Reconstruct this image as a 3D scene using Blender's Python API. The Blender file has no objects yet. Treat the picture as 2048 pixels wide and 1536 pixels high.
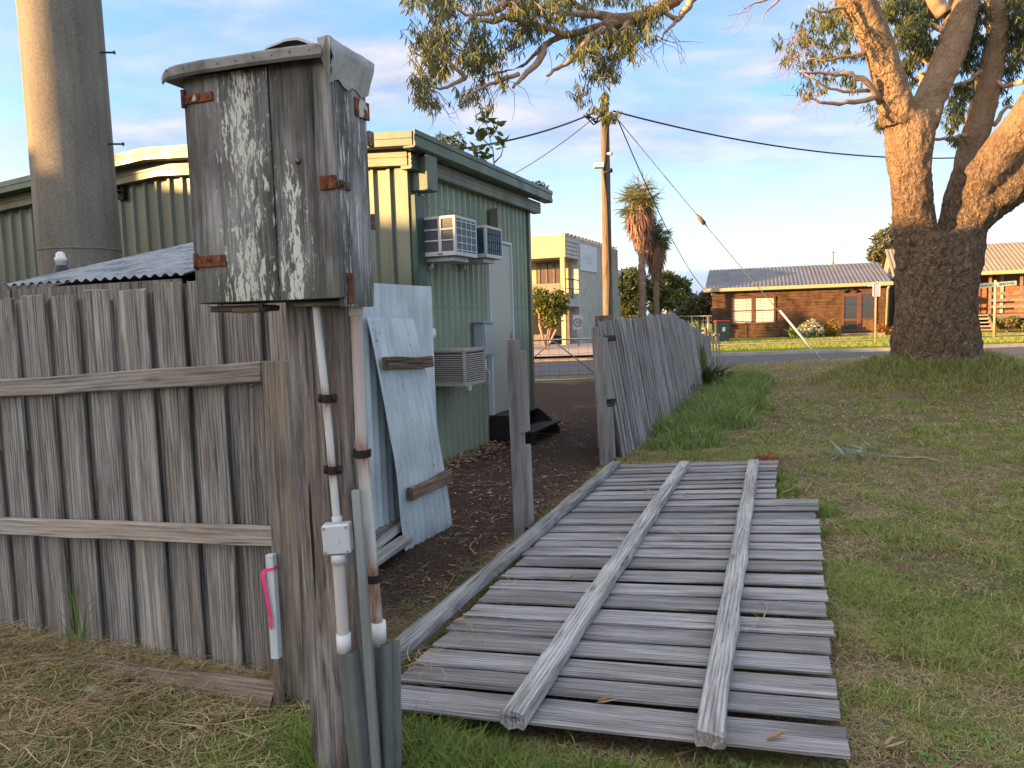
import bpy, math, random
import numpy as np
from mathutils import Vector, Matrix, noise as mnoise
random.seed(7); RNG = np.random.default_rng(7)
sc = bpy.context.scene
COL = sc.collection
rad = math.radians
# ------------------------------------------------------------------ camera, sky, sun, exposure
FPX = 1500.0; PITCH = math.atan(130 / FPX); ROLL = 0.030; EYE = 1.6
SUN_AZ = rad(251.5); SUN_EL = rad(8.5)
cf = Vector((0, math.cos(PITCH), -math.sin(PITCH)))
u0 = Vector((0, math.sin(PITCH), math.cos(PITCH))); r0 = Vector((1, 0, 0))
cr = r0 * math.cos(ROLL) - u0 * math.sin(ROLL)
cu = u0 * math.cos(ROLL) + r0 * math.sin(ROLL)
cr = -(-cr); CAMLOC = Vector((0, 0, EYE))
cam_data = bpy.data.cameras.new("camera"); cam = bpy.data.objects.new("camera", cam_data); COL.objects.link(cam)
cam_data.sensor_width = 36.0; cam_data.lens = FPX / 2048 * 36.0; cam_data.clip_end = 3000; cam_data.clip_start = 0.05
cam.matrix_world = Matrix(((cr.x, cu.x, -cf.x, 0), (cr.y, cu.y, -cf.y, 0), (cr.z, cu.z, -cf.z, EYE), (0, 0, 0, 1)))
sc.camera = cam
sc.view_settings.view_transform = 'Standard'; sc.view_settings.look = 'None'
sc.view_settings.exposure = 2.52; sc.view_settings.gamma = 1.0; sc.view_settings.use_curve_mapping = False
sc.cycles.max_bounces = 6; sc.cycles.transparent_max_bounces = 8
sc.cycles.caustics_reflective = False; sc.cycles.caustics_refractive = False

def px(x, y, D):
    """world point seen at photo pixel x, y whose world Y is D"""
    d = cf + cr * ((x - 1024) / FPX) - cu * ((y - 768) / FPX)
    return CAMLOC + d * (D / d.y)
def pg(x, y, z=0.0):
    d = cf + cr * ((x - 1024) / FPX) - cu * ((y - 768) / FPX)
    return CAMLOC + d * ((z - EYE) / d.z)
def pplane(x, y, P, n):
    d = cf + cr * ((x - 1024) / FPX) - cu * ((y - 768) / FPX)
    return CAMLOC + d * ((P - CAMLOC).dot(n) / d.dot(n))

sund = bpy.data.lights.new("sun", 'SUN'); sun = bpy.data.objects.new("sun", sund); COL.objects.link(sun)
SUNV = Vector((math.sin(SUN_AZ) * math.cos(SUN_EL), math.cos(SUN_AZ) * math.cos(SUN_EL), math.sin(SUN_EL)))
sun.rotation_euler = SUNV.to_track_quat('Z', 'Y').to_euler(); sun.location = (-20, -8, 20)
sund.energy = 3.3; sund.angle = rad(0.6); sund.color = (1.0, 0.57, 0.23)

w = bpy.data.worlds.new("World"); sc.world = w; w.use_nodes = True
wt = w.node_tree; wt.nodes.clear()
def wn(t, ins=None, **p):
    n = wt.nodes.new(t)
    for k, v in p.items(): setattr(n, k, v)
    for k, v in (ins or {}).items():
        if isinstance(v, bpy.types.NodeSocket): wt.links.new(v, n.inputs[k])
        else: n.inputs[k].default_value = v
    return n
def wmath(op, a, b=0.0, clamp=False):
    return wn('ShaderNodeMath', {0: a, 1: b}, operation=op, use_clamp=clamp).outputs[0]
def wramp(fac, pts):
    n = wn('ShaderNodeValToRGB', {'Fac': fac}); r = n.color_ramp
    while len(r.elements) > 1: r.elements.remove(r.elements[-1])
    for i, (p, c) in enumerate(pts):
        e = r.elements[0] if i == 0 else r.elements.new(p)
        e.position = p; e.color = (c[0], c[1], c[2], 1) if hasattr(c, '__len__') else (c, c, c, 1)
    return n.outputs[0]
def wmix(f, a, b, mode='MIX'):
    return wn('ShaderNodeMixRGB', {'Fac': f, 'Color1': a, 'Color2': b}, blend_type=mode).outputs[0]
sky = wn('ShaderNodeTexSky', sky_type='NISHITA', sun_disc=False, sun_elevation=SUN_EL, sun_rotation=SUN_AZ,
         altitude=10, air_density=1.0, dust_density=0.6, ozone_density=1.6)
tc = wn('ShaderNodeTexCoord').outputs['Generated']
sep = wn('ShaderNodeSeparateXYZ', {0: tc})
el = wmath('MAXIMUM', sep.outputs['Z'], 0.0)
den = wmath('ADD', el, 0.16)
cx = wmath('DIVIDE', sep.outputs['X'], den); cy = wmath('DIVIDE', sep.outputs['Y'], den)
cv = wn('ShaderNodeCombineXYZ', {0: cx, 1: cy, 2: 0.0}).outputs[0]
mp = wn('ShaderNodeMapping', {'Vector': cv, 'Scale': (0.75, 1.15, 1), 'Rotation': (0, 0, 0.45), 'Location': (3.1, 7.7, 0)}).outputs[0]
n1 = wn('ShaderNodeTexNoise', {'Vector': mp, 'Scale': 1.15, 'Detail': 7.0, 'Roughness': 0.52, 'Distortion': 0.35}).outputs['Fac']
n2 = wn('ShaderNodeTexNoise', {'Vector': mp, 'Scale': 4.6, 'Detail': 5.0, 'Roughness': 0.55, 'Distortion': 0.2}).outputs['Fac']
cm = wmath('ADD', wmath('MULTIPLY', n1, 0.8), wmath('MULTIPLY', n2, 0.2))
cmask = wramp(cm, [(0.40, 0.0), (0.58, 1.0)])
elfade = wramp(el, [(0.12, 0.0), (0.24, 1.0)])
cmask = wmath('MULTIPLY', wmath('MULTIPLY', cmask, elfade), 0.86)
ccol = wramp(n2, [(0.35, (2.9, 3.15, 3.9)), (0.65, (4.9, 4.7, 5.0))])
# low bank of blue-grey cloud over the horizon
bn = wn('ShaderNodeTexNoise', {'Vector': wn('ShaderNodeMapping', {'Vector': tc, 'Scale': (3, 3, 26)}).outputs[0], 'Scale': 1.3, 'Detail': 5.0}).outputs['Fac']
eb = wmath('ADD', sep.outputs['Z'], wmath('MULTIPLY', wmath('SUBTRACT', bn, 0.5), 0.05))
bank = wramp(eb, [(0.0, 0.9), (0.048, 0.85), (0.060, 0.05), (0.075, 0.0)])
# sky tones
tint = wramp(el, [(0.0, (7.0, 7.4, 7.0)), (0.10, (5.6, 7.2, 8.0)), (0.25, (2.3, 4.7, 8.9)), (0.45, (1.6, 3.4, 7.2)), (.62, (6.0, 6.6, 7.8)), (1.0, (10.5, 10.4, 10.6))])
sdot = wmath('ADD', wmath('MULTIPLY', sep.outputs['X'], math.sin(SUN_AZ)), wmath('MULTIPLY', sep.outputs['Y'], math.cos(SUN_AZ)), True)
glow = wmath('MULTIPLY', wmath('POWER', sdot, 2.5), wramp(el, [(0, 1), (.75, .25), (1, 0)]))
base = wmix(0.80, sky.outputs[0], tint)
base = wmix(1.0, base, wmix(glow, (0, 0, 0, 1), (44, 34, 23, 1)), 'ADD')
c1 = wmix(cmask, base, ccol)
c2 = wmix(bank, c1, (3.2, 3.75, 4.9, 1))
c2 = wmix(1.0, c2, (.68, .68, .68, 1), 'MULTIPLY')
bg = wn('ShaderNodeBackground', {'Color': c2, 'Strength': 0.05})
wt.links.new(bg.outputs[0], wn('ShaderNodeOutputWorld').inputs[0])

# ------------------------------------------------------------------ frames of the place (everything stands on one grid turned about 22 degrees)
GA = rad(22.0)
E1 = Vector((math.sin(GA), math.cos(GA), 0)); E2 = Vector((math.cos(GA), -math.sin(GA), 0)); EZ = Vector((0, 0, 1))
def grid(a, b, z=0.0): return E1 * a + E2 * b + EZ * z
def togrid(p): return (p.x * E1.x + p.y * E1.y, p.x * E2.x + p.y * E2.y)
def frame(o, x, z):
    x = Vector(x).normalized(); z = Vector(z); y = z.cross(x).normalized(); z = x.cross(y)
    return Matrix(((x.x, y.x, z.x, o[0]), (x.y, y.y, z.y, o[1]), (x.z, y.z, z.z, o[2]), (0, 0, 0, 1)))

def framez(o, x, z):
    z = Vector(z).normalized(); y = z.cross(Vector(x)).normalized(); x = y.cross(z)
    return Matrix(((x.x, y.x, z.x, o[0]), (x.y, y.y, z.y, o[1]), (x.z, y.z, z.z, o[2]), (0, 0, 0, 1)))

def sstep(a, b, t):
    t = np.clip((t - a) / (b - a), 0, 1); return t * t * (3 - 2 * t)
def gz_np(x, y):
    x = np.asarray(x, float); y = np.asarray(y, float)
    ramp = sstep(8.5, 18.5, y) * (1 - sstep(19.2, 20.6, y)) * sstep(1.5, 3.8, x - (y - 8) * .2)
    h = ramp * (0.10 + 0.24 * np.exp(-((x - 9.0) / 4.2) ** 2))
    d = np.hypot(x - 7.9, (y - 14.1))
    h = h + 0.44 * (1 - sstep(0.7, 2.7, d))
    h = h + 0.012 * np.sin(x * 2.1 + y * 1.3) * np.sin(y * 1.7 - x * .6) * (1 - sstep(19, 20.4, y)) * sstep(-.2, .6, y - 2.2)
    return h
def gz(x, y): return float(gz_np(x, y))

# ------------------------------------------------------------------ mesh helpers
class MB:
    def __init__(s): s.v = []; s.f = []; s.sm = []
    def add(s, vs, fs, smooth=False):
        n = len(s.v); s.v += [Vector(v) for v in vs]; s.f += [tuple(i + n for i in f) for f in fs]; s.sm += [smooth] * len(fs)
        return s
    def box(s, lo, hi, M=None, c=0.0):
        """box, with chamfered edges when c > 0"""
        lo = Vector(lo); hi = Vector(hi); P = []; F = []
        if c <= 0:
            P = [(x, y, z) for x in (lo.x, hi.x) for y in (lo.y, hi.y) for z in (lo.z, hi.z)]
            F = [(0, 1, 3, 2), (4, 6, 7, 5), (0, 4, 5, 1), (2, 3, 7, 6), (0, 2, 6, 4), (1, 5, 7, 3)]
        else:
            idx = {}
            for sx in (0, 1):
                for sy in (0, 1):
                    for sz in (0, 1):
                        k = (lo, hi); b = Vector((k[sx].x, k[sy].y, k[sz].z)); dx = c if sx == 0 else -c; dy = c if sy == 0 else -c; dz = c if sz == 0 else -c
                        for ax, q in enumerate((b + Vector((0, dy, dz)), b + Vector((dx, 0, dz)), b + Vector((dx, dy, 0)))):
                            idx[(sx, sy, sz, ax)] = len(P); P.append(q)
            g = lambda a, b_, c_, d: idx[(a, b_, c_, d)]
            for k in (0, 1):
                F.append([g(k, 0, 0, 0), g(k, 0, 1, 0), g(k, 1, 1, 0), g(k, 1, 0, 0)])
                F.append([g(0, k, 0, 1), g(1, k, 0, 1), g(1, k, 1, 1), g(0, k, 1, 1)])
                F.append([g(0, 0, k, 2), g(0, 1, k, 2), g(1, 1, k, 2), g(1, 0, k, 2)])
            for a in (0, 1):
                for b_ in (0, 1):
                    F.append([g(a, b_, 0, 0), g(a, b_, 1, 0), g(a, b_, 1, 1), g(a, b_, 0, 1)])
                    F.append([g(a, 0, b_, 0), g(a, 1, b_, 0), g(a, 1, b_, 2), g(a, 0, b_, 2)])
                    F.append([g(0, a, b_, 1), g(1, a, b_, 1), g(1, a, b_, 2), g(0, a, b_, 2)])
                    for d in (0, 1): F.append([g(a, b_, d, 0), g(a, b_, d, 1), g(a, b_, d, 2)])
            ctr = (lo + hi) / 2; F2 = []
            for f in F:
                q = [Vector(P[i]) for i in f]; nn = (q[1] - q[0]).cross(q[2] - q[0])
                F2.append(tuple(f) if nn.dot(sum(q, Vector()) / len(q) - ctr) > 0 else tuple(reversed(f)))
            F = F2
        if M is not None:
            P = [M @ Vector(p) for p in P]
            if M.to_3x3().determinant() < 0: F = [tuple(reversed(f)) for f in F]
        return s.add(P, F)
    def prism(s, pts, d, M=None):
        """polygon pts (x,y) extruded to z 0..d"""
        n = len(pts); P = [Vector((p[0], p[1], 0)) for p in pts] + [Vector((p[0], p[1], d)) for p in pts]
        if M is not None: P = [M @ p for p in P]
        F = [tuple(reversed(range(n))), tuple(range(n, 2 * n))] + [(i, (i + 1) % n, n + (i + 1) % n, n + i) for i in range(n)]
        return s.add(P, F)
    def tube(s, pts, r, n=8, cap=True, smooth=True, jit=0):
        pts = [Vector(p) for p in pts]; m = len(pts)
        rr = r if hasattr(r, '__len__') else [r] * m
        V = []; F = []; up = None
        for i, p in enumerate(pts):
            t = (pts[min(i + 1, m - 1)] - pts[max(i - 1, 0)])
            t = t.normalized() if t.length > 1e-9 else Vector((0, 0, 1))
            if up is None:
                a = Vector((0, 0, 1)) if abs(t.z) < .9 else Vector((1, 0, 0)); up = t.cross(a).normalized()
            else:
                up = (up - t * up.dot(t)); up = up.normalized() if up.length > 1e-6 else t.orthogonal().normalized()
            b = t.cross(up)
            for k in range(n):
                an = 2 * math.pi * k / n; q = rr[i] * (1 + (random.uniform(-jit, jit) if jit else 0))
                V.append(p + (up * math.cos(an) + b * math.sin(an)) * q)
        for i in range(m - 1):
            for k in range(n):
                F.append((i * n + k, i * n + (k + 1) % n, (i + 1) * n + (k + 1) % n, (i + 1) * n + k))
        s.add(V, F, smooth)
        if cap and n > 2:
            b0 = len(s.v) - len(V)
            s.f.append(tuple(b0 + k for k in reversed(range(n)))); s.sm.append(False)
            s.f.append(tuple(b0 + (m - 1) * n + k for k in range(n))); s.sm.append(False)
        return s
    def sheet(s, prof, p0, along, width_dir, out):
        """profile [(u, o)] swept from p0 to p0+along; u along width_dir, o along out"""
        n = len(prof); V = []
        for q in (Vector((0, 0, 0)), Vector(along)):
            V += [Vector(p0) + q + Vector(width_dir) * u + Vector(out) * o for u, o in prof]
        return s.add(V, [(i, i + 1, n + i + 1, n + i) for i in range(n - 1)])
    def build(s, name, mat, parent=None, M=None, loc=None):
        """vertices are world positions, or local ones when M (the object's own matrix) is given"""
        me = bpy.data.meshes.new(name)
        if M is None:
            o0 = Vector(loc) if loc is not None else (parent.matrix_world.translation.copy() if parent else Vector((0, 0, 0)))
            M = Matrix.Translation(o0); vs = [v - o0 for v in s.v]
        else: vs = s.v
        me.from_pydata([tuple(v) for v in vs], [], s.f); me.update()
        if any(s.sm): me.polygons.foreach_set('use_smooth', s.sm)
        return link(name, me, mat, parent, M)
def link(name, me, mat, parent=None, M=None):
    ob = bpy.data.objects.new(name, me); COL.objects.link(ob)
    if mat is not None and len(me.materials) == 0: me.materials.append(mat)
    M = M if M is not None else Matrix.Identity(4)
    if parent is not None:
        ob.parent = parent; ob.matrix_local = parent_mw(parent).inverted() @ M
        ob['_mw'] = 0
    else: ob.matrix_local = M
    MW[ob.name] = M
    return ob
MW = {}
def parent_mw(o): return MW[o.name]
def thing(name, label, cat, loc=(0, 0, 0), group=None):
    o = bpy.data.objects.new(name, None); COL.objects.link(o); o.empty_display_size = .1
    o.location = Vector(loc); MW[o.name] = Matrix.Translation(Vector(loc)); o.matrix_world = MW[o.name]
    o['label'] = label; o['category'] = cat
    if group: o['group'] = group
    return o
def tag(o, label, cat, group=None):
    o['label'] = label; o['category'] = cat
    if group: o['group'] = group
    return o
def struct(o): o['kind'] = 'structure'; return o
def stuff(o, label=None, cat=None):
    o['kind'] = 'stuff'
    if label: o['label'] = label; o['category'] = cat
    return o
def npmesh(name, V, polys, mat, smooth=False, colattr=None):
    """V (n,3) array; polys list of (k,m) index arrays"""
    me = bpy.data.meshes.new(name); me.vertices.add(len(V)); me.vertices.foreach_set('co', np.ascontiguousarray(V, dtype=np.float32).ravel())
    tot = np.concatenate([p.ravel() for p in polys]); cnt = np.concatenate([np.full(len(p), p.shape[1]) for p in polys])
    me.loops.add(len(tot)); me.loops.foreach_set('vertex_index', tot.astype(np.int32))
    me.polygons.add(len(cnt)); st = np.concatenate([[0], np.cumsum(cnt)[:-1]])
    me.polygons.foreach_set('loop_start', st.astype(np.int32)); me.polygons.foreach_set('loop_total', cnt.astype(np.int32))
    if smooth: me.polygons.foreach_set('use_smooth', np.ones(len(cnt), bool))
    me.update(calc_edges=True)
    if colattr is not None:
        a = me.color_attributes.new('tone', 'FLOAT_COLOR', 'POINT'); c = np.ones((len(V), 4), np.float32); c[:, :3] = colattr
        a.data.foreach_set('color', c.ravel())
    if mat: me.materials.append(mat)
    return me

def board(name, L, W, T, M, mat, parent, seg=7, wob=.004, jag=.01, bow=0.0, taper=0.0, skew=0.0):
    """a rough board: local x = grain (0..L), y = width (0..W), z = thickness (0..T)"""
    V = []; F = []; ph = random.uniform(0, 50); c = min(T, W) * .18
    prof = [(0, c), (c, 0), (.33, 0), (.66, 0), (1, 0), (1, 1), (.66, 1), (.33, 1), (0, 1)]
    ring = [(0, .22), (.06, 0), (.35, 0), (.65, 0), (.94, 0), (1, .22), (1, .78), (.94, 1), (.65, 1), (.35, 1), (.06, 1), (0, .78)]
    n = len(ring)
    for i in range(seg + 1):
        t = i / seg; x = L * t
        w0 = wob * mnoise.noise(Vector((x * 3 + ph, 0, 0))); w1 = wob * mnoise.noise(Vector((x * 3 + ph, 9, 0))); b = bow * math.sin(math.pi * t)
        for j, (u, v) in enumerate(ring):
            e = 0
            if i in (0, seg): e = jag * random.uniform(-1, 1)
            ww = W * (1 - taper * t)
            V.append((x + e + skew * u * W, w0 + u * (ww + w1 - w0), v * T + b + wob * .4 * mnoise.noise(Vector((x * 5, u * 4, ph)))))
    for i in range(seg):
        for j in range(n):
            F.append((i * n + j, i * n + (j + 1) % n, (i + 1) * n + (j + 1) % n, (i + 1) * n + j))
    F = [tuple(reversed(f)) for f in F]
    F.append(tuple(range(n))); F.append(tuple(seg * n + k for k in reversed(range(n))))
    mb = MB(); mb.add(V, F); return mb.build(name, mat, parent, M)

# ------------------------------------------------------------------ materials
class Mt:
    def __init__(s, name, rough=.75, metal=0.0, spec=.3):
        s.m = bpy.data.materials.new(name); s.m.use_nodes = True; s.t = s.m.node_tree; s.b = s.t.nodes['Principled BSDF']
        s.b.inputs['Roughness'].default_value = rough; s.b.inputs['Metallic'].default_value = metal; s.b.inputs['Specular IOR Level'].default_value = spec
        s.tc = s.t.nodes.new('ShaderNodeTexCoord')
    def n(s, t, ins=None, **p):
        n = s.t.nodes.new(t)
        for k, v in p.items(): setattr(n, k, v)
        for k, v in (ins or {}).items():
            if isinstance(v, bpy.types.NodeSocket): s.t.links.new(v, n.inputs[k])
            else: n.inputs[k].default_value = v
        return n
    def obj(s, rnd=0.0):
        v = s.tc.outputs['Object']
        if rnd:
            r = s.n('ShaderNodeObjectInfo').outputs['Random']
            o = s.n('ShaderNodeVectorMath', {0: (rnd, rnd * .7, rnd * 1.3)}, operation='SCALE'); s.t.links.new(r, o.inputs['Scale'])
            v = s.n('ShaderNodeVectorMath', {0: v, 1: o.outputs[0]}, operation='ADD').outputs[0]
        return v
    def map(s, v, sc, loc=(0, 0, 0), rot=(0, 0, 0)): return s.n('ShaderNodeMapping', {'Vector': v, 'Scale': sc, 'Location': loc, 'Rotation': rot}).outputs[0]
    def noise(s, v, scale=1.0, det=4.0, r=.55, d=0.0): return s.n('ShaderNodeTexNoise', {'Vector': v, 'Scale': scale, 'Detail': det, 'Roughness': r, 'Distortion': d}).outputs['Fac']
    def math(s, op, a, b=0.0, clamp=False): return s.n('ShaderNodeMath', {0: a, 1: b}, operation=op, use_clamp=clamp).outputs[0]
    def ramp(s, f, pts, interp='LINEAR'):
        n = s.n('ShaderNodeValToRGB', {'Fac': f}); r = n.color_ramp; r.interpolation = interp
        while len(r.elements) > 1: r.elements.remove(r.elements[-1])
        for i, (p, c) in enumerate(pts):
            e = r.elements[0] if i == 0 else r.elements.new(p)
            e.position = p; e.color = (c[0], c[1], c[2], 1) if hasattr(c, '__len__') else (c, c, c, 1)
        return n.outputs[0]
    def mix(s, f, a, b, mode='MIX'):
        f4 = lambda c: (c[0], c[1], c[2], 1) if isinstance(c, tuple) else c
        return s.n('ShaderNodeMixRGB', {'Fac': f, 'Color1': f4(a), 'Color2': f4(b)}, blend_type=mode).outputs[0]
    def sep(s, v): return s.n('ShaderNodeSeparateXYZ', {0: v}).outputs
    def col(s, c):
        if isinstance(c, tuple): s.b.inputs['Base Color'].default_value = (c[0], c[1], c[2], 1)
        else: s.t.links.new(c, s.b.inputs['Base Color'])
        return s
    def bump(s, h, strength=.5, dist=.01):
        s.t.links.new(s.n('ShaderNodeBump', {'Height': h, 'Strength': strength, 'Distance': dist}).outputs[0], s.b.inputs['Normal']); return s
    def rough(s, v): s.t.links.new(v, s.b.inputs['Roughness']); return s

def axmap(ax, a, b):  # stretch along grain axis
    return {'x': (a, b, b), 'z': (b, b, a), 'y': (b, a, b)}[ax]
def wood(name, dark, mid, light, ax='x', warm=None, warm_amt=.35, fine=70, crack=.5, soil=None, bump=.6, pale=None):
    M = Mt(name, .88, spec=.15); v = M.obj(17.0)
    g1 = M.noise(M.map(v, axmap(ax, 3.0, fine * 1.7)), 1, 8, .72, .3)
    g2 = M.noise(M.map(v, axmap(ax, 1.1, fine * .2)), 1, 5, .6, .6)
    bl = M.noise(M.map(v, axmap(ax, 1.3, 4)), 1.2, 4, .6)
    wvt = M.n('ShaderNodeTexWave', {'Vector': M.map(v, axmap(ax, .7, 8)), 'Scale': 2.2, 'Distortion': 7.0, 'Detail': 3.0, 'Detail Scale': 1.1}, wave_type='BANDS', bands_direction='Y').outputs['Fac']
    f = M.math('ADD', M.math('ADD', M.math('MULTIPLY', g1, .62), M.math('MULTIPLY', g2, .30)), M.math('MULTIPLY', wvt, .08))
    c = M.ramp(f, [(.40, dark), (.50, mid), (.60, light)])
    if warm: c = M.mix(M.math('MULTIPLY', M.ramp(bl, [(.44, 0), (.62, 1)]), warm_amt), c, warm)
    if pale:
        pl = M.noise(M.map(v, axmap(ax, 1.6, 26), (4, 2, 9)), 1, 5, .6)
        c = M.mix(M.math('MULTIPLY', M.ramp(pl, [(.56, 0), (.66, 1)]), .7), c, pale)
    rv = M.n('ShaderNodeObjectInfo').outputs['Random']
    c = M.mix(1.0, c, M.ramp(rv, [(0, .72), (.5, .95), (1, 1.2)]), 'MULTIPLY')
    dk = M.noise(M.map(v, axmap(ax, .8, 5), (3, 8, 1)), 1.5, 5, .65)
    c = M.mix(M.math('MULTIPLY', M.ramp(dk, [(.53, 0), (.70, 1)]), .55), c, tuple(x * .55 for x in dark))
    ck = M.noise(M.map(v, axmap(ax, .9, fine * .55), (7, 1, 3)), 1, 3, .5, .5)
    ckm = M.ramp(ck, [(.29, 1), (.335, 0)])
    c = M.mix(M.math('MULTIPLY', ckm, crack), c, tuple(x * .22 for x in dark))
    kn = M.n('ShaderNodeTexVoronoi', {'Vector': M.map(v, axmap(ax, 1.6, 7)), 'Scale': 1.0}).outputs['Distance']
    c = M.mix(M.math('MULTIPLY', M.ramp(kn, [(.05, 1), (.12, 0)]), .6), c, tuple(x * .5 for x in dark))
    M.col(c)
    h = M.math('SUBTRACT', M.math('ADD', g1, M.math('MULTIPLY', g2, .6)), M.math('MULTIPLY', ckm, .9))
    M.bump(h, bump, .006); return M.m
def plain(name, c, rough=.6, metal=0.0, spec=.4, var=.12, vs=8, bump=0.0, bs=60):
    M = Mt(name, rough, metal, spec); v = M.obj(11.0)
    f = M.noise(v, vs, 5, .6)
    M.col(M.mix(1.0, (c[0], c[1], c[2]), M.ramp(f, [(.3, 1 - var), (.7, 1 + var)]), 'MULTIPLY'))
    if bump: M.bump(M.noise(v, bs, 4, .6), bump, .004)
    return M.m
MAT = {}
MAT['paling'] = wood('weathered_paling', (.085, .079, .073), (.225, .21, .195), (.39, .37, .345), 'x', (.25, .205, .16), .28, fine=75, pale=(.46, .445, .425))
MAT['rail'] = wood('weathered_rail', (.17, .15, .13), (.33, .30, .265), (.46, .425, .38), 'x', (.36, .285, .215), .5, fine=50)
MAT['grey_board'] = wood('silver_grey_board', (.125, .12, .12), (.325, .322, .325), (.50, .50, .505), 'x', (.21, .185, .165), .5, fine=85, crack=.6, bump=.8)
MAT['grey_rail'] = wood('silver_grey_rail', (.14, .14, .14), (.33, .33, .325), (.49, .49, .48), 'x', (.25, .22, .19), .4, fine=60, crack=.8, bump=1.0)
MAT['thin_paling'] = wood('standing_paling', (.12, .115, .112), (.29, .285, .28), (.45, .44, .43), 'x', (.26, .22, .19), .4, fine=60)
MAT['post'] = wood('dark_post', (.07, .06, .053), (.215, .193, .173), (.38, .352, .32), 'z', (.25, .18, .13), .5, fine=60, crack=.95, bump=1.2, pale=(.34, .32, .30))
MAT['rot'] = wood('rotten_dark_wood', (.02, .016, .013), (.06, .048, .04), (.12, .10, .085), 'x', None, fine=50, crack=.9)
MAT['fence_post'] = wood('fence_post_timber', (.10, .085, .07), (.24, .21, .18), (.38, .34, .30), 'z', (.27, .215, .165), .35, fine=55)
MAT['notch_post'] = wood('grey_notched_post', (.14, .132, .125), (.26, .25, .24), (.37, .36, .348), 'z', (.2, .17, .14), .35, fine=80, crack=.3)
MAT['batten'] = wood('brown_batten', (.05, .035, .025), (.17, .12, .085), (.34, .26, .19), 'x', (.2, .13, .08), .5, fine=60)
MAT['plinth'] = wood('plinth_board_timber', (.10, .075, .055), (.22, .17, .135), (.32, .27, .22), 'x', (.27, .18, .12), .5, fine=40)
MAT['pole_wood'] = wood('pole_timber', (.10, .078, .056), (.22, .175, .128), (.31, .255, .195), 'z', (.22, .16, .105), .4, fine=26)

def peeling(name, dense, sx=46, szz=12, pal=0.0):
    """grey board with old cream paint flaking off"""
    M = Mt(name, .85, spec=.2); v = M.obj()
    g1 = M.noise(M.map(v, (150, 150, 4)), 1, 8, .72, .25); g2 = M.noise(M.map(v, (16, 16, 1.2)), 1, 5, .6, .5)
    f = M.math('ADD', M.math('MULTIPLY', g1, .5), M.math('MULTIPLY', g2, .5))
    c = M.ramp(f, [(.40, (.07 + pal * .4, .069 + pal * .4, .067 + pal * .4)), (.5, (.20 + pal, .195 + pal, .188 + pal)), (.60, (.36 + pal, .35 + pal, .34 + pal))])
    dk = M.noise(M.map(v, (5, 5, 1.5), (5, 1, 8)), 1.6, 5, .6)
    c = M.mix(M.math('MULTIPLY', M.ramp(dk, [(.44, 0), (.60, 1)]), .72), c, (.06, .055, .045))
    low = M.math('MULTIPLY', M.math('SUBTRACT', .12, M.sep(v)['Z'], True), M.math('MULTIPLY', g2, 9.0), True); c = M.mix(low, c, (.075, .075, .05))
    ck = M.noise(M.map(v, (30, 30, .8), (7, 1, 3)), 1, 3, .5, .5); ckm = M.ramp(ck, [(.27, 1), (.32, 0)])
    c = M.mix(M.math('MULTIPLY', ckm, .8), c, (.012, .011, .01))
    p1 = M.noise(M.map(v, (sx, sx, szz)), 1.6, 8, .74, .3)
    p2 = M.noise(M.map(v, (6, 6, 2.2), (2, 0, 6)), 1.3, 3, .5)
    s = M.sep(v)
    reg = dense(M, s)
    pm = M.math('ADD', M.math('ADD', M.math('MULTIPLY', p1, 1.15), M.math('MULTIPLY', p2, .35)), reg)
    pm = M.ramp(pm, [(.845, 0), (.86, 1)])
    c = M.mix(pm, c, M.ramp(p2, [(.3, (.50, .50, .43)), (.7, (.64, .64, .57))]))
    M.col(c); M.bump(M.math('ADD', M.math('SUBTRACT', M.math('MULTIPLY', g1, .6), ckm), M.math('MULTIPLY', pm, .7)), .8, .004)
    return M.m
# door board local x = 0..0.52 across, z = 0..0.72 up
def dens_door(M, s):
    a = M.math('SUBTRACT', .120, M.math('MULTIPLY', M.math('ABSOLUTE', M.math('SUBTRACT', s['X'], .215)), 1.25))
    b = M.math('SUBTRACT', .10, M.math('MULTIPLY', M.math('ABSOLUTE', M.math('SUBTRACT', s['X'], .385)), 2.2))
    b = M.math('SUBTRACT', b, M.math('MULTIPLY', M.math('ABSOLUTE', M.math('SUBTRACT', s['Z'], .13)), .35))
    lo = M.math('MULTIPLY', M.math('SUBTRACT', .25, s['Z'], True), .22)
    return M.math('ADD', M.math('MAXIMUM', a, b), lo)
MAT['door_paint'] = peeling('peeling_door', dens_door)
def dens_side(M, s): return M.math('ADD', 0.02, 0.0)
MAT['side_paint'] = peeling('peeling_side', lambda M, s: M.math('ADD', 0.03, 0.0), 60, 4, .05)
MAT['rail_bottom'] = wood('mossy_board', (.035, .032, .024), (.10, .095, .07), (.20, .19, .15), 'x', (.17, .10, .06), .5, fine=60)

def metal_sheet(name, c, stain, rough=.45, metal=.5, st=.5, scale=9, vert=True, spots=0.0):
    M = Mt(name, rough, metal, .5); v = M.obj(5.0)
    a = M.noise(M.map(v, (scale, scale, scale * (.12 if vert else 1))), 1, 6, .6); b = M.noise(v, scale * .3, 4, .5)
    cc = M.mix(M.math('MULTIPLY', M.ramp(a, [(.48, 0), (.66, 1)]), st), c, stain)
    cc = M.mix(1.0, cc, M.ramp(b, [(.3, .85), (.7, 1.12)]), 'MULTIPLY')
    if spots:
        q = M.noise(M.map(v, (75, 75, 22)), 1, 4, .7); q2 = M.noise(v, 1.7, 3, .5)
        cc = M.mix(M.math('MULTIPLY', M.ramp(M.math('ADD', q, M.math('MULTIPLY', q2, .35)), [(.80, 0), (.85, 1)]), spots * .8), cc, (.03, .035, .035))
    M.col(cc); M.rough(M.ramp(a, [(.3, rough * .8), (.7, min(1, rough * 1.3))])); M.bump(a, .08, .003); return M.m
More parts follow.
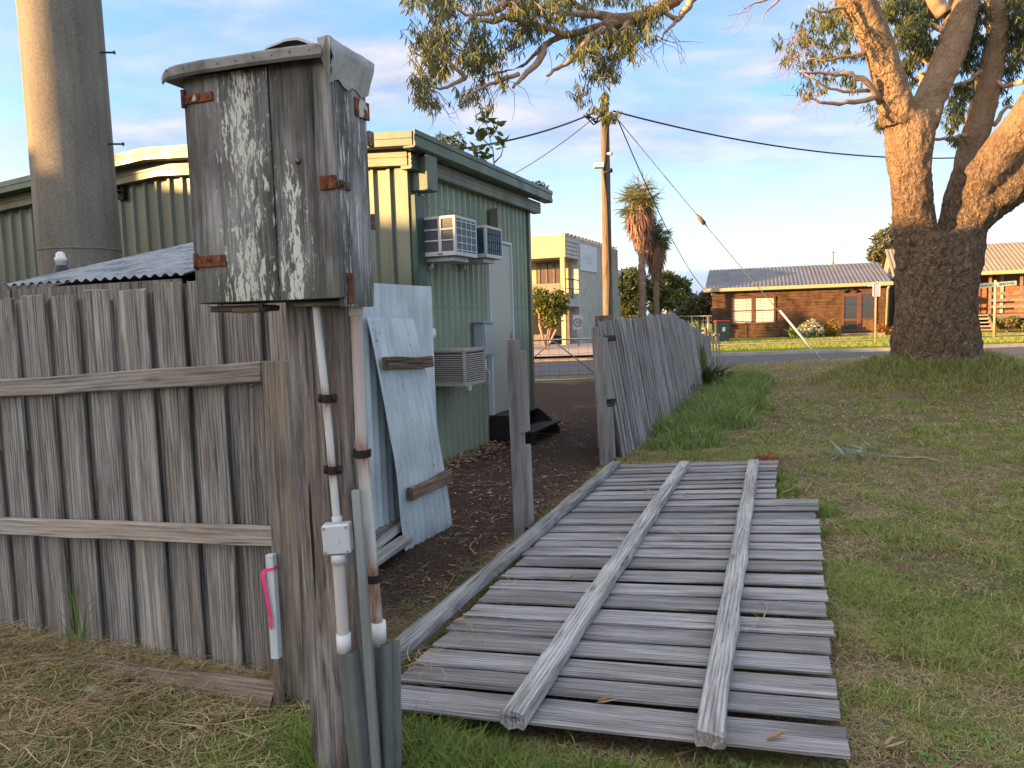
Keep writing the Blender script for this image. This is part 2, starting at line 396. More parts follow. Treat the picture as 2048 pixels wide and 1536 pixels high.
MAT['galv_white'] = metal_sheet('pale_galvanised_sheet', (.56, .62, .65), (.40, .45, .47), .5, .25, .5, 10, spots=.8)
MAT['galv_grey'] = metal_sheet('grey_galvanised_sheet', (.27, .30, .33), (.10, .115, .13), .55, .25, .9, 5, vert=False, spots=.3)
MAT['galv_guard'] = metal_sheet('galvanised_guard', (.30, .33, .34), (.17, .19, .18), .42, .7, .6, 14, spots=.3)
MAT['roof_cap'] = metal_sheet('aged_lead_cap', (.20, .197, .19), (.08, .08, .078), .6, .2, .8, 14, vert=False)
MAT['flashing'] = metal_sheet('dented_flashing', (.40, .40, .38), (.25, .24, .21), .5, .3, .6, 22, vert=False)
MAT['cladding'] = metal_sheet('green_cladding', (.27, .315, .225), (.19, .22, .16), .42, .1, .35, 4)
MAT['cladding_cream'] = metal_sheet('pale_green_trim', (.16, .18, .13), (.12, .135, .10), .45, .1, .3, 4)
MAT['fascia'] = metal_sheet('cream_fascia', (.18, .165, .11), (.14, .13, .085), .45, .05, .3, 3, vert=False)
MAT['gutter'] = metal_sheet('green_gutter', (.088, .132, .092), (.062, .092, .068), .42, .1, .4, 4, vert=False)
MAT['dark_green'] = plain('dark_green_metal', (.035, .075, .06), .4, .1)
MAT['door_cream'] = plain('cream_door', (.40, .42, .36), .45, var=.05, vs=2)
MAT['roof_dark'] = plain('grey_roof', (.25, .24, .22), .5, .2)
def pvc(name, base, pinkz=None):
    M = Mt(name, .42, spec=.4); v = M.obj(); s = M.sep(v)
    n = M.noise(M.map(v, (30, 30, 4)), 1, 5, .6)
    c = M.mix(M.math('MULTIPLY', M.ramp(n, [(.45, 0), (.7, 1)]), .35), base, tuple(x * .72 for x in base))
    # rust run off the saddles: attribute painted at the clamps
    at = M.n('ShaderNodeAttribute', attribute_name='tone').outputs['Color']
    rs = M.noise(M.map(v, (70, 70, 14)), 1, 4, .6)
    m = M.math('MULTIPLY', M.n('ShaderNodeSeparateColor', {0: at}).outputs[0], M.ramp(rs, [(.3, .5), (.6, 1)]), True)
    c = M.mix(m, c, (.26, .085, .03))
    pk = M.n('ShaderNodeSeparateColor', {0: at}).outputs[1]
    c = M.mix(pk, c, (.46, .33, .30))
    M.col(c); return M.m
MAT['pvc'] = pvc('white_conduit', (.62, .62, .585))
MAT['pvc_box'] = plain('grey_white_plastic', (.58, .60, .61), .4, var=.05)
MAT['black'] = plain('black_rusty_iron', (.022, .018, .017), .7, .2, bump=.4)
def rustm(name, paint=0.0):
    M = Mt(name, .8, .2, .3); v = M.obj(3.0); a = M.noise(v, 40, 6, .65); b = M.noise(v, 14, 4, .6)
    c = M.ramp(a, [(.35, (.07, .022, .013)), (.55, (.20, .065, .032)), (.7, (.34, .13, .06))])
    if paint: c = M.mix(M.ramp(b, [(.55, 0), (.58, paint)]), c, (.55, .54, .46))
    M.col(c); M.bump(a, .5, .003); return M.m
MAT['rust'] = rustm('rusty_iron'); MAT['rust_paint'] = rustm('rusty_painted_iron', 1.0)
MAT['peg_white'] = plain('white_peg_paint', (.60, .64, .66), .6, var=.08)
MAT['peg_wood'] = wood('peg_timber', (.18, .12, .08), (.33, .25, .18), (.42, .33, .25), 'z', None, fine=60, crack=.2)
MAT['pink'] = plain('pink_tape', (.85, .06, .22), .5, var=.1)
def concrete(name, c, scale=1.0, streak=True, spk=.35):
    M = Mt(name, .9, spec=.2); v = M.obj()
    a = M.noise(M.map(v, (1, 1, .35) if streak else (1, 1, 1)), 3 * scale, 6, .65); b = M.noise(v, 60 * scale, 5, .7); d = M.noise(M.map(v, (14, 14, .35)), scale, 4, .55)
    cc = M.mix(1.0, c, M.ramp(a, [(.3, .72), (.7, 1.15)]), 'MULTIPLY')
    cc = M.mix(1.0, cc, M.ramp(b, [(.3, 1 - spk), (.7, 1 + spk)]), 'MULTIPLY')
    if streak: cc = M.mix(M.math('MULTIPLY', M.ramp(d, [(.5, 0), (.72, 1)]), .4), cc, tuple(x * .45 for x in c))
    M.col(cc); M.bump(b, .5, .004); return M.m
MAT['concrete'] = concrete('spun_concrete', (.215, .195, .16))
MAT['path_concrete'] = concrete('pink_concrete', (.42, .33, .27), streak=False, spk=.12)
MAT['kerb'] = concrete('kerb_concrete', (.42, .38, .33), streak=False, spk=.1)
MAT['asphalt'] = concrete('asphalt_surface', (.10, .098, .105), streak=False, spk=.25)
MAT['ac_white'] = plain('white_unit_casing', (.50, .50, .51), .45, var=.1)
MAT['ac_dark'] = plain('dark_unit_panel', (.10, .10, .12), .5, var=.15)
MAT['ac_blue'] = plain('blue_coil', (.055, .105, .145), .45, .3, var=.2, vs=30)
MAT['ac_beige'] = plain('beige_unit_casing', (.36, .335, .29), .55, var=.1)
MAT['void'] = plain('dark_recess', (.012, .012, .013), .9)
MAT['meter_grey'] = plain('grey_cabinet', (.36, .40, .43), .45, .1)
MAT['white'] = plain('white_plastic', (.72, .72, .70), .4, var=.04)
MAT['black_plastic'] = plain('black_rubber', (.02, .02, .022), .5)
MAT['steel'] = plain('galvanised_pipe', (.42, .42, .41), .4, .8)
MAT['wire'] = plain('fence_wire', (.20, .20, .20), .5, .6)
MAT['cable'] = plain('black_cable', (.02, .02, .023), .6)
MAT['guy'] = plain('steel_strand', (.28, .25, .22), .5, .4)
def LF(o, x=None, y=None):
    x = E1 if x is None else x; y = E2 if y is None else y
    return Matrix(((x.x, y.x, 0, o[0]), (x.y, y.y, 0, o[1]), (0, 0, 1, o[2]), (0, 0, 0, 1)))
# ================================================================== GROUND
def axis(fine0, fine1, step, far0, far1):
    a = list(np.arange(fine0, fine1 + 1e-6, step)); s = step
    hi = []; x = fine1
    while x < far1: s *= 1.25; x += s; hi.append(x)
    lo = []; x = fine0; s = step
    while x > far0: s *= 1.25; x -= s; lo.append(x)
    return np.array(lo[::-1] + a + hi)
gx = axis(-6, 14, .11, -600, 700); gy = axis(1.2, 21.5, .11, -80, 1200)
XX, YY = np.meshgrid(gx, gy); ZZ = gz_np(XX, YY)
nx, ny = len(gx), len(gy)
V = np.stack([XX.ravel(), YY.ravel(), ZZ.ravel()], 1)
i = np.arange(nx * ny).reshape(ny, nx); Q = np.stack([i[:-1, :-1], i[:-1, 1:], i[1:, 1:], i[1:, :-1]], -1).reshape(-1, 4)
A = XX * E1.x + YY * E1.y; B = XX * E2.x + YY * E2.y
def nz(x, y, s, o=0):
    return np.array([mnoise.noise(Vector((a * s + o, b * s, o))) for a, b in zip(np.ravel(x), np.ravel(y))]).reshape(np.shape(x))
def soil_mask(a, b, n):
    edge = -2.02 + .22 * n
    m = sstep(3.15 + .3 * n, 3.75 + .3 * n, a) * (1 - sstep(edge - .12, edge + .12, b)) * (1 - sstep(17.2, 18.0, a + n))
    return m
near = (np.abs(XX) < 16) & (YY > 1) & (YY < 24)
NN = np.zeros_like(XX); NN[near] = nz(XX[near], YY[near], 1.3)
SOIL = np.where(near, soil_mask(A, B, NN), 0)
tone = np.zeros((nx * ny, 3)); tone[:, 0] = SOIL.ravel()
M = Mt('lawn_and_soil', .95, spec=.1); v = M.obj()
at = M.n('ShaderNodeSeparateColor', {0: M.n('ShaderNodeAttribute', attribute_name='tone').outputs['Color']}).outputs
n_a = M.noise(v, .9, 6, .6); n_b = M.noise(v, 5, 6, .65); n_c = M.noise(v, 60, 5, .7); n_d = M.noise(M.map(v, (1, 1.8, 1)), 1.7, 5, .6)
gr = M.ramp(n_b, [(.32, (.08, .10, .028)), (.5, (.15, .165, .05)), (.68, (.24, .235, .09))])
br = M.ramp(n_c, [(.3, (.06, .043, .027)), (.55, (.15, .11, .066)), (.75, (.28, .21, .13))])
cc = M.mix(M.ramp(M.math('ADD', M.math('MULTIPLY', n_d, .6), M.math('MULTIPLY', n_b, .4)), [(.41, 0), (.52, 1)]), gr, br)
so = M.ramp(n_c, [(.3, (.018, .013, .010)), (.5, (.048, .034, .026)), (.72, (.115, .08, .058))])
so = M.mix(M.ramp(n_b, [(.5, 0), (.7, .6)]), so, (.055, .034, .024))
cc = M.mix(at[0], cc, so)
cc = M.mix(1.0, cc, M.ramp(n_c, [(.3, .8), (.7, 1.75)]), 'MULTIPLY')
M.col(cc); M.bump(M.math('ADD', n_c, M.math('MULTIPLY', n_b, .8)), .9, .03)
ground = link('ground', npmesh('ground', V, [Q], M.m, True, tone), None); struct(ground)

def slab(name, pts, z, mat, th=.0):
    mb = MB()
    if th: mb.prism([(p[0], p[1]) for p in pts], th, Matrix.Translation((0, 0, z - th)))
    else: mb.add([(p[0], p[1], z) for p in pts], [tuple(range(len(pts)))])
    return struct(mb.build(name, mat))
ROAD0, ROAD1 = 20.7, 27.4
slab('road', [(-140, ROAD0 + 1.5), (-10, ROAD0), (16, ROAD0), (160, ROAD0 + 14), (160, ROAD1 + 14), (16, ROAD1 + .1), (-10, ROAD1), (-140, ROAD1 + 2)], .012, MAT['asphalt'])
mb = MB(); mb.prism([(-140, ROAD1 + 2), (-10, ROAD1), (16, ROAD1 + .1), (160, ROAD1 + 14), (160, ROAD1 + 14.3), (16, ROAD1 + .4), (-10, ROAD1 + .3), (-140, ROAD1 + 2.3)], .13); struct(mb.build('far_kerb', MAT['kerb']))
0 and None
if 0: mb = MB(); mb.prism([(-140, ROAD0 + 1.2), (-10, ROAD0 - .3), (16, ROAD0 - .3), (160, ROAD0 + 13.7), (160, ROAD0 + 14), (16, ROAD0), (-10, ROAD0), (-140, ROAD0 + 1.5)], .06); struct(mb.build('near_kerb', MAT['kerb']))
M = Mt('far_verge_grass', .95, spec=.1); v = M.obj(); a_ = M.noise(v, 1.2, 5, .6); b_ = M.noise(v, 14, 6, .7)
M.col(M.mix(1.0, M.ramp(a_, [(.35, (.13, .19, .03)), (.6, (.20, .26, .045)), (.75, (.26, .24, .09))]), M.ramp(b_, [(.3, .6), (.7, 1.3)]), 'MULTIPLY')); M.bump(b_, 1.0, .06)
mb = MB()  # verge rising gently to the houses
ys = [ROAD1 + .35, 30, 33, 34, 38, 46, 60, 120, 400]; zs = [.135, .16, .17, .19, .20, .2, .2, .2, .2]
xs = list(range(-60, 80, 4))
Vv = [(x, y + (.0 if x <= 16 else (x - 16) * .097 if y < 40 else 0), z) for y, z in zip(ys, zs) for x in xs]; nn = len(xs)
mb.add(Vv, [(j * nn + k, j * nn + k + 1, (j + 1) * nn + k + 1, (j + 1) * nn + k) for j in range(len(ys) - 1) for k in range(nn - 1)])
struct(mb.build('far_verge', M.m))
slab('footpath', [(8.2, 32.6), (30, 34.3), (30, 35.3), (8.2, 33.7)], .196, MAT['path_concrete'])
slab('driveway', [(-6, 27.2), (6.6, 27.2), (5.6, 33), (6.0, 40), (-2, 40), (-8, 33)], .215, MAT['path_concrete'])

# ================================================================== GREEN METAL BUILDING
W0 = pg(835, 944); WA, WB = togrid(W0)      # corner of long wall and gable wall
def wpt(s, z, out=0.0): return grid(WA + s, WB + out, z)   # long wall: s along, out towards the right
def gpt(t, z, out=0.0): return grid(WA - out, WB - t, z)    # gable wall: t to the left, out towards the camera
LWALL = 3.55; GW = 6.5; EAVE = 3.25; RIDGE = 3.46
bl = thing('metal_building', 'green ribbed steel cabin with cream trimmed gable and low roof, behind the fence', 'building', wpt(0, 0))
def ribprof(L, p=.19, h=.03, lo=.10, sl=.022):
    pr = [(0, 0)]; x = .02
    while x < L:
        pr += [(x, 0), (x + lo, 0), (x + lo + sl, h), (x + lo + sl + .034, h), (x + lo + 2 * sl + .034, 0)]; x += p
    return [(u, o) for u, o in pr if u <= L] + [(L, 0)]
mb = MB(); pr = ribprof(LWALL, .155, .032, .075); mb.sheet(pr, wpt(0, 0), EZ * EAVE, E1, E2)
mb.build('side_wall', MAT['cladding'], bl)
mb = MB(); pr = ribprof(GW, .20, .034, .125)
n = len(pr); lo = [gpt(u, 0, o) for u, o in pr]; hi = [gpt(u, EAVE + (RIDGE - EAVE) * (1 - abs(u - GW / 2) / (GW / 2)), o) for u, o in pr]
mb.add(lo + hi, [(k + 1, k, n + k, n + k + 1) for k in range(n - 1)]); mb.build('gable_wall', MAT['cladding_cream'], bl)
mb = MB(); mb.sheet(ribprof(GW), gpt(GW, 0, -LWALL), EZ * EAVE, E2, E1); mb.sheet(ribprof(LWALL), gpt(GW, 0), EZ * EAVE, E1, -E2); mb.build('rear_wall', MAT['cladding'], bl)
# corner trims
mb = MB()
mb.add([gpt(-.045, 0, .04), gpt(.10, 0, .04), gpt(.10, EAVE + .1, .04), gpt(-.045, EAVE + .1, .04)], [(0, 1, 2, 3)])
mb.add([gpt(-.045, 0, .04), gpt(-.045, EAVE, .04), gpt(-.045, EAVE, -.12), gpt(-.045, 0, -.12)], [(0, 1, 2, 3)])
mb.build('corner_trim', MAT['cladding_cream'], bl)
mb = MB(); mb.box((-.06, -.05, 0), (.02, .05, EAVE), LF(wpt(LWALL, 0)), .004); mb.build('corner_trim', MAT['cladding_cream'], bl)
mb = MB(); mb.box((-.05, -.05, 0), (.05, .05, EAVE), LF(gpt(GW, 0)), .004); mb.build('corner_trim', MAT['cladding'], bl)
# roof
mb = MB(); oh = .26
for sgn in (0, 1):
    t0, t1 = (-oh - .02, GW / 2) if sgn == 0 else (GW + oh + .02, GW / 2)
    z0 = EAVE + .13; z1 = RIDGE + .20
    n = 24; P = []
    for k in range(n + 1):
        s_ = -.30 + (LWALL + .6) * k / n
        P += [gpt(t0, z0 + (.02 if k % 2 else 0), -s_), gpt(t1, z1 + (.02 if k % 2 else 0), -s_)]
    mb.add(P, [(2 * k, 2 * k + 2, 2 * k + 3, 2 * k + 1) for k in range(n)])
mb.build('roof', MAT['roof_dark'], bl)
# gable fascia: cream lower band, green upper band, both stepped
def gable_band(out, zlo, zhi, th, mat, name, ext):
    m_ = MB()
    for a_, b_ in ((-ext, GW / 2), (GW / 2, GW + ext)):
        za = EAVE if a_ < 0 else RIDGE; zb = RIDGE if a_ < 0 else EAVE
        sl = (RIDGE - EAVE) / (GW / 2)
        za = za - ext * sl if a_ < 0 else za; zb = zb - ext * sl if a_ > 0 else zb
        P = [gpt(t, z + d, o) for o in (out, out - th) for (t, z) in ((a_, za), (b_, zb)) for d in (zlo, zhi)]
        m_.add(P, [(0, 2, 3, 1), (4, 5, 7, 6), (1, 3, 7, 5), (0, 4, 6, 2), (0, 1, 5, 4), (2, 6, 7, 3)])
    return m_.build(name, mat, bl)
gable_band(.13, -.06, .095, .10, MAT['fascia'], 'gable_fascia', .10)
gable_band(.142, .02, .028, .02, MAT['fascia'], 'fascia_bead', .10)
gable_band(.30, .098, .235, .30, MAT['gutter'], 'barge_cap', oh)
gable_band(.308, .165, .172, .02, MAT['dark_green'], 'barge_bead', oh)
# long side: fascia and gutter
mb = MB(); mb.box((-.12, -.12, EAVE - .10), (LWALL + .22, .0, EAVE + .055), LF(wpt(0, 0, .14)))
for k in range(3): mb.box((-.12, 0, EAVE - .085 + k * .045), (LWALL + .22, .006, EAVE - .062 + k * .045), LF(wpt(0, 0, .14)))
mb.build('side_fascia', MAT['cladding_cream'], bl)
gprof = [(0, .06), (.115, .06), (.135, .075), (.135, .115), (.126, .12), (.126, .175), (.137, .185), (.137, .232), (.12, .232), (.112, .08), (0, .08)]
mb = MB(); g0 = -.30; n = len(gprof)
P = [wpt(s_, EAVE - .0 + z, .16 + o) for s_ in (g0, LWALL + .34) for o, z in gprof]
mb.add(P, [(k, (k + 1) % n, n + (k + 1) % n, n + k) for k in range(n)] + [tuple(range(n)), tuple(reversed(range(n, 2 * n)))])
mb.build('gutter', MAT['gutter'], bl)
mb = MB(); mb.box((-.10, .05, EAVE - .30), (.10, .25, EAVE + .05), LF(wpt(.14, 0)), .006); mb.box((-.115, .24, EAVE - .30), (.115, .265, EAVE + .055), LF(wpt(.10, 0)), .004)
mb.build('rainwater_head', MAT['gutter'], bl)
mb = MB(); mb.box((-.02, .045, .2), (.17, .12, EAVE - .34), LF(wpt(.0, 0)), .008); mb.build('downpipe', MAT['dark_green'], bl)
# door (plain, cream), frame, hardware, vent hood above
D0, D1 = 1.98, 2.72
DT = 2.60; DB = .36
mb = MB(); mb.box((D0, .0, DB), (D1, .05, DT), LF(wpt(0, 0)), .004); dr = mb.build('door', MAT['door_cream'], bl)
mb = MB(); mb.box((D1 - .07, .05, 1.18), (D1 - .03, .065, 1.42), LF(wpt(0, 0)), .003); mb.tube([wpt(D1 - .05, 1.27, .065), wpt(D1 - .05, 1.27, .11), wpt(D1 - .17, 1.27, .11)], .010, 6); mb.build('door_handle', MAT['steel'], dr)
mb = MB()
for (a_, b_) in ((D0 - .035, D0 - .004), (D1 + .004, D1 + .035)): mb.box((a_, -.0, DB), (b_, .07, DT + .04), LF(wpt(0, 0)), .003)
mb.box((D0 - .003, 0, DT + .004), (D1 + .003, .07, DT + .04), LF(wpt(0, 0)), .003); mb.build('door_frame', MAT['peg_white'], bl)
mb = MB(); p = pplane(1008, 460, wpt(0, 0), E2); s_ = togrid(p)[0] - WA; zb = 2.62
mb.box((2.06, .035, zb + .05), (2.16, .16, 3.02), LF(wpt(0, 0)), .004); mb.build('wall_batten', MAT['fascia'], bl)
for z in (1.75, 2.85):
    for k in range(int(LWALL / .155)):
        c = wpt(.02 + .075 + .022 + .017 + k * .155, z, .033)
        if not (D0 - .1 < k * .155 + .1 < D1 + .1): mb = MB(); mb.tube([c, c + E2 * .005], .006, 5); mb.build('screw', MAT['void'], bl)
for z in (1.9,):
    for k in range(int(GW / .2)): c = gpt(.02 + .125 + .04 + k * .2, z, .035); mb = MB(); mb.tube([c, c - E1 * .005], .007, 5); mb.build('screw', MAT['void'], bl)
mb = MB(); c = gpt(GW * .72, 0, .05)
c = pplane(243, 385, gpt(0, 0, .05), -E1); mb.box((-.05, -.02, -.09), (.05, .03, .09), frame(c, E2, EZ), .004); mb.tube([c - E1 * .02, c - E1 * .22 - E2 * .02, c - E1 * .28 - E2 * .20 + EZ * .03], .018, 6); mb.tube([c - E1 * .02 + EZ * .05, c - E1 * .2 - E2 * .05 + EZ * .02], .01, 6)
mb.build('service_bracket', MAT['black'], bl)

WL = LF(wpt(0, 0))   # local x along the long wall, y out of it, z up
def wbox(mb, s0, s1, o0, o1, z0, z1, c=.0): return mb.box((s0, o0, z0), (s1, o1, z1), WL, c)
# ================================================================== THINGS ON THE BUILDING
def ac_unit(label, s0, s1, out, z0, z1, kind):
    t = thing('air_conditioner', label, 'air conditioner', wpt((s0 + s1) / 2, z0), 'wall air conditioners')
    body = MAT['ac_beige'] if kind == 'louvre' else MAT['ac_white']
    mb = MB(); wbox(mb, s0 + .012, s1 - .012, -.02, out - .012, z0 + .012, z1 - .012); mb.build('case', body if kind == 'louvre' else MAT['ac_dark'], t)
    # frame bars on the near end (facing the camera) and on the outer face
    mb = MB(); e = .028
    for (sa, sb) in ((s0, s0 + .010), (s1 - .010, s1)):
        for (oa, ob, za, zb) in ((0, out, z0, z0 + e * 1.6), (0, out, z1 - e, z1), (0, e, z0 + e * 1.6, z1 - e), (out - e, out, z0 + e * 1.6, z1 - e)):
            wbox(mb, sa, sb, oa, ob, za, zb, .002)
    for (sa, sb, za, zb) in ((s0 + .011, s1 - .011, z0, z0 + e * 1.4), (s0 + .011, s1 - .011, z1 - e, z1), (s0 + .011, s0 + e, z0 + e * 1.4, z1 - e), (s1 - e, s1 - .011, z0 + e * 1.4, z1 - e)):
        wbox(mb, sa, sb, out - .010, out + .002, za, zb, .002)
    wbox(mb, s0 + .012, s1 - .012, 0, out - .012, z1 - .011, z1); wbox(mb, s0 + .012, s1 - .012, 0, out - .012, z0, z0 + .011)
    mb.build('frame', body, t)
    if kind == 'grid':
        mb = MB(); h = (z1 - z0 - 2.4 * e)
        for k in (1, 2): zz = z0 + 1.6 * e + h * k / 3; wbox(mb, s0 - .0, s0 + .010, e, out - e, zz - .008, zz + .008, .002)
        oo = out * .62; wbox(mb, s0 - .002, s0 + .011, oo - .018, oo + .018, z0 + 1.6 * e, z1 - e, .002); mb.build('side_bar', body, t)
        mb = MB()
        for k in range(14): zz = z0 + 1.7 * e + h * (k + .5) / 14; wbox(mb, s0 + .006, s0 + .014, out * .66, out - e, zz, zz + .005)
        for k in range(34): oo = e + (out * .56 - e) * k / 34; wbox(mb, s0 + .008, s0 + .0145, oo, oo + .004, z0 + 1.6 * e, z1 - e)
        mb.build('side_grille', MAT['ac_dark'], t)
        mb = MB(); wbox(mb, s0 + e, s1 - e, out - .011, out - .004, z0 + 1.4 * e, z1 - e); mb.build('coil', MAT['ac_blue'], t)
        mb = MB()
        for k in range(1, 4): x = s0 + e + (s1 - s0 - 2 * e) * k / 4; wbox(mb, x - .003, x + .003, out - .003, out + .002, z0 + 1.4 * e, z1 - e)
        for k in range(0, 5): z = z0 + 1.4 * e + (h) * k / 4.6 + .02; wbox(mb, s0 + e, s1 - e, out - .003, out + .003, z - .003, z + .003)
        mb.build('guard_grille', MAT['white'], t)
        mb = MB(); wbox(mb, s0 - .003, s0 + .001, out * .56, out * .68, z0 + .012, z0 + .024); mb.build('badge', MAT['void'], t)
    elif kind == 'coil':
        mb = MB(); wbox(mb, s0 + e, s1 - e, out - .011, out - .003, z0 + 1.4 * e, z1 - e); mb.build('coil', MAT['ac_blue'], t)
        mb = MB()
        for k in range(1, 7): x = s0 + e + (s1 - s0 - 2 * e) * k / 7; wbox(mb, x - .0015, x + .0015, out - .002, out + .002, z0 + 1.4 * e, z1 - e)
        for k in range(1, 4): z = z0 + (z1 - z0) * k / 4; wbox(mb, s0 + e, s1 - e, out - .002, out + .003, z - .002, z + .002)
        mb.build('guard_grille', MAT['void'], t)
        mb = MB()
        for k in range(14): zz = z0 + 2 * e + (z1 - z0 - 3.4 * e) * k / 14; wbox(mb, s0 - .001, s0 + .012, out * .5, out - e, zz, zz + .011)
        mb.build('side_louvre', MAT['ac_blue'], t)
    else:
        mb = MB(); n = 13
        for k in range(n):
            zz = z0 + .05 + (z1 - z0 - .095) * k / n
            wbox(mb, s0 - .004, s0 + .012, e + .01, out - e - .01, zz, zz + .014, .002)
            wbox(mb, s0 + e + .01, s1 - e - .01, out - .012, out + .004, zz, zz + .014, .002)
        mb.build('louvre', body, t)
        mb = MB(); wbox(mb, s0 + .008, s0 + .0115, e + .01, out - e - .01, z0 + .045, z1 - .04); wbox(mb, s0 + e + .01, s1 - e - .01, out - .0115, out - .008, z0 + .045, z1 - .04); mb.build('louvre_recess', MAT['void'], t)
    if kind != 'louvre':
        mb = MB(); wbox(mb, s0 + .08, s1 - .08, .02, out * .85, z0 - .05, z0 - .002, .004)
        mb.tube([wpt(s0 + .15, z0 - .05, .12), wpt(s0 + .15, z0 - .10, .12), wpt(s0 + .15, z0 - .12, .05)], .02, 7); mb.build('drain_tray', body, t)
    return t
ac_unit('white framed window air conditioner with mesh grille, nearest the cabin corner', .145, .68, .48, 2.28, 2.69, 'grid')
ac_unit('blue coil air conditioner high on the green wall, just behind the white one', .95, 1.44, .47, 2.31, 2.67, 'coil')
ac_unit('beige louvred air conditioner low on the green wall', .32, .87, .45, .89, 1.29, 'louvre')
t = thing('meter_cabinet', 'grey electrical cabinet with hood on the green wall beside the cream door', 'electrical cabinet', wpt(1.6, 1.2))
mb = MB(); wbox(mb, 1.46, 1.78, .036, .17, 1.14, 1.56, .005); mb.build('cabinet_body', MAT['meter_grey'], t)
mb = MB(); wbox(mb, 1.42, 1.82, .036, .20, 1.563, 1.58, .002); mb.build('hood', MAT['meter_grey'], t)
mb = MB(); wbox(mb, 1.48, 1.76, .172, .182, 1.16, 1.54, .003); mb.build('cabinet_door', MAT['meter_grey'], t)
mb = MB(); mb.tube([wpt(1.62, 1.13, .12), wpt(1.62, 1.0, .12), wpt(1.68, .92, .14), wpt(1.68, .70, .10)], .014, 6); mb.build('cable_tail', MAT['white'], t)
mb = MB(); c = wpt(.385, 1.47, .03)
mb.tube([c, c + E2 * .01, c + E2 * .03, c + E2 * .04], [.062, .062, .055, .02], 16)
tag(mb.build('round_cover', MAT['white']), 'round white cap fixed on the green wall above the beige louvred unit', 'cover')
t = thing('water_tap', 'small white outlet on the green wall right of the louvred unit', 'outlet', wpt(1.25, 1.1)); 
mb = MB(); wbox(mb, 1.2, 1.27, .03, .08, .75, 1.0, .006); mb.build('outlet_plate', MAT['white'], t); mb = MB(); mb.tube([wpt(1.235, 1.13, .03), wpt(1.235, 1.13, .12)], .035, 10); mb.build('outlet_spout', MAT['white'], t)
# steps
t = thing('door_steps', 'low black metal steps below the cream door', 'steps', wpt(2.35, 0, .3))
mb = MB()
for sx in (1.86, 2.84): mb = MB(); mb.prism([(0, 0), (.62, 0), (.62, .10), (.34, .34), (0, .34)], .025, Matrix(((E2.x, 0, E1.x, wpt(sx, 0, .04).x), (E2.y, 0, E1.y, wpt(sx, 0, .04).y), (0, 1, 0, 0), (0, 0, 0, 1)))); mb.build('side_stringer', MAT['black'], t)
mb = MB(); wbox(mb, 1.89, 2.84, .04, .36, .335, .36, .003); mb.build('top_tread', MAT['black'], t)
mb = MB()
for k in range(5): wbox(mb, 1.80, 2.9, .40 + k * .055, .44 + k * .055, .15, .178, .003)
mb.build('slatted_tread', MAT['black'], t)

# ================================================================== PALE CORRUGATED SCREEN + LEANING PANEL + TIMBER BASE
SR = pg(860, 573, 1.87); SA, SB = togrid(SR)
def corr(L, p=.076, h=.016, n=6): 
    m = int(L / p * n); return [(L * k / m, h * .5 * math.sin(2 * math.pi * (L * k / m) / p)) for k in range(m + 1)]
t = thing('corrugated_screen', 'tall pale corrugated iron screen standing between fence and green cabin', 'iron screen', grid(SA - .7, SB, 0))
mb = MB(); mb.sheet([(u, .004 + o) for u, o in corr(2.0)], grid(SA - 2.0, SB, .20), EZ * 1.67, E1, E2); 
for f in range(len(mb.f)): mb.sm[f] = True
mb.build('iron_sheet', MAT['galv_white'], t)
board('base_plank', 1.9, .20, .05, Matrix.Translation(grid(SA - 2.0, SB - .02, .0)) @ frame((0, 0, 0), E1, E2), MAT['post'], t)
for k in range(2):
    M0 = frame(grid(SA - 1.3 - k * .12, SB + .08 + k * .12, .04), E1 + EZ * (.16 - .1 * k), -E1 * .1 + EZ)
    tag(board('loose_board', .75 - .1 * k, .10, .045, M0, MAT['grey_rail'], None), ['grey board end lying against the base of the pale iron screen', 'short pale board on the dirt under the leaning iron panel'][k], 'board')
# leaning panel
BL_, BR_ = pg(810, 1103), pg(905, 1052)
pn = (SB + .035); PP = grid(0, pn)
TL_, TR_ = pplane(733, 634, PP, E2), pplane(827, 638, PP, E2)
t = thing('leaning_panel', 'narrow pale corrugated iron panel with two battens leaning on the taller iron screen', 'iron panel', (BL_ + BR_) / 2)
nU, nV = 72, 20; V_ = []
nrm = ((TR_ - TL_).cross(TL_ - BL_)).normalized(); nrm = -nrm if nrm.dot(E2) < 0 and nrm.y > 0 else nrm
if nrm.y > 0: nrm = -nrm
for j in range(nV + 1):
    v = j / nV
    for k in range(nU + 1):
        u = k / nU
        p = (BL_ * (1 - u) + BR_ * u) * (1 - v) + (TL_ * (1 - u) + TR_ * u) * v
        p = p + nrm * (.008 * math.sin(2 * math.pi * u * 9) + .03 * math.sin(math.pi * v) + .015 * mnoise.noise(Vector((u * 3, v * 4, 2))))
        if j == 0: p = p + EZ * .012 * mnoise.noise(Vector((u * 20, 0, 5)))
        V_.append(p)
mb = MB(); mb.add(V_, [(j * (nU + 1) + k, j * (nU + 1) + k + 1, (j + 1) * (nU + 1) + k + 1, (j + 1) * (nU + 1) + k) for j in range(nV) for k in range(nU)], True)
mb.build('iron_sheet', MAT['galv_white'], t)
def pan(x, y, o): return pplane(x, y, BL_ + nrm * o, nrm)
for (xa, ya, xb, yb, W_) in ((766, 741, 857, 735, .085), (816, 1003, 896, 964, .095)):
    a_, b_ = pan(xa, ya, .045), pan(xb, yb, .045)
    board('batten', (b_ - a_).length, W_, .045, frame(a_ + nrm * .0, b_ - a_, nrm), MAT['batten'], t, jag=.006, wob=.012)

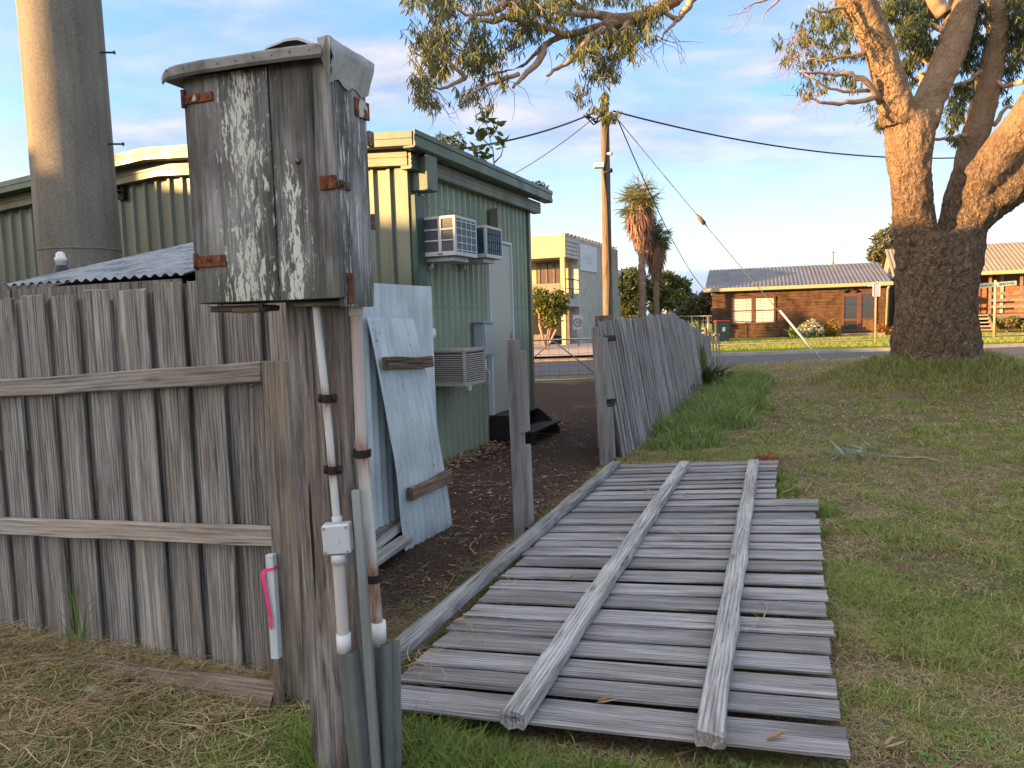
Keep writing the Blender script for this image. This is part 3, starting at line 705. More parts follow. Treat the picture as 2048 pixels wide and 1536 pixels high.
# ================================================================== SHED WITH CORRUGATED ROOF, VENT, CONCRETE POLE
S0 = px(8, 571, 5.2); sa, sb = togrid(S0); SZ = S0.z
t = thing('garden_shed', 'low shed with weathered grey corrugated roof behind the paling fence', 'shed', grid(sa, sb, 0))
pr = corr(1.62, .085, .022); n = len(pr); L = 1.9; rise = .47
P = [grid(sa + q * L, sb + u, SZ + o + q * rise) for q in (0, 1) for u, o in pr]
mb = MB(); mb.add(P, [(k, k + 1, n + k + 1, n + k) for k in range(n - 1)], True); mb.build('roof', MAT['galv_grey'], t)
mb = MB(); F_ = LF(grid(sa, sb))
for (x0, x1, y0, y1, h0, h1) in ((.10, .13, .07, 1.55, SZ - .05, SZ - .05), (L - .1, L - .07, .07, 1.55, SZ + rise - .06, SZ + rise - .06)):
    mb.box((x0, y0, 0), (x1, y1, h0), F_)
for y0 in (.07, 1.53): mb.prism([(.1, 0), (L - .07, 0), (L - .07, SZ + rise - .08), (.1, SZ - .05)], .02, Matrix(((E1.x, 0, E2.x, grid(sa, sb + y0).x), (E1.y, 0, E2.y, grid(sa, sb + y0).y), (0, 1, 0, 0), (0, 0, 0, 1))))
mb.build('wall', MAT['fascia'], t)
mb = MB(); mb.box((-.02, 0, SZ - .14), (.0, 1.6, SZ - .03), F_); mb.build('eaves_board', MAT['post'], t)
c = px(124, 550, 5.75)
t = thing('roof_vent', 'white roof vent with black rubber boot on the grey corrugated roof', 'vent', c)
zroof = c.z
mb = MB(); mb.tube([c - EZ * .02, c + EZ * .02, c + EZ * .07], [.075, .055, .04], 14); mb.build('rubber_boot', MAT['black_plastic'], t)
mb = MB(); mb.tube([c + EZ * .06, c + EZ * .10, c + EZ * .105, c + EZ * .13, c + EZ * .135, c + EZ * .16, c + EZ * .175], [.036, .036, .042, .042, .032, .032, .014], 14); mb.build('vent_cap', MAT['white'], t)
b0, b1 = px(165, 560, 7.8), px(119, 0, 7.8); ax_ = (b1 - b0).normalized(); base = b0 - ax_ * (b0.z / ax_.z)
t = thing('concrete_pole', 'thick leaning concrete power pole rising behind the left fence', 'power pole', base)
Mz = frame(base, ax_.cross(Vector((0, 1, 0))), ax_)
mb = MB(); mb.tube([(0, 0, z) for z in np.linspace(-.2, 11, 24)], [.390 - .0033 * z for z in np.linspace(-.2, 11, 24)], 40); mb.build('shaft', MAT['concrete'], t, Mz)
mb = MB(); z_ = 2.42; mb.tube([(0, 0, z_ - .004), (0, 0, z_), (0, 0, z_ + .012), (0, 0, z_ + .016)], [.382, .388, .388, .382], 40, cap=False); mb.build('seam_band', MAT['concrete'], t, Mz)
for (x, y) in ((213, 105), (231, 288)):
    p = px(x, y, 7.8); r_ = (cr - cf * .3).normalized()
    mb = MB(); mb.tube([p - cr * .16, p + cr * .082, p + cr * .084], .010, 7); mb.tube([p + cr * .072, p + cr * .084], .019, 7); mb.build('step_bolt', MAT['dark_green'], t)

# ================================================================== LEFT PALING FENCE
FA = togrid(pg(540, 1372))[0]
def fpt(x, y, da=0.0): return pplane(x, y, grid(FA + da, 0), E1)
t = thing('paling_fence', 'brown grey weathered paling fence with two rails in the left foreground', 'fence', grid(FA, -3.3, 0))
topx = [(-140, 612), (0, 601), (45, 597), (100, 590), (165, 580), (235, 576), (300, 571), (370, 560), (450, 556), (620, 548)]
def topz(b):
    p = grid(FA, b, 1.8); d = p - CAMLOC; X = 1024 + FPX * d.dot(cr) / d.dot(cf)
    y = np.interp(X, [q[0] for q in topx], [q[1] for q in topx]); return fpt(X, y).z
bR = togrid(fpt(592, 700))[1]; bb = bR + .02; k = 0
while True:
    W_ = .170 + random.uniform(-.014, .014); b1_ = bb - W_; z1 = topz(bb - W_ / 2) + random.uniform(-.012, .012)
    p = grid(FA + .012 + random.uniform(-.003, .003), b1_, -.01)
    # local x up, y to the right (E2): z = x cross y = toward camera
    lean = random.uniform(-.004, .004)
    board('paling', z1 + .01, W_, .016, frame(p, EZ + E2 * lean, EZ.cross(E2) * 1.0), MAT['paling'], t, seg=12, wob=.003, jag=.007, taper=random.uniform(0, .05))
    g = .056 + random.uniform(-.010, .012)
    p = grid(FA + .048, b1_ - g - .03, -.01)
    board('paling', z1 - random.uniform(.0, .03), g + .06, .014, frame(p, EZ, EZ.cross(E2)), MAT['paling'], t, seg=10, wob=.004, jag=.012)
    bb = b1_ - g; k += 1
    if bb < -4.75: break
def rail(y0, y1, yw0, yw1, name, z):  # y at x=0 and at x=515 (lower edge), widths in px
    pass
for (nm, pa, pb, W_) in (('rail', (0, 795), (522, 765), .088), ('rail', (0, 1070), (548, 1095), .085)):
    a_ = fpt(*pa, -.045); b_ = fpt(*pb, -.045); dirn = (b_ - a_).normalized(); a_ = a_ - dirn * .5
    zz = -E1; # outwards to the camera
    yv = zz.cross(dirn)
    board(nm, (b_ - a_).length, W_, .045, frame(a_ + E1 * .045, dirn, zz), MAT['rail'], t, seg=22, wob=.006, jag=.004)
a_ = fpt(60, 1362, -.17); b_ = fpt(548, 1428, -.17); dirn = (b_ - a_).normalized(); a_ = a_ - dirn * .9
board('plinth_board', (b_ - a_).length, .135, .03, frame(a_ + E1 * .0, dirn, -E1 + EZ * .35), MAT['plinth'], t, seg=16, wob=.02)
# end post
pl, pr_ = fpt(517, 722, -.10), fpt(576, 717, -.10); b0_ = togrid(pl)[1]; b1_ = togrid(pr_)[1]
base = grid(FA - .10, b0_ + .0, .02); H = pl.z - .02
mb = MB(); n = 14
for (x0, x1, y0, y1) in ((0, b1_ - b0_, 0, .05),):
    V_ = []; 
    ring = [(0, .02), (.02, 0), (x1 * .35, .002), (x1 * .7, 0), (x1 - .015, 0), (x1, .02), (x1, y1), (0, y1)]
    for j in range(n + 1):
        z = H * j / n
        for q, (u, v) in enumerate(ring): V_.append((u + .004 * mnoise.noise(Vector((q * 3, z * 4, 1))) - .012 * (1 - j / n) * (1 if u < .05 else -1), v + .004 * mnoise.noise(Vector((q * 3, z * 4, 7))), z - (.006 * random.random() if j == n else 0)))
    m = len(ring); mb.add(V_, [(j * m + q, j * m + (q + 1) % m, (j + 1) * m + (q + 1) % m, (j + 1) * m + q) for j in range(n) for q in range(m)] + [tuple(n * m + q for q in range(m))])
mb.build('end_post', MAT['fence_post'], t, frame(base, E2, EZ))
mb = MB(); p = fpt(500, 772, -.07); mb.tube([p, p + E2 * .04 - E1 * .02 + EZ * .008], .005, 6); mb.build('nail', MAT['rust'], t)

# ================================================================== TALL TIMBER POST (carries box and conduits)
PB, PT = px(706, 1620, 2.54), px(640, 560, 2.54)
ax_ = (PT - PB).normalized(); PB = PB - ax_ * (PB.z / ax_.z) ; Hh = 2.15
t = thing('timber_post', 'thick cracked dark timber post under the weathered wooden box', 'post', PB)
Mz = framez(PB, Vector((1, 0, 0)), ax_)
n, m = 72, 40; V_ = []
for j in range(m + 1):
    z = Hh * j / m - .05
    for k in range(n):
        an = 2 * math.pi * k / n
        sq = 1 / max(abs(math.cos(an)), abs(math.sin(an))) ** .55
        r = .106 * sq * (1.06 - .05 * j / m)
        g = mnoise.noise(Vector((math.cos(an) * 4.2, math.sin(an) * 4.2, z * .55))); g2 = mnoise.noise(Vector((math.cos(an) * 11, math.sin(an) * 11, z * 1.1 + 5)))
        r -= .024 * max(0, .20 - abs(g)) / .20 * (1 if g2 > -.2 else .3) + .004 * g2
        r += .010 * mnoise.noise(Vector((math.cos(an), math.sin(an), z * 1.7)))
        V_.append((r * math.cos(an), r * math.sin(an), z))
mb = MB(); mb.add(V_, [(j * n + k, j * n + (k + 1) % n, (j + 1) * n + (k + 1) % n, (j + 1) * n + k) for j in range(m) for k in range(n)] + [tuple(m * n + k for k in range(n))], True)
mb.build('post_trunk', MAT['post'], t, Mz)

# ================================================================== WOODEN METER BOX
QBL, QBR, QTL = px(403, 607, 2.47), px(691, 593, 2.29), px(369, 160, 2.475)
bx = (QBR - QBL); bx.z = 0; BW = bx.length; bx.normalize(); bz = (QTL - QBL).normalized()
MBX = frame(QBL, bx, bz); bxv = MBX.to_3x3() @ Vector((1, 0, 0)); byv = MBX.to_3x3() @ Vector((0, 1, 0)); bzv = MBX.to_3x3() @ Vector((0, 0, 1))
BH = (QTL - QBL).length
def dl(x, y, o=0.0):
    p = pplane(x, y, QBL + byv * o, byv); return MBX.inverted() @ p
tr = dl(655, 119); BHR = tr.z
t = thing('meter_box', 'old wooden box with flaking white paint, rusty hinges and metal cap on a timber post', 'meter box', QBL)
def dboard(x0, x1, z0a, z0b, z1a, z1b, y0, y1, mat, name, par=None, seg=10):
    """upright board with slanted ends and slightly uneven edges"""
    V_ = []; F = []
    for j in range(seg + 1):
        q = j / seg; e0 = .002 * mnoise.noise(Vector((x0 * 9, q * 5, 1))); e1 = .002 * mnoise.noise(Vector((x1 * 9, q * 5, 3)))
        for (x, y) in ((x0 + e0, y1), (x0 + e0, y0 + .003), (x0 + e0 + .003, y0), ((x0 + x1) / 2, y0 - .001), (x1 + e1 - .003, y0), (x1 + e1, y0 + .003), (x1 + e1, y1)):
            f = (x - x0) / (x1 - x0); lo = z0a + (z0b - z0a) * f; hi = z1a + (z1b - z1a) * f
            jj = .004 * mnoise.noise(Vector((x * 60, 3, 0))) if j == 0 else 0
            V_.append((x, y, lo + (hi - lo) * q + jj))
    m = 7
    F = [(j * m + k, j * m + (k + 1) % m, (j + 1) * m + (k + 1) % m, (j + 1) * m + k) for j in range(seg) for k in range(m)]
    F += [tuple(reversed(range(m))), tuple(seg * m + k for k in range(m))]
    mb = MB(); mb.add(V_, F); return mb.build(name, mat, par or t, MBX)
BD = .17
xg = dl(556, 400).x; 
zt = lambda x: BH + (BHR - BH) * x / BW
dr = dboard(0, xg - .002, 0, 0, zt(0) - .004, zt(xg) - .004, -.022, 0, MAT['door_paint'], 'door')
dboard(xg + .0035, BW, 0, .0, zt(xg), zt(BW), -.021, 0, MAT['door_paint'], 'door')
mb = MB(); mb.box((.01, .002, .012), (BW - .01, BD - .01, BH - .01)); mb.build('carcass', MAT['post'], t, MBX)
# right side board, drops a little lower
M2 = MBX @ Matrix(((0, -1, 0, BW + .0), (1, 0, 0, 0), (0, 0, 1, 0), (0, 0, 0, 1)))   # local x = depth, local y = -width
mb = MB(); V_ = []; sg = 10
for j in range(sg + 1):
    z = -.028 + (BHR + .03) * j / sg
    for (x, y) in ((-.004, .02), (-.004, .0), (BD * .5, -.002), (BD, 0), (BD, .02)): V_.append((x + .003 * mnoise.noise(Vector((x * 9, z * 8, 2))), y - .0015, z + (.006 * mnoise.noise(Vector((x * 50, 1, 1))) if j == 0 else 0)))
mb.add(V_, [(j * 5 + k, (j + 1) * 5 + k, (j + 1) * 5 + (k + 1) % 5, j * 5 + (k + 1) % 5) for j in range(sg) for k in range(5)] + [tuple(range(5)), tuple(reversed(range(sg * 5, sg * 5 + 5)))])
sp = mb.build('side_panel', MAT['side_paint'], t, M2)
mb = MB(); mb.box((.0, .0, -.002), (BW - .02, BD, .01)); mb.build('floor_board', MAT['rail_bottom'], t, MBX)
p_ = dl(414, 612)
board('bottom_cleat', .20, .09, .020, MBX @ Matrix.Translation((.012, .03, -.030)), MAT['rail_bottom'], t, jag=.012, wob=.006)
board('bottom_cleat', .10, .05, .016, MBX @ Matrix.Translation((.125, .0, -.036)), MAT['batten'], t, jag=.008)
mb = MB(); mb.box((BW * .62, .02, -.022), (BW - .002, .10, -.003), None, .004); mb.build('bottom_cleat', MAT['rail_bottom'], t, MBX)
# metal cap: bowed slab with rolled front lip
NX = 26; V_ = []; prof = [(-.060, -.014), (-.067, -.006), (-.067, .018), (-.060, .026), (0, .030), (.10, .034), (.20, .030), (.20, .0), (.1, .004), (-.052, .004), (-.052, -.006)]
m = len(prof)
for k in range(NX + 1):
    q = k / NX; x = -.062 + (BW + .062) * q; z0 = zt(x)
    dip = -.012 * math.exp(-q * 16) + .004 * math.sin(q * 3.1) ; sh = max(0, 1 - q / .10)
    for (y, z) in prof: V_.append((x + (0.0), y * (1 - .35 * sh * sh) + .0015 * mnoise.noise(Vector((x * 14, y * 9, 0))), z0 + z * (1 - .3 * sh) + dip + .0012 * mnoise.noise(Vector((x * 9, 4, z * 9)))))
mb = MB(); mb.add(V_, [(k * m + j, k * m + (j + 1) % m, (k + 1) * m + (j + 1) % m, (k + 1) * m + j) for k in range(NX) for j in range(m)] + [tuple(reversed(range(m))), tuple(NX * m + j for j in range(m))])
cap = mb.build('metal_cap', MAT['roof_cap'], t, MBX)
mb = MB()
for k in range(9): x = -.02 + k * .065; mb.tube([(x, -.067, zt(x) + .010), (x, -.069, zt(x) + .010)], .004, 8)
mb.build('cap_nail', MAT['roof_cap'], cap, MBX)
# flashing wrapped over the right end
V_ = []; n = 10; m = 6
for k in range(n + 1):
    y = -.070 + (BD + .085) * k / n
    fl = 1 - abs(k - 3) / 9
    for j, (x, z) in enumerate(((-.01, .036), (.022, .040), (.034, .034), (.030, .008), (.014, -.030), (.006, -.070 - .010 * math.sin(k * 1.7)))):
        V_.append((BW + x + .005 * mnoise.noise(Vector((x * 40, y * 22, 0))), y + (.0 if j < 3 else .0) + (.055 if (k == 0 and j >= 4) else 0), zt(BW) + z + .006 * mnoise.noise(Vector((x * 30, y * 26, 4)))))
mb = MB(); mb.add(V_, [(k * m + j, k * m + j + 1, (k + 1) * m + j + 1, (k + 1) * m + j) for k in range(n) for j in range(m - 1)], True)
# front return of the flashing
V2 = [(BW - .01, -.071, zt(BW) + .036), (BW + .022, -.071, zt(BW) + .040), (BW + .034, -.070, zt(BW) + .034), (BW + .030, -.067, zt(BW) + .008), (BW + .014, -.045, zt(BW) - .03), (BW + .004, -.026, zt(BW) - .07), (BW - .004, -.030, zt(BW) - .06), (BW - .008, -.062, zt(BW) - .01)]
mb.add(V2, [tuple(range(8))]); mb.build('flashing', MAT['flashing'], t, MBX)
mb = MB(); V_ = []; n = 12
for k in range(n + 1):
    q = k / n
    for y in (-.02, .05, .12): V_.append((.30 + .27 * q, y, zt(.4) + .042 + .036 * math.sin(math.pi * min(1, q * 1.25)) ** .8 * (1 if y < .1 else .55) * (1 - .35 * q) - .015 * q + .006 * mnoise.noise(Vector((q * 7, y * 20, 0)))))
mb.add(V_, [(k * 3 + j, k * 3 + j + 1, (k + 1) * 3 + j + 1, (k + 1) * 3 + j) for k in range(n) for j in range(2)])
F0 = [V_[3 * k] for k in range(n + 1)]; mb.add([(a[0], a[1] - .001, a[2]) for a in F0] + [(a[0] + .004, a[1] - .012, a[2] - .012) for a in F0], [(k, k + 1, n + 2 + k, n + 1 + k) for k in range(n)]); mb.build('lifted_tin', MAT['flashing'], cap, MBX)
def plate(par, name, mat, x0, y0, x1, y1, th=.005, screws=()):
    a_, b_ = dl(x0, y1, -.024), dl(x1, y0, -.024)
    mb = MB(); mb.box((a_.x, a_.y - th, a_.z), (b_.x, a_.y, b_.z), None, .0018); h = mb.build(name, mat, par, MBX)
    for (sx, sy) in screws:
        q = dl(sx, sy, -.024 - th); mb = MB(); mb.tube([(q.x, q.y - .0025, q.z), (q.x, q.y, q.z)], [.0055, .0065], 9); mb.build('screw', MAT['rust'], h, MBX)
    return h
h = plate(t, 'hinge', MAT['rust_paint'], 370, 183, 426, 210, screws=((378, 197), (396, 195), (414, 193)))
mb = MB(); q = dl(369, 197, -.024); mb.tube([(q.x - .002, q.y - .004, q.z - .03), (q.x - .002, q.y - .004, q.z + .025)], .007, 8); mb.build('pin', MAT['rust'], h, MBX)
h = plate(t, 'hinge', MAT['rust'], 395, 509, 452, 536, screws=((402, 523), (420, 520), (441, 521)))
mb = MB(); q = dl(394, 523, -.024); mb.tube([(q.x - .002, q.y - .004, q.z - .025), (q.x - .002, q.y - .004, q.z + .025)], .007, 8); mb.build('pin', MAT['rust'], h, MBX)
h = plate(t, 'hasp', MAT['rust'], 641, 349, 674, 381, screws=((654, 356), (652, 373)))
mb = MB(); q = dl(682, 366, -.024)
mb.box((q.x - .012, q.y - .006, q.z - .004), (BW + .004, q.y - .002, q.z + .008), None, .001); mb.box((BW + .004, -.02, q.z - .012), (BW + .007, .05, q.z + .014), None, .001)
mb.tube([(BW + .006, -.008, q.z - .008), (BW + .018, -.008, q.z - .006), (BW + .018, -.008, q.z + .008), (BW + .006, -.008, q.z + .010)], .003, 6); mb.build('staple', MAT['batten'], h, MBX)
mb = MB(); mb.box((BW + .001, .095, BHR - .14), (BW + .010, BD + .01, BHR - .085), None, .002); mb.build('side_bracket', MAT['rust_paint'], t, MBX)
mb = MB(); mb.box((BW + .002, .01, -.02), (BW + .009, .035, .075), None, .002); mb.build('side_strap', MAT['rust'], t, MBX)
mb = MB(); mb.box((BW, BD, BHR - .22), (BW + .012, BD + .03, BHR - .17), None, .003); mb.build('side_lug', MAT['batten'], t, MBX); mb = MB(); mb.box((BW, BD, .22), (BW + .012, BD + .02, .27), None, .003); mb.build('side_lug', MAT['batten'], t, MBX)
# knot on the door's right board
q = dl(597, 322, -.0225); mb = MB(); mb.tube([(q.x, q.y - .002, q.z), (q.x, q.y - .003, q.z), (q.x, q.y + .002, q.z)], [.010, .005, .003], 12); mb.build('knot', MAT['post'], dr, MBX)

# ================================================================== CONDUITS ON THE POST
def conduit(par, name, pts, r, rust=(), pink=None, mat=None, nn=14):
    """pts: (x, y, D, r) along the pipe"""
    mb = MB(); fine = []
    for (a_, b_) in zip(pts[:-1], pts[1:]):
        m = max(2, int(abs(b_[1] - a_[1]) / 9))
        for k in range(m): q = k / m; fine.append(tuple(a_[i] + (b_[i] - a_[i]) * q for i in range(3)))
    fine.append(pts[-1][:3])
    mb.tube([px(*f) for f in fine], r, nn); ob = mb.build(name, mat or MAT['pvc'], par)
    at = ob.data.color_attributes.new('tone', 'FLOAT_COLOR', 'POINT')
    for i_, v in enumerate(ob.data.vertices):
        f = fine[min(i_ // nn, len(fine) - 1)]; y = f[1]; rr = 0
        for (y0, up, dn) in rust:
            d = y - y0; j_ = 1 + .5 * math.sin((i_ % nn) * 1.9)
            rr = max(rr, math.exp(-abs(d) / (up if d < 0 else dn) / j_) * 1.9)
        at.data[i_].color = (min(1, rr), (pink(y) if pink else 0), 0, 1)
    return ob
def clamp(par, x, y, D, r, W_, tilt=0):
    c = px(x, y, D); mb = MB(); V_ = []; n = 12; h = .0135
    for s_ in (-1, 1):
        for k in range(n + 1):
            an = math.pi * k / n; V_.append(c - cr * math.cos(an) * (r + .004) - Vector((0, 1, 0)) * math.sin(an) * (r + .004) + EZ * h * s_)
    mb.add(V_, [(k, k + 1, n + 2 + k, n + 1 + k) for k in range(n)])
    for sg_ in (-1, 1):
        a_ = c + cr * sg_ * (r + .002) + Vector((0, r * .6, 0)); mb.tube([a_, a_ + cr * sg_ * (W_ - r)], h * 1.05, 8)
    return mb.build('saddle', MAT['black'], par)
t = thing('electrical_conduit', 'thin white conduit with a square junction box on the post', 'conduit', px(690, 1530, 2.36))
DA = 2.385
conduit(t, 'pipe', [(630, 590, DA + .02), (640, 690, DA + .01), (651, 790, DA), (664, 930, DA - .01), (674, 1045, DA - .02)], .0125, rust=((797, 14, 18), (940, 18, 12)))
clamp(t, 654, 797, DA - .005, .0125, .026); clamp(t, 665, 940, DA - .015, .0125, .026)
mb = MB(); c = px(674, 1040, DA - .02); mb.tube([c + EZ * .012, c - EZ * .012], .0165, 14); mb.tube([c - EZ * .012, c - EZ * .05], .021, 14); mb.build('coupling', MAT['pvc_box'], t)
j0 = px(647, 1111, DA - .05); jx = (px(703, 1107, DA - .05) - j0).normalized(); jz = EZ
MJ = frame(j0, jx, jz)
mb = MB(); mb.box((0, .006, 0), (.088, .05, .095), None, .004); jb = mb.build('junction_box', MAT['pvc_box'], t, MJ)
mb = MB(); mb.box((.001, -.003, .001), (.087, .0055, .094), None, .003); mb.build('lid', MAT['pvc_box'], jb, MJ)
mb = MB(); mb.tube([(.044, -.0032, .047), (.044, -.0046, .047)], [.0145, .0135], 22); mb.tube([(.044, -.0046, .047), (.044, -.0049, .047)], [.0118, .0118], 22); mb.build('knockout', MAT['pvc_box'], jb, MJ)
for (x, z) in ((.009, .009), (.079, .009), (.009, .086), (.079, .086)):
    mb = MB(); mb.tube([(x, -.0034, z), (x, -.0048, z)], .0042, 10); mb.build('screw', MAT['steel'], jb, MJ)
conduit(t, 'pipe', [(677, 1118, DA - .03), (688, 1300, DA - .03)], .0195, rust=((1112, 2, 5),), pink=lambda y: .35)
mb = MB(); c = px(677, 1113, DA - .03); mb.tube([c + EZ * .01, c - EZ * .022], .0245, 16); mb.build('coupling', MAT['pvc_box'], t)
mb = MB(); c = px(687, 1272, DA - .03); mb.tube([c + EZ * .008, c - EZ * .052], .0235, 16); mb.build('coupling', MAT['white'], t)
DBb = 2.44
t = thing('service_conduit', 'thicker pink tinged conduit with rust stains on the right side of the post', 'conduit', px(765, 1530, DBb))
conduit(t, 'pipe', [(708, 590, DBb), (713, 640, DBb), (724, 900, DBb - .01), (738, 1060, DBb - .01), (758, 1290, DBb - .01)], .0195, rust=((906, 22, 26), (1155, 26, 75), (1262, 40, 8)), pink=lambda y: max(0, min(1, (960 - y) / 250)) * .75 + .08)
mb = MB(); c = px(710, 585, DBb); mb.tube([c, c - EZ * .075], .0235, 16); mb.build('coupling', MAT['white'], t)
clamp(t, 723, 907, DBb - .01, .0195, .026); clamp(t, 746, 1156, DBb - .01, .0195, .026)
mb = MB(); c = px(757, 1243, DBb - .01); mb.tube([c, c - EZ * .068], .0245, 16); mb.build('coupling', MAT['white'], t)
# galvanised guards
def guard(xc, ytop, D, w_, d_, lab, top_open=True):
    """folded channel with a rounded front"""
    top = px(xc[0], ytop, D); bot = px(xc[1], 1600, D); bot = bot + (top - bot) * ((0.0 - bot.z) / (top.z - bot.z)) if bot.z < 0 else bot
    V_ = []; m = 14
    q_ = w_ * .5; prof_ = [(-w_ / 2 - .012, d_ + .004), (-w_ / 2 - .010, d_ - .012), (-q_ * .9, d_ - .014)] + [(-q_ * .62 * math.cos(math.pi * k / 10), d_ - .014 - (d_ - .014) * math.sin(math.pi * k / 10) ** .8) for k in range(0, 11)] + [(q_ * .9, d_ - .014), (w_ / 2 + .010, d_ - .012), (w_ / 2 + .012, d_ + .004)]
    n = len(prof_)
    for j in range(m + 1):
        c = top + (bot - top) * j / m
        for (u, v) in prof_: V_.append(c + Vector((1, 0, 0)) * (u + .0015 * mnoise.noise(Vector((u * 30, j * .8, 0)))) + Vector((0, 1, 0)) * (v + .002 * mnoise.noise(Vector((u * 20, j * .6, 9)))))
    mb = MB(); mb.add(V_, [(j * n + k, (j + 1) * n + k, (j + 1) * n + k + 1, j * n + k + 1) for j in range(m) for k in range(n - 1)], False)
    return tag(mb.build('cable_guard', MAT['galv_guard'], None, None, bot), lab, 'cable guard', 'galvanised guards at the post foot')
guard((697, 728), 1306, 2.33, .078, .055, 'wide galvanised guard over the left conduit at the post foot')
guard((770, 775), 1290, 2.40, .062, .05, 'narrow galvanised guard over the right rusty conduit at the post foot')
g0_, g1_ = px(711, 980, 2.36), px(757, 1610, 2.29)
mb = MB(); d_ = (g0_ - g1_).normalized(); mb.box((-.0145, -.004, 0), (.0145, .022, (g0_ - g1_).length), framez(g1_, Vector((1, 0, 0)), d_), .003)
tag(mb.build('metal_strip', MAT['galv_guard'], None, None, g1_), 'slim grey metal stake standing between the two conduits', 'stake')

# ================================================================== SURVEY PEG
a_, b_ = pg(559, 1420), px(542, 1108, 3.06)
d_ = (b_ - a_).normalized(); Lp = (b_ - a_).length; MP = framez(a_ - d_ * .03, Vector((1, 0, 0)) + Vector((0, -.25, 0)), d_)
t = thing('survey_peg', 'white topped timber survey peg with pink tape in front of the fence', 'peg', a_)
zc = Lp * .38
mb = MB(); mb.box((-.018, -.017, zc), (.018, .017, Lp + .03), MP, .003); mb.build('painted_top', MAT['peg_white'], t)
mb = MB(); mb.box((-.0175, -.0165, 0), (.0175, .0165, zc), MP, .003); mb.build('peg_shaft', MAT['peg_wood'], t)
mb = MB()
def strip(mb, path, w_, wd):
    V_ = []
    for (p, ww) in path: V_ += [MP @ Vector(p) - MP.to_3x3() @ Vector(wd) * ww * w_, MP @ Vector(p) + MP.to_3x3() @ Vector(wd) * ww * w_]
    mb.add(V_, [(2 * k, 2 * k + 1, 2 * k + 3, 2 * k + 2) for k in range(len(path) - 1)])
zz = Lp - .030
strip(mb, [((-.023, .02, zz - .006), 1), ((-.023, -.0225, zz - .004), 1), ((.0, -.0235, zz), 1), ((.0225, -.0225, zz + .004), 1), ((.023, .02, zz + .005), 1)], .006, (0, 0, 1))
strip(mb, [((-.020, -.0245, zz), 1), ((-.026, -.028, zz - .02), 1.3), ((-.020, -.030, zz - .06), 1.1), ((-.012, -.028, zz - .11), 1), ((-.005, -.030, zz - .16), 1.1), ((.000, -.027, zz - .20), .95), ((-.002, -.030, zz - .235), 1.1), ((.003, -.029, zz - .248), .2)], .008, (1, 0, 0))
mb.build('pink_tape', MAT['pink'], t)
# ================================================================== NOTCHED POSTS
def notched(name, label, base, prof, th, mat, lean=0.0, group=None):
    t0 = frame(base, E2, EZ - E2 * lean)
    # prism extrudes along local z: put profile (w,z) in a frame whose z is depth
    M0 = Matrix(((E2.x, -E2.x * lean, E1.x, base.x), (E2.y, -E2.y * lean, E1.y, base.y), (0, 1, 0, base.z), (0, 0, 0, 1)))
    V_ = [M0 @ Vector((p[0], p[1], d)) for d in (0, th) for p in prof]; n = len(prof)
    Mi = frame(base, E2, EZ); Vi = [Mi.inverted() @ v for v in V_]
    mb = MB(); mb.add(Vi, [tuple(range(n)), tuple(reversed(range(n, 2 * n)))] + [(k, n + k, n + (k + 1) % n, (k + 1) % n) for k in range(n)])
    ob = mb.build(name, mat, None, Mi); return tag(ob, label, 'post', group)
b1 = pg(1029, 1082)
notched('notched_post', 'grey notched fence post standing alone on the dirt in front of the door steps', b1, [(0, -.1), (0, .7), (-.004, 1.40), (.0, 1.455), (.066, 1.452), (.068, 1.372), (.118, 1.37), (.122, .80), (.118, .795), (.080, .79), (.080, .695), (.118, .70), (.122, .69), (.125, .12), (.118, .105), (.086, .11), (.084, -.1)], .09, MAT['notch_post'], .012, 'old notched fence posts')
b2 = pg(1200, 930)
notched('notched_post', 'grey notched fence post at the near end of the standing palings', b2, [(0, -.1), (0, 1.49), (.055, 1.485), (.057, 1.38), (.165, 1.375), (.165, .72), (.112, .715), (.112, .63), (.160, .63), (.155, .07), (.12, .06), (.12, -.1)], .10, MAT['notch_post'], .045, 'old notched fence posts')
p = px(1189, 633, 9.0); p.z = 0
mb = MB(); mb.box((0, 0, 0), (.165, .17, 1.61), None, .008); tag(mb.build('square_post', MAT['pole_wood'], None, frame(p, E2, EZ)), 'square timber post with a flat sunlit top just behind the notched post', 'post')
# rotten rail ends between post and palings
t = b2 + E2 * .10 + EZ * 1.33 + E1 * .02
tag(board('rail_stub', .12, .07, .06, frame(t - E2 * .04, E2 + E1 * .35, EZ), MAT['rot'], None, jag=.02, wob=.02), 'dark rotten rail end joining the notched post to the first paling near its top', 'rail end', 'broken rail ends')
tag(board('rail_stub', .11, .08, .07, frame(b2 + E2 * .06 + EZ * .64 + E1 * .02, E2 + E1 * .3, EZ), MAT['rot'], None, jag=.02, wob=.02), 'dark rail end sticking out of the notch halfway down the post', 'rail end', 'broken rail ends')

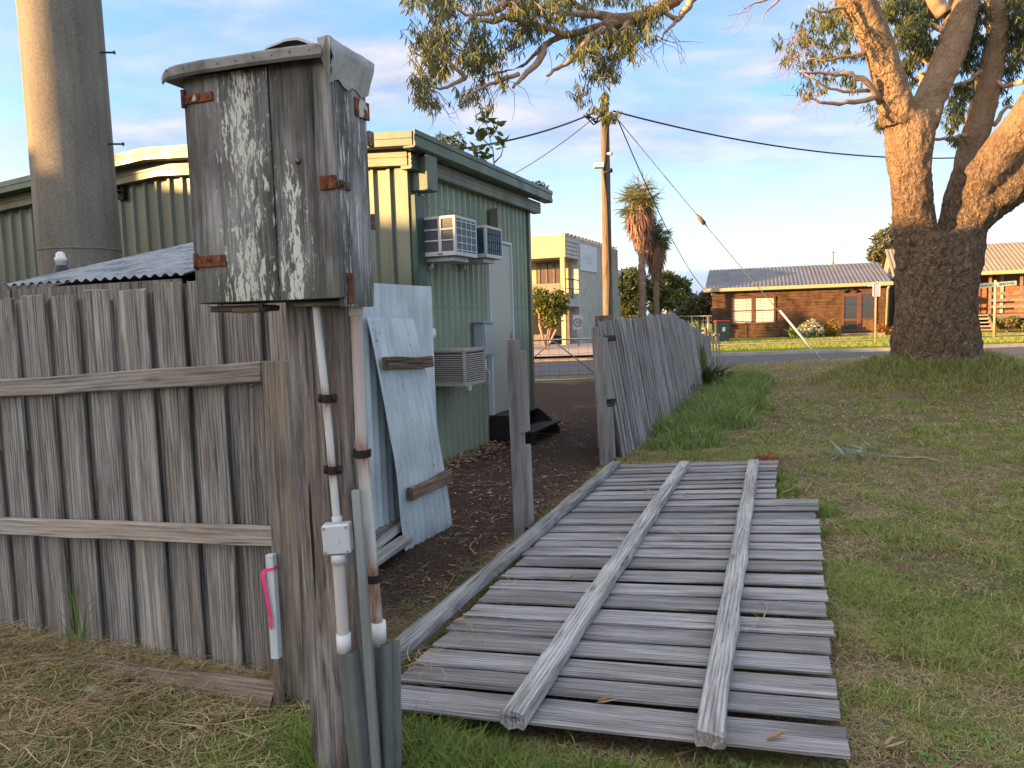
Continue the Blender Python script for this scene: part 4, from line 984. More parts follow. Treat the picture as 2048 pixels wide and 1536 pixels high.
# ================================================================== STANDING PALING FENCE
R0 = pg(1250, 915); ra, rb = togrid(R0)
Rtop = px(1222, 646, 0) if False else None
LEAN = .165
lv = (EZ - E2 * LEAN).normalized(); nF = E1.cross(lv).normalized()
def rf(x, y):
    p = pplane(x, y, grid(ra, rb), nF); d = p - grid(ra, rb); L = d.z / lv.z; return (d - lv * L).dot(E1), L
prof_ = [rf(*q) for q in ((1222, 646), (1258, 643), (1300, 637), (1335, 632), (1346, 630), (1362, 641), (1385, 657), (1400, 668), (1412, 676))]
ps, pL = [q[0] for q in prof_], [q[1] for q in prof_]
t = thing('standing_fence', 'leaning row of narrow grey palings still standing beside the tall grass', 'fence', grid((ra + ps[-1]) / 2, rb, 0))
s_ = 0.0; SEND = ps[-1] + .4; k = 0
while s_ < SEND:
    L = float(np.interp(s_, ps, pL)) + random.uniform(-.02, .02); W_ = (.088 if s_ < 5 else .12) + random.uniform(-.012, .012)
    o = grid(ra + s_, rb, 0); o.z = gz(o.x, o.y) - .04
    lo = random.uniform(0, .006)
    M0 = frame(o - nF * lo * (1 if nF.dot(E2) > 0 else -1), lv + E1 * random.uniform(-.014, .014), nF if nF.dot(E2) > 0 else -nF)
    board('paling', L + .04 - o.z, W_, .02, M0, MAT['thin_paling'], t, seg=6, wob=.006, jag=.012)
    if s_ < 5.0: board('paling', L + .02 - o.z - random.uniform(0, .04), .11, .016, frame(o - (nF if nF.dot(E2) > 0 else -nF) * .042 + E1 * .075, lv + E1 * random.uniform(-.008, .008), nF if nF.dot(E2) > 0 else -nF), MAT['thin_paling'], t, seg=6, wob=.004, jag=.01); k += 1
    s_ += .152 + random.uniform(-.010, .010); k += 1
    if k > 98: break
for z in (.35, 1.2):
    o = grid(ra + .02, rb, z) - E2 * (.075 + LEAN * z); board('rail', SEND, .075, .045, frame(o, E1, EZ), MAT['post'], t, seg=10)
print('standing palings', k, 'send', SEND, 'prof', [(round(a, 2), round(b, 2)) for a, b in prof_])
def roundpost(x, ybot, ytop, D, r, label, mat=None, lean=0):
    b_ = px(x, ytop, D); zt_ = b_.z; b_.z = gz(b_.x, b_.y) - .05
    mb = MB(); mb.tube([(0, 0, 0), (lean * .5, 0, (zt_ - b_.z) * .5), (lean, 0, zt_ - b_.z - .01), (lean, 0, zt_ - b_.z)], [r, r * .98, r * .96, r * .86], 12, jit=.03)
    return tag(mb.build('timber_post', mat or MAT['fence_post'], None, Matrix.Translation(b_)), label, 'post', 'posts at the far fence end')
roundpost(1409, 755, 655, 17.5, .075, 'round pale timber post at the far end of the standing palings', MAT['pole_wood'])
t2 = thing('fence_end', 'short run of grey palings on a post at the far end of the leaning fence', 'fence end', px(1435, 760, 17.2))
for k in range(4):
    o = px(1425 + k * 5.5, 700, 17.0 + k * .25); top = px(1418 + k * 6, 664 + (k % 2) * 4, 17.0 + k * .25); o.z = gz(o.x, o.y) - .03; board('paling', top.z - o.z, .09, .02, frame(o, top - o, nF if nF.dot(E2) > 0 else -nF), MAT['thin_paling'], t2, seg=5)
a_, b_ = px(1390, 672, 18.5), px(1432, 672, 17.2); board('rail', (b_ - a_).length, .09, .05, frame(a_, b_ - a_, EZ), MAT['pole_wood'], t2)

# ================================================================== FALLEN FENCE PANEL
PZ = .055
L0, L1 = pg(752, 1428, PZ), pg(1228, 934, PZ); R0_, R1_ = pg(1692, 1532, PZ), pg(1633, 1008, PZ); R2_ = pg(1548, 920, PZ)
t = thing('fallen_fence', 'fallen grey paling fence panel lying flat on the grass with its three rails on top', 'fence panel', (L0 + R0_) / 2 * .5 + (L1 + R2_) / 2 * .5)
NB = 27; sdir = (R1_ - R0_)
vR1 = 0
EXC = [L0, R0_, R1_, R2_, L1]
ws = [random.uniform(.8, 1.25) for _ in range(NB)]; ws[0] = 1.3; cs = np.concatenate([[0], np.cumsum(ws)]) / sum(ws)
Rfull = R0_ + (R1_ - R0_).normalized() * 1.0
# far end of the right side, extrapolated
lenL = (L1 - L0).length; dL = (L1 - L0).normalized(); 
Rx = R1_ + (R1_ - R0_).normalized() * ((R2_ - R1_).dot((R1_ - R0_).normalized()))
for k in range(NB):
    q0, q1 = cs[k], cs[k + 1]
    a0, a1 = L0.lerp(L1, q0), L0.lerp(L1, q1); c0, c1_ = R0_.lerp(Rx, q0), R0_.lerp(Rx, q1)
    mid = (c0 + c1_) / 2
    if q0 > .655 and mid.y > R1_.y + .02:
        # shorter boards beyond the step
        f = (R2_ - R1_).length; sh = (Rx - R2_).length * .92; dn = (c0 - a0).normalized(); c0 = c0 - dn * sh; c1_ = c1_ - dn * sh
    dn = (c0 - a0).normalized(); a0 = a0 - dn * random.uniform(0, .03); L = (c0 - a0).length + random.uniform(-.02, .015)
    yv_ = EZ.cross(dn); Wd = (a1 - a0).dot(yv_) - .003; skw = (R1_ - R0_).dot(dn) / (R1_ - R0_).dot(yv_)
    tilt = random.uniform(.05, .09)
    zv = (EZ + EZ.cross(dn) * tilt).normalized()
    o = a0 + EZ * (.010 + .006 * random.random()); o.z += Wd * .03 + gz(o.x, o.y) * .6
    board('paling', L, Wd, .017, frame(o, dn + EZ * random.uniform(-.002, .002), zv), MAT['grey_board'], t, seg=14, wob=.004, jag=.006, skew=skw)
def railp(xa, ya, xb, yb, W_, T_, zl):
    a_, b_ = pg(xa, ya, zl), pg(xb, yb, zl); return board('rail', (b_ - a_).length, W_, T_, frame(a_ - EZ * .0, b_ - a_, EZ), MAT['grey_rail'], t, seg=30, wob=.014, jag=.01)
railp(772, 1352, 1240, 934, .085, .06, .095)
railp(1050, 1462, 1378, 935, .095, .065, .095)
railp(1447, 1502, 1518, 932, .10, .065, .095)
# red netting scrap at the far corner
def tangle(name, c, R, n, r, mat, label, cat, flat=.3, step=.05):
    mb = MB()
    for _ in range(n):
        p = Vector(c) + Vector((random.gauss(0, R * .5), random.gauss(0, R * .5), abs(random.gauss(0, R * flat)))); d = Vector((random.gauss(0, 1), random.gauss(0, 1), random.gauss(0, .3))).normalized()
        P = [p]
        for _k in range(6):
            d = (d + Vector((random.gauss(0, .7), random.gauss(0, .7), random.gauss(0, .3)))).normalized(); p = p + d * step
            p = Vector((p.x, p.y, max(p.z, c[2]))); P.append(p)
        mb.tube(P, r, 4, cap=False)
    return tag(mb.build(name, mat, None, None, c), label, cat)
tangle('twine_scrap', px(1538, 928, 7.75) , .075, 26, .004, plain('red_twine', (.35, .05, .03), .8), 'scrap of red twine on the far right corner of the fallen panel', 'twine', .5, .03)

# ================================================================== GATE, UTILITY POLE, WIRES
t = thing('farm_gate', 'steel pipe gate with square wire mesh between the green cabin and the fence', 'gate', (1.2, 18.5, 0))
GX0, GX1, GY, GZ0, GZ1 = -.6, 2.25, 18.5, .06, 1.06
mb = MB(); mb.tube([(GX0, GY, GZ0), (GX0, GY, GZ1 - .05), (GX0 + .05, GY, GZ1), (GX1 - .05, GY, GZ1), (GX1, GY, GZ1 - .05), (GX1, GY, GZ0)], .022, 8); mb.tube([(GX0, GY, GZ0), (GX1, GY, GZ0)], .022, 8); mb.build('pipe_frame', MAT['steel'], t)
mb = MB(); ap = px(1106, 682, 18.5); a_ = px(1060, 722, 18.5); b_ = px(1192, 748, 18.5); mb.tube([a_, ap - Vector((.05, 0, .03)), ap - Vector((0, 0, .015)), ap + Vector((.06, 0, -.04)), b_], .016, 7); mb.build('brace', MAT['steel'], t)
mb = MB()
x = GX0 + .1
while x < GX1: mb.tube([(x, GY + .01, GZ0), (x, GY + .01, GZ1)], .0035, 4, False); x += .24
for z in (.14, .27, .42, .56, .70, .84, .96): mb.tube([(GX0 + (GX1 - GX0) * k / 8, GY + .01, z + random.uniform(-.012, .012)) for k in range(9)], .0035, 4, False)
mb.build('wire_mesh', MAT['wire'], t)
b_, tp = pg(1218, 762), px(1209, 192, 18.9); b_ = px(1218, 762, 18.9); b_.z = 0
t = thing('utility_pole', 'slim sunlit timber utility pole with lamps and leaves at its top', 'utility pole', b_)
ax_ = (tp - b_).normalized(); Lp = (tp - b_).length
mb = MB(); mb.tube([(0, 0, Lp * k / 10) for k in range(11)], [.135 - .035 * k / 10 for k in range(11)], 18, jit=.012); mb.build('pole_shaft', MAT['pole_wood'], t, framez(b_, Vector((1, 0, 0)), ax_))
mb = MB(); q = [px(1217, 760, 18.75), px(1217, 640, 18.75), px(1219, 560, 18.75), px(1216, 470, 18.75), px(1214, 400, 18.75), px(1208, 350, 18.77), px(1212, 300, 18.77), px(1214, 262, 18.77), px(1218, 248, 18.77)]
mb.tube(q, .025, 7); mb.build('riser_conduit', MAT['cable'], t)
mb = MB(); mb.tube([px(1217, 762, 18.73), px(1217, 668, 18.73)], .05, 8); mb.build('conduit_guard', MAT['peg_wood'], t)
mb = MB(); c = px(1199, 331, 18.65); mb.box((-.14, -.10, -.06), (.10, .10, .06), Matrix.Translation(c), .01); mb.build('flood_lamp', MAT['white'], t)
mb = MB(); c = px(1218, 342, 18.65); mb.tube([c - Vector((.12, 0, .02)), c + Vector((-.02, -.05, -.04)), c + Vector((.05, 0, 0)), c + Vector((.04, 0, .06))], [.02, .03, .05, .04], 8); mb.build('sensor', MAT['black'], t)
mb = MB(); c = px(1222, 307, 18.7); mb.tube([c - Vector((.1, 0, 0)), c, c + Vector((.04, 0, -.02))], [.02, .045, .03], 8); mb.build('sensor', MAT['ac_white'], t)
mb = MB(); c = px(1228, 236, 18.8); mb.box((-.05, -.05, -.14), (.04, .05, .10), Matrix.Translation(c), .01); mb.build('insulator_bracket', MAT['ac_white'], t)
for (x0, y0, x1, y1) in ((1203, 232, 1172, 226), (1203, 238, 1178, 232), (1200, 226, 1186, 240), (1200, 242, 1174, 236), (1222, 224, 1232, 238)):
    a_, c_ = px(x0, y0, 18.8), px(x1, y1, 18.7); mb = MB(); mb.tube([a_, (a_ + c_) / 2 - EZ * .12, c_, c_ - EZ * .05 + Vector((.05, 0, 0))], .018, 6); mb.build('cable_tail', MAT['cable'], t)
mb = MB(); mb.tube([px(1166, 231, 18.6), px(1180, 236, 18.6)], .035, 7); mb.build('cable_clamp', MAT['cable'], t); mb = MB(); mb.tube([px(1184, 236, 18.6), px(1188, 240, 18.6)], .04, 7); mb.build('cable_clamp', MAT['cable'], t)
def wire(name, a_, b_, r, sag, mat, label, cat, extra=None, n=24):
    P = [a_.lerp(b_, k / n) - EZ * sag * 4 * (k / n) * (1 - k / n) for k in range(n + 1)]
    mb = MB(); mb.tube(P, r, 6)
    if extra: extra(mb, P)
    return tag(mb.build(name, mat, None, None, a_), label, cat, 'overhead wires')
wire('power_cable', px(1195, 222, 18.8), px(905, 300, 13.0), .020, .12, MAT['cable'], 'thick black cable from the utility pole to the green cabin roof', 'cable')
wire('service_wire', px(1183, 240, 18.8), px(1000, 362, 24), .011, .10, MAT['cable'], 'thin twisted wire dropping left from the utility pole behind the cabin', 'wire')
wire('power_cable', px(1226, 222, 18.8), px(2060, 305, 24), .020, .55, MAT['cable'], 'black cable running right from the utility pole past the gum tree', 'cable')
wire('service_wire', px(1236, 240, 18.85), px(1413, 583, 41.5), .016, .55, MAT['cable'], 'sagging wire from the utility pole down to the corner of the timber house', 'wire')
ga, gb = px(1222, 222, 18.85), px(1636, 712, 20.3); gm = px(1396, 440, 19.4)
wire('guy_wire', ga, gb, .011, .06, MAT['guy'], 'steel guy wire slanting from the utility pole to the lawn edge', 'guy wire')
mb = MB(); d_ = (gb - ga).normalized(); c = ga.lerp(gb, (1397 - 1222) / (1636 - 1222) * .975) - EZ * .055; mb.tube([c - d_ * .13, c - d_ * .12, c + d_ * .12, c + d_ * .13], [.03, .06, .06, .03], 8); mb.tube([c - d_ * .24, c - d_ * .12 + EZ * .03, c + d_ * .12 + EZ * .03, c + d_ * .24], .014, 5)
tag(mb.build('guy_insulator', MAT['pole_wood'], None, None, c), 'pale oblong insulator halfway along the guy wire', 'insulator')
mb = MB(); mb.tube([ga.lerp(gb, .80), gb + d_ * .1], .030, 8); tag(mb.build('guy_guard', MAT['white'], None, None, gb), 'white sleeve around the lower end of the guy wire', 'guy guard')
# ================================================================== UNSEEN BLOCK WEST OF THE YARD (added, heights stepped to throw the evening shade)
BRK = concrete('rendered_wall', (.40, .36, .30), streak=False, spk=.08)
t = thing('unseen_shade_block', 'unseen long rendered block added west of the yard, stepped to shade it', 'house', (-24, -6, 0))
for (y0, y1, h) in ((-30, .3, 5.75), (.3, 2.3, 5.6), (2.3, 3.85, 5.8), (3.85, 6.6, 7.4), (6.6, 12.0, 4.9), (12.0, 17.4, 5.3)):
    mb = MB(); mb.box((-27, y0, -.1), (-20, y1, h - .2)); mb.build('wall', BRK, t); mb = MB(); mb.box((-27.2, y0 + .0, h - .2), (-19.9, y1 - .01, h)); mb.build('parapet', MAT['kerb'], t)
    y = y0 + .6
    while y < y1 - 1.2: mb = MB(); mb.box((-19.995, y, 1.0), (-19.95, y + .9, 2.1)); mb.build('window', MAT['ac_blue'], t); y += 2.6

# ================================================================== FAR HOUSES
def house_wall(mb, p, d, L, H, out, lap=.16):
    """lapped boards as real steps"""
    n = int(H / lap); pr = []
    for k in range(n): pr += [(k * lap, .050), ((k + 1) * lap, .004)]
    pr.append((H, .004)); V_ = []
    for (z, o) in pr: V_ += [p + EZ * z + out * o, p + EZ * z + out * o + d * L]
    mb.add(V_, [(2 * k, 2 * k + 1, 2 * k + 3, 2 * k + 2) for k in range(len(pr) - 1)])
STAIN = wood('stained_weatherboard', (.050, .028, .017), (.095, .054, .031), (.14, .082, .048), 'x', None, fine=2, crack=.0, bump=.1)
ORANGE = plain('orange_timber', (.27, .09, .03), .6, var=.2)
CREAMP = plain('cream_paint', (.38, .30, .18), .5, var=.06)
GLASS = plain('dark_window_glass', (.03, .035, .04), .08, 0, .8)
CURT = Mt('white_curtain', .9); v = CURT.obj(); CURT.col(CURT.ramp(CURT.noise(CURT.map(v, (9, 9, .3)), 1, 3, .5), [(.35, (.34, .33, .31)), (.6, (.58, .57, .54))])); CURT = CURT.m
ROOF1 = metal_sheet('weathered_roof_iron', (.15, .147, .15), (.125, .095, .075), .5, .3, .5, 2.0)
ROOF2 = metal_sheet('cream_roof_iron', (.29, .22, .13), (.22, .165, .10), .5, .1, .4, 2.0)
HA = px(1424, 640, 41.6); HB = px(1777, 640, 38.9); HA.z = HB.z = .15
hd = (HB - HA).normalized(); hn = EZ.cross(hd) * -1
if hn.y > 0: hn = -hn
HL = (HB - HA).length
def hp(u, z, o=0.0): return HA + hd * u + EZ * (z - .15) + hn * o
def hu(x): return (pplane(x, 640, HA, hn) - HA).dot(hd)
def hz(x, y): return pplane(x, y, HA, hn).z
HF = Matrix(((hd.x, hn.x, 0, HA.x), (hd.y, hn.y, 0, HA.y), (0, 0, 1, 0), (0, 0, 0, 1)))
t = thing('timber_house', 'long brown weatherboard house with grey corrugated roof across the road', 'house', HA + hd * HL * .5)
mb = MB(); house_wall(mb, hp(0, .1), hd, HL, 2.62, hn); mb.build('front_wall', STAIN, t)
mb = MB(); mb.box((0, -8, .1), (HL, -.02, 2.7), HF); mb.build('inner_walls', STAIN, t)
eave = hz(1500, 577) ; eo = .45
ridge_z = px(1600, 533, 44.2).z; rd = 4.1
def corr_roof(name, mat, par, u0, u1, z0, z1, o0, o1, P, p=.20, h=.045, HFm=None):
    n = int((u1 - u0) / p * 2); V_ = []
    for k in range(n + 1):
        u = u0 + (u1 - u0) * k / n; w_ = h * (k % 2)
        V_ += [P(u, z0 + w_, o0), P(u, z1 + w_, o1)]
    mb = MB(); mb.add(V_, [(2 * k, 2 * k + 2, 2 * k + 3, 2 * k + 1) for k in range(n)]); return mb.build(name, mat, par)
corr_roof('roof', ROOF1, t, -.35, HL + .1, eave + .05, ridge_z, eo, -rd, hp); corr_roof('roof', ROOF1, t, -.35, HL + .1, eave + .05, ridge_z, -2 * rd - eo, -rd, hp)
mb = MB(); mb.prism([(-2 * rd, 2.5), (0, 2.5), (0, eave - .02), (-rd, ridge_z - .12), (-2 * rd, eave - .02)], .05, Matrix(((hn.x, 0, hd.x, HA.x), (hn.y, 0, hd.y, HA.y), (0, 1, 0, 0), (0, 0, 1, 0))) if False else Matrix(((hn.x, 0, hd.x, HA.x), (hn.y, 0, hd.y, HA.y), (0, 1, 0, 0), (0, 0, 0, 1)))); mb.build('gable_end', STAIN, t)
mb = MB(); mb.box((-.4, eo - .02, eave - .12), (HL + .12, eo + .12, eave + .06), HF, .01); mb.box((-.4, .0, eave - .08), (HL + .1, eo - .02, eave - .04), HF); mb.build('gutter', CREAMP, t)
u0, u1 = hu(1462), hu(1551); z1, z0 = hz(1500, 597), hz(1500, 645)
fr = MB()
for (a_, b_, c_, d__) in ((u0, u1, z1, z1 + .09), (u0 - .05, u1 + .05, z0 - .10, z0), (u0, u0 + .1, z0, z1), (u1 - .1, u1, z0, z1), ((u0 + u1) / 2 - .09, (u0 + u1) / 2 + .09, z0, z1)): fr.box((a_, .03, c_), (b_, .10, d__), HF)
wf_ = fr.build('window', plain('dark_frame', (.09, .035, .02), .6), t)
for k in range(2):
    a_ = u0 + .1 + k * ((u1 - u0) / 2 - .01); b_ = a_ + (u1 - u0) / 2 - .19
    mb = MB(); mb.box((a_, .03, z0), (b_, .045, z1), HF); mb.build('curtain', CURT, wf_)
    mb = MB(); mb.box((a_, .05, (z0 + z1) / 2 - .035), (b_, .075, (z0 + z1) / 2 + .01), HF); mb.build('sash_bar', MAT['void'], wf_)
u0, u1 = hu(1682), hu(1752); z1, z0 = hz(1715, 589), hz(1715, 663)
fr = MB(); um = (u0 + u1) / 2 + .02
for (a_, b_, c_, d__) in ((u0, u1, z1, z1 + .10), (u0, u0 + .14, z0, z1), (u1 - .12, u1, z0, z1), (um - .10, um + .10, z0, z1), (u0 + .14, um - .1, z0, z0 + .12), (u0 + .14, um - .1, z0 + .55, z0 + .68), (um + .1, u1 - .12, z0 + .62, z0 + .67), (u0 + .14, um - .1, z1 - .10, z1)): fr.box((a_, .03, c_), (b_, .10, d__), HF)
df_ = fr.build('entry_door', plain('red_brown_frame', (.10, .042, .024), .5), t)
mb = MB(); mb.box((u0 + .1, .03, z0), (u1 - .1, .05, z1), HF); mb.build('glass', GLASS, df_)
mb = MB(); mb.box((um + .1, .045, z0), (u1 - .12, .055, z0 + .62), HF); mb.build('kick_panel', STAIN, df_)
mb = MB(); mb.box((u0 - .6, .1, .12), (u1 + .3, 1.0, .34), HF, .01); mb.build('door_step', MAT['plinth'], t)
mb = MB(); c = hp(hu(1700), hz(1700, 581), .12); mb.tube([c - hd * .25, c - hd * .12 + EZ * .08, c + hd * .12 + EZ * .08, c + hd * .25], .05, 6); mb.tube([c - hd * .25, c - hd * .3 - EZ * .1], .08, 7); mb.tube([c + hd * .25, c + hd * .3 - EZ * .1], .08, 7); mb.build('wall_lamp', MAT['black'], t)
mb = MB(); c = hp(hu(1771), .2, .15); mb.tube([c, hp(hu(1774), eave - .3, .15), hp(hu(1775), eave - .1, .42)], .055, 8); mb.build('downpipe', CREAMP, t)
c = px(1663, 523, 44); mb = MB(); mb.tube([c - EZ * .4, c + EZ * .48], .13, 12); mb.tube([c + EZ * .5, c + EZ * .56, c + EZ * .60], [.17, .17, .05], 12); mb.build('flue', MAT['ac_white'], t)
# second house with deck
t = thing('deck_house', 'timber house with cream roof, orange doors and a railed deck behind the gum tree', 'house', px(1980, 660, 40.5))
DA_ = px(1795, 640, 40.6); DB_ = px(2150, 640, 37.6); DA_.z = DB_.z = 0
dd = (DB_ - DA_).normalized(); dn_ = Vector((dd.y, -dd.x, 0)); DF = Matrix(((dd.x, dn_.x, 0, DA_.x), (dd.y, dn_.y, 0, DA_.y), (0, 0, 1, 0), (0, 0, 0, 1)))
def dp(u, z, o=0.0): return DA_ + dd * u + EZ * z + dn_ * o
def du(x): return (pplane(x, 600, DA_, dn_) - DA_).dot(dd)
DLn = (DB_ - DA_).length; dz = lambda x, y: pplane(x, y, DA_, dn_).z
e2 = px(1990, 545, 39.2).z; r2 = px(1990, 493, 44.5).z; FZ = dz(1990, 627)
mb = MB(); house_wall(mb, dp(0, FZ, -1.6), dd, DLn, e2 - FZ, dn_, .18); mb.build('front_wall', plain('amber_weatherboard', (.24, .125, .055), .6, var=.2), t)
mb = MB(); mb.box((0, -7, .1), (DLn, -1.62, e2), DF); mb.build('inner_walls', STAIN, t)
corr_roof('roof', ROOF2, t, -.35, DLn, e2 + .03, r2, .8, -4.2, dp); corr_roof('roof', ROOF2, t, -.35, DLn, e2 + .03, r2, -9.2, -4.2, dp)
mb = MB(); mb.prism([(-9, e2), (.75, e2), (-4.2, r2 - .1)], .06, Matrix(((dn_.x, 0, dd.x, dp(-.2, 0).x), (dn_.y, 0, dd.y, dp(-.2, 0).y), (0, 1, 0, 0), (0, 0, 0, 1)))); mb.build('gable_end', CREAMP, t)
mb = MB(); mb.box((-.4, .78, e2 - .14), (DLn, .92, e2 + .05), DF, .01); mb.build('gutter', CREAMP, t)
mb = MB(); mb.box((0, -1.6, FZ - .28), (DLn, .3, FZ - .02), DF); mb.build('deck', MAT['plinth'], t)
for k, (xx, ww, mt) in enumerate(((1945, 10, 0), (1962, 8, 0), (1985, 9, 0), (2003, 8, 0), (2011, 7, 1), (1800, 12, 2), (1953, 4, 1), (1936, 8, 2))):
    u = du(xx); w_ = ww / 1500 * 41; mb = MB(); mb.box((u, -1.55, FZ), (u + w_, -1.50, FZ + 2.15), DF); mb.build('door_leaf' if mt != 2 else 'window', (ORANGE, CURT, GLASS)[mt], t)
for xx in (1800, 1902, 1978, 2040, 2100):
    u = du(xx); mb = MB(); mb.box((u - .06, .15, FZ), (u + .06, .27, e2), DF); mb.build('veranda_post', MAT['plinth'], t)
for z in (.35, .68, 1.02):
    for (xa, xb) in ((1795, 1944), (1978, 2150)): mb = MB(); mb.box((du(xa), .28, FZ + z - .07), (du(xb), .33, FZ + z + .07), DF); mb.build('deck_rail', MAT['plinth'], t)
for k in range(6): mb = MB(); zz = FZ - .05 - k * (FZ - .25) / 5; mb.box((du(1944), .32 + k * .28, zz - .05), (du(1972), .62 + k * .28, zz), DF); mb.build('stair_tread', MAT['rail'], t)
mb = MB(); mb.prism([(.3, FZ), (.3, FZ - .3), (1.9, .15), (2.1, .3)], .06, Matrix(((dn_.x, 0, dd.x, dp(du(1973), 0).x), (dn_.y, 0, dd.y, dp(du(1973), 0).y), (0, 1, 0, 0), (0, 0, 0, 1)))); mb.build('stair_stringer', MAT['plinth'], t)
# two storey pale building
C0 = px(1133, 640, 38.0); C0.z = .2; sd = Vector((math.sin(rad(23)), math.cos(rad(23)), 0)); fd = Vector((-math.cos(rad(23)), math.sin(rad(23)), 0)); SF = Matrix(((sd.x, fd.x, 0, C0.x), (sd.y, fd.y, 0, C0.y), (0, 0, 1, 0), (0, 0, 0, 1)))
YEL = plain('pale_yellow_cladding', (.42, .37, .19), .6, var=.06); GRW = concrete('pale_block_wall', (.44, .44, .41), streak=False, spk=.06)
def sz(x, y): return pplane(x, y, C0, fd).z
def su(x): return (pplane(x, 600, C0, fd) - C0).dot(sd)
t = thing('two_storey_building', 'pale two storey building with balcony and lit yellow fascia left of the utility pole', 'building', C0)
ZT, ZF, ZB, ZS = 5.75, 4.62, 2.55, 2.15
uw = su(1158); ue = su(1237)
mb = MB(); mb.box((uw, -.0, 0), (ue, 9, ZT - .05), SF); mb.build('side_wall', GRW, t)
mb = MB(); mb.box((.12, .0, ZF), (uw - .003, 9, ZT - .1), SF); mb.build('balcony_soffit', plain('tan_soffit', (.30, .24, .17), .8), t)  # soffit in one even tan
mb = MB(); house_wall(mb, C0 + EZ * (ZF - .2), sd, uw, ZT - ZF, -fd, .2); mb.build('side_cladding', GRW, t)
mb = MB(); mb.box((-.06, -.03, ZF), (.06, 9, ZT), SF); mb.build('fascia', YEL, t)
mb = MB(); n = 16
for k in range(n): a_ = .2 + (ue - .3) * k / n; mb.box((a_, -.08, ZT), (a_ + .28, .3, ZT + .07), SF)
mb.build('roof_tiles', MAT['ac_dark'], t)
mb = MB(); mb.box((.0, .05, .0), (.22, .27, ZF), SF); mb.build('corner_column', YEL, t)
mb = MB(); mb.box((uw * .9, .5, ZB), (uw - .01, 9, ZF), SF); mb.build('upper_wall', YEL, t)
mb = MB(); mb.box((uw * .88, .7, ZB + .1), (uw * .9, 2.3, ZB + 2.0), SF); mb.build('sliding_door', plain('brown_glass', (.07, .045, .03), .3, 0, .5), t)
for k in range(4): mb = MB(); mb.box((uw * .86, .8 + k * .42, ZB + .1), (uw * .88, .9 + k * .42, ZB + 2.0), SF); mb.build('blind', MAT['plinth'], t)
mb = MB(); mb.box((-.05, -.05, ZS), (uw - .004, 9, ZB), SF); mb.build('balcony_slab', GRW, t)
mb = MB()
mb.tube([C0 + EZ * (ZB + .78) + sd * .1, C0 + EZ * (ZB + .78) + sd * uw], .03, 5)
for q in (.5,): mb.tube([C0 + EZ * (ZB - .2) + sd * uw * q, C0 + EZ * (ZB + .78) + sd * uw * q], .025, 5)
mb.tube([C0 + EZ * (ZB + .30) + sd * .1, C0 + EZ * (ZB + .30) + sd * uw], .02, 5); mb.build('balcony_rail', MAT['black'], t)
mb = MB(); mb.box((-.02, .3, ZB + .1), (.0, 8.5, ZB + .78), SF); mb.build('glass_balustrade', plain('tinted_glass', (.26, .20, .14), .15, 0, .6), t)
mb = MB(); mb.box((.9, .6, 0), (.95, 9, ZS), SF); mb.build('garage_opening', MAT['void'], t)
mb = MB(); mb.box((.6, .05, 0), (.75, .25, ZS), SF); mb.build('ground_post', MAT['plinth'], t)
mb = MB(); mb.box((.3, 1.2, .0), (.6, 9, .75), SF); mb.build('garden_wall', MAT['plinth'], t)
u = ue - .03; mb = MB(); mb.box((ue + .01, .3, 0), (ue + 1.6, 5, 2.9), SF); mb.build('rear_wing', GRW, t); mb = MB(); mb.box((ue + .01, .1, 4.2), (ue + 1.3, 3, 4.4), SF); mb.build('rear_awning', MAT['white'], t)
mb = MB(); mb.tube([C0 + sd * (ue + 1.0) + EZ * 2.9, C0 + sd * (ue + 1.0) + EZ * 4.2], .06, 6); mb.build('awning_post', MAT['black'], t)
def text_on(name, s, size, M0, mat, par):
    cu_ = bpy.data.curves.new(name, 'FONT'); cu_.body = s; cu_.size = size; cu_.extrude = .004; cu_.align_x = 'CENTER'; cu_.align_y = 'CENTER'
    tmp = bpy.data.objects.new('tmp', cu_); COL.objects.link(tmp); bpy.context.view_layer.update()
    me = bpy.data.meshes.new_from_object(tmp.evaluated_get(bpy.context.evaluated_depsgraph_get())); bpy.data.objects.remove(tmp); bpy.data.curves.remove(cu_)
    me.name = name; me.materials.clear(); return link(name, me, mat, par, M0)
sa_, sb__ = su(1161), su(1194); z0, z1 = ZF - .55, ZT - .28
t2 = thing('wall_sign', 'faded pale blue sign board high on the grey side wall of the two storey building', 'sign', C0 + sd * sa_ + EZ * z0)
mb = MB(); mb.box((sa_, -.05, z0), (sb__, -.005, z1), SF, .01); mb.build('sign_board', plain('faded_sign_paint', (.55, .60, .68), .5, var=.05), t2)
fm = lambda u, z: Matrix(((sd.x, 0, -fd.x, (C0 + sd * u - fd * .058).x), (sd.y, 0, -fd.y, (C0 + sd * u - fd * .058).y), (0, 1, 0, z), (0, 0, 0, 1)))
FADE = plain('faded_lettering', (.40, .45, .50), .6); um = (sa_ + sb__) / 2 - .2
mb = MB(); 
for k in range(5): mb.box((um - .75 + k * .3, -.056, z1 - .75 + .05 * (k % 2)), (um - .70 + k * .3, -.051, z1 - .42 - .05 * (k % 3)), SF)
mb.box((um - .9, -.056, (z0 + z1) / 2 - .02), (um + .9, -.051, (z0 + z1) / 2 + .02), SF); mb.box((um - .95, -.056, z0 + .35), (um - .9, -.051, (z0 + z1) / 2 + .02), SF); mb.box((um - .6, -.056, z0 + .42), (um + .8, -.051, z0 + .48), SF); mb.box((um - .6, -.056, z0 + .58), (um + .8, -.051, z0 + .62), SF)
mb.build('faded_marks', FADE, t2)
c = px(1155, 645, 36.5); t2 = thing('speed_sign', 'small white speed sign reading 10 beside the two storey building', 'sign', Vector((c.x, c.y, .2)))
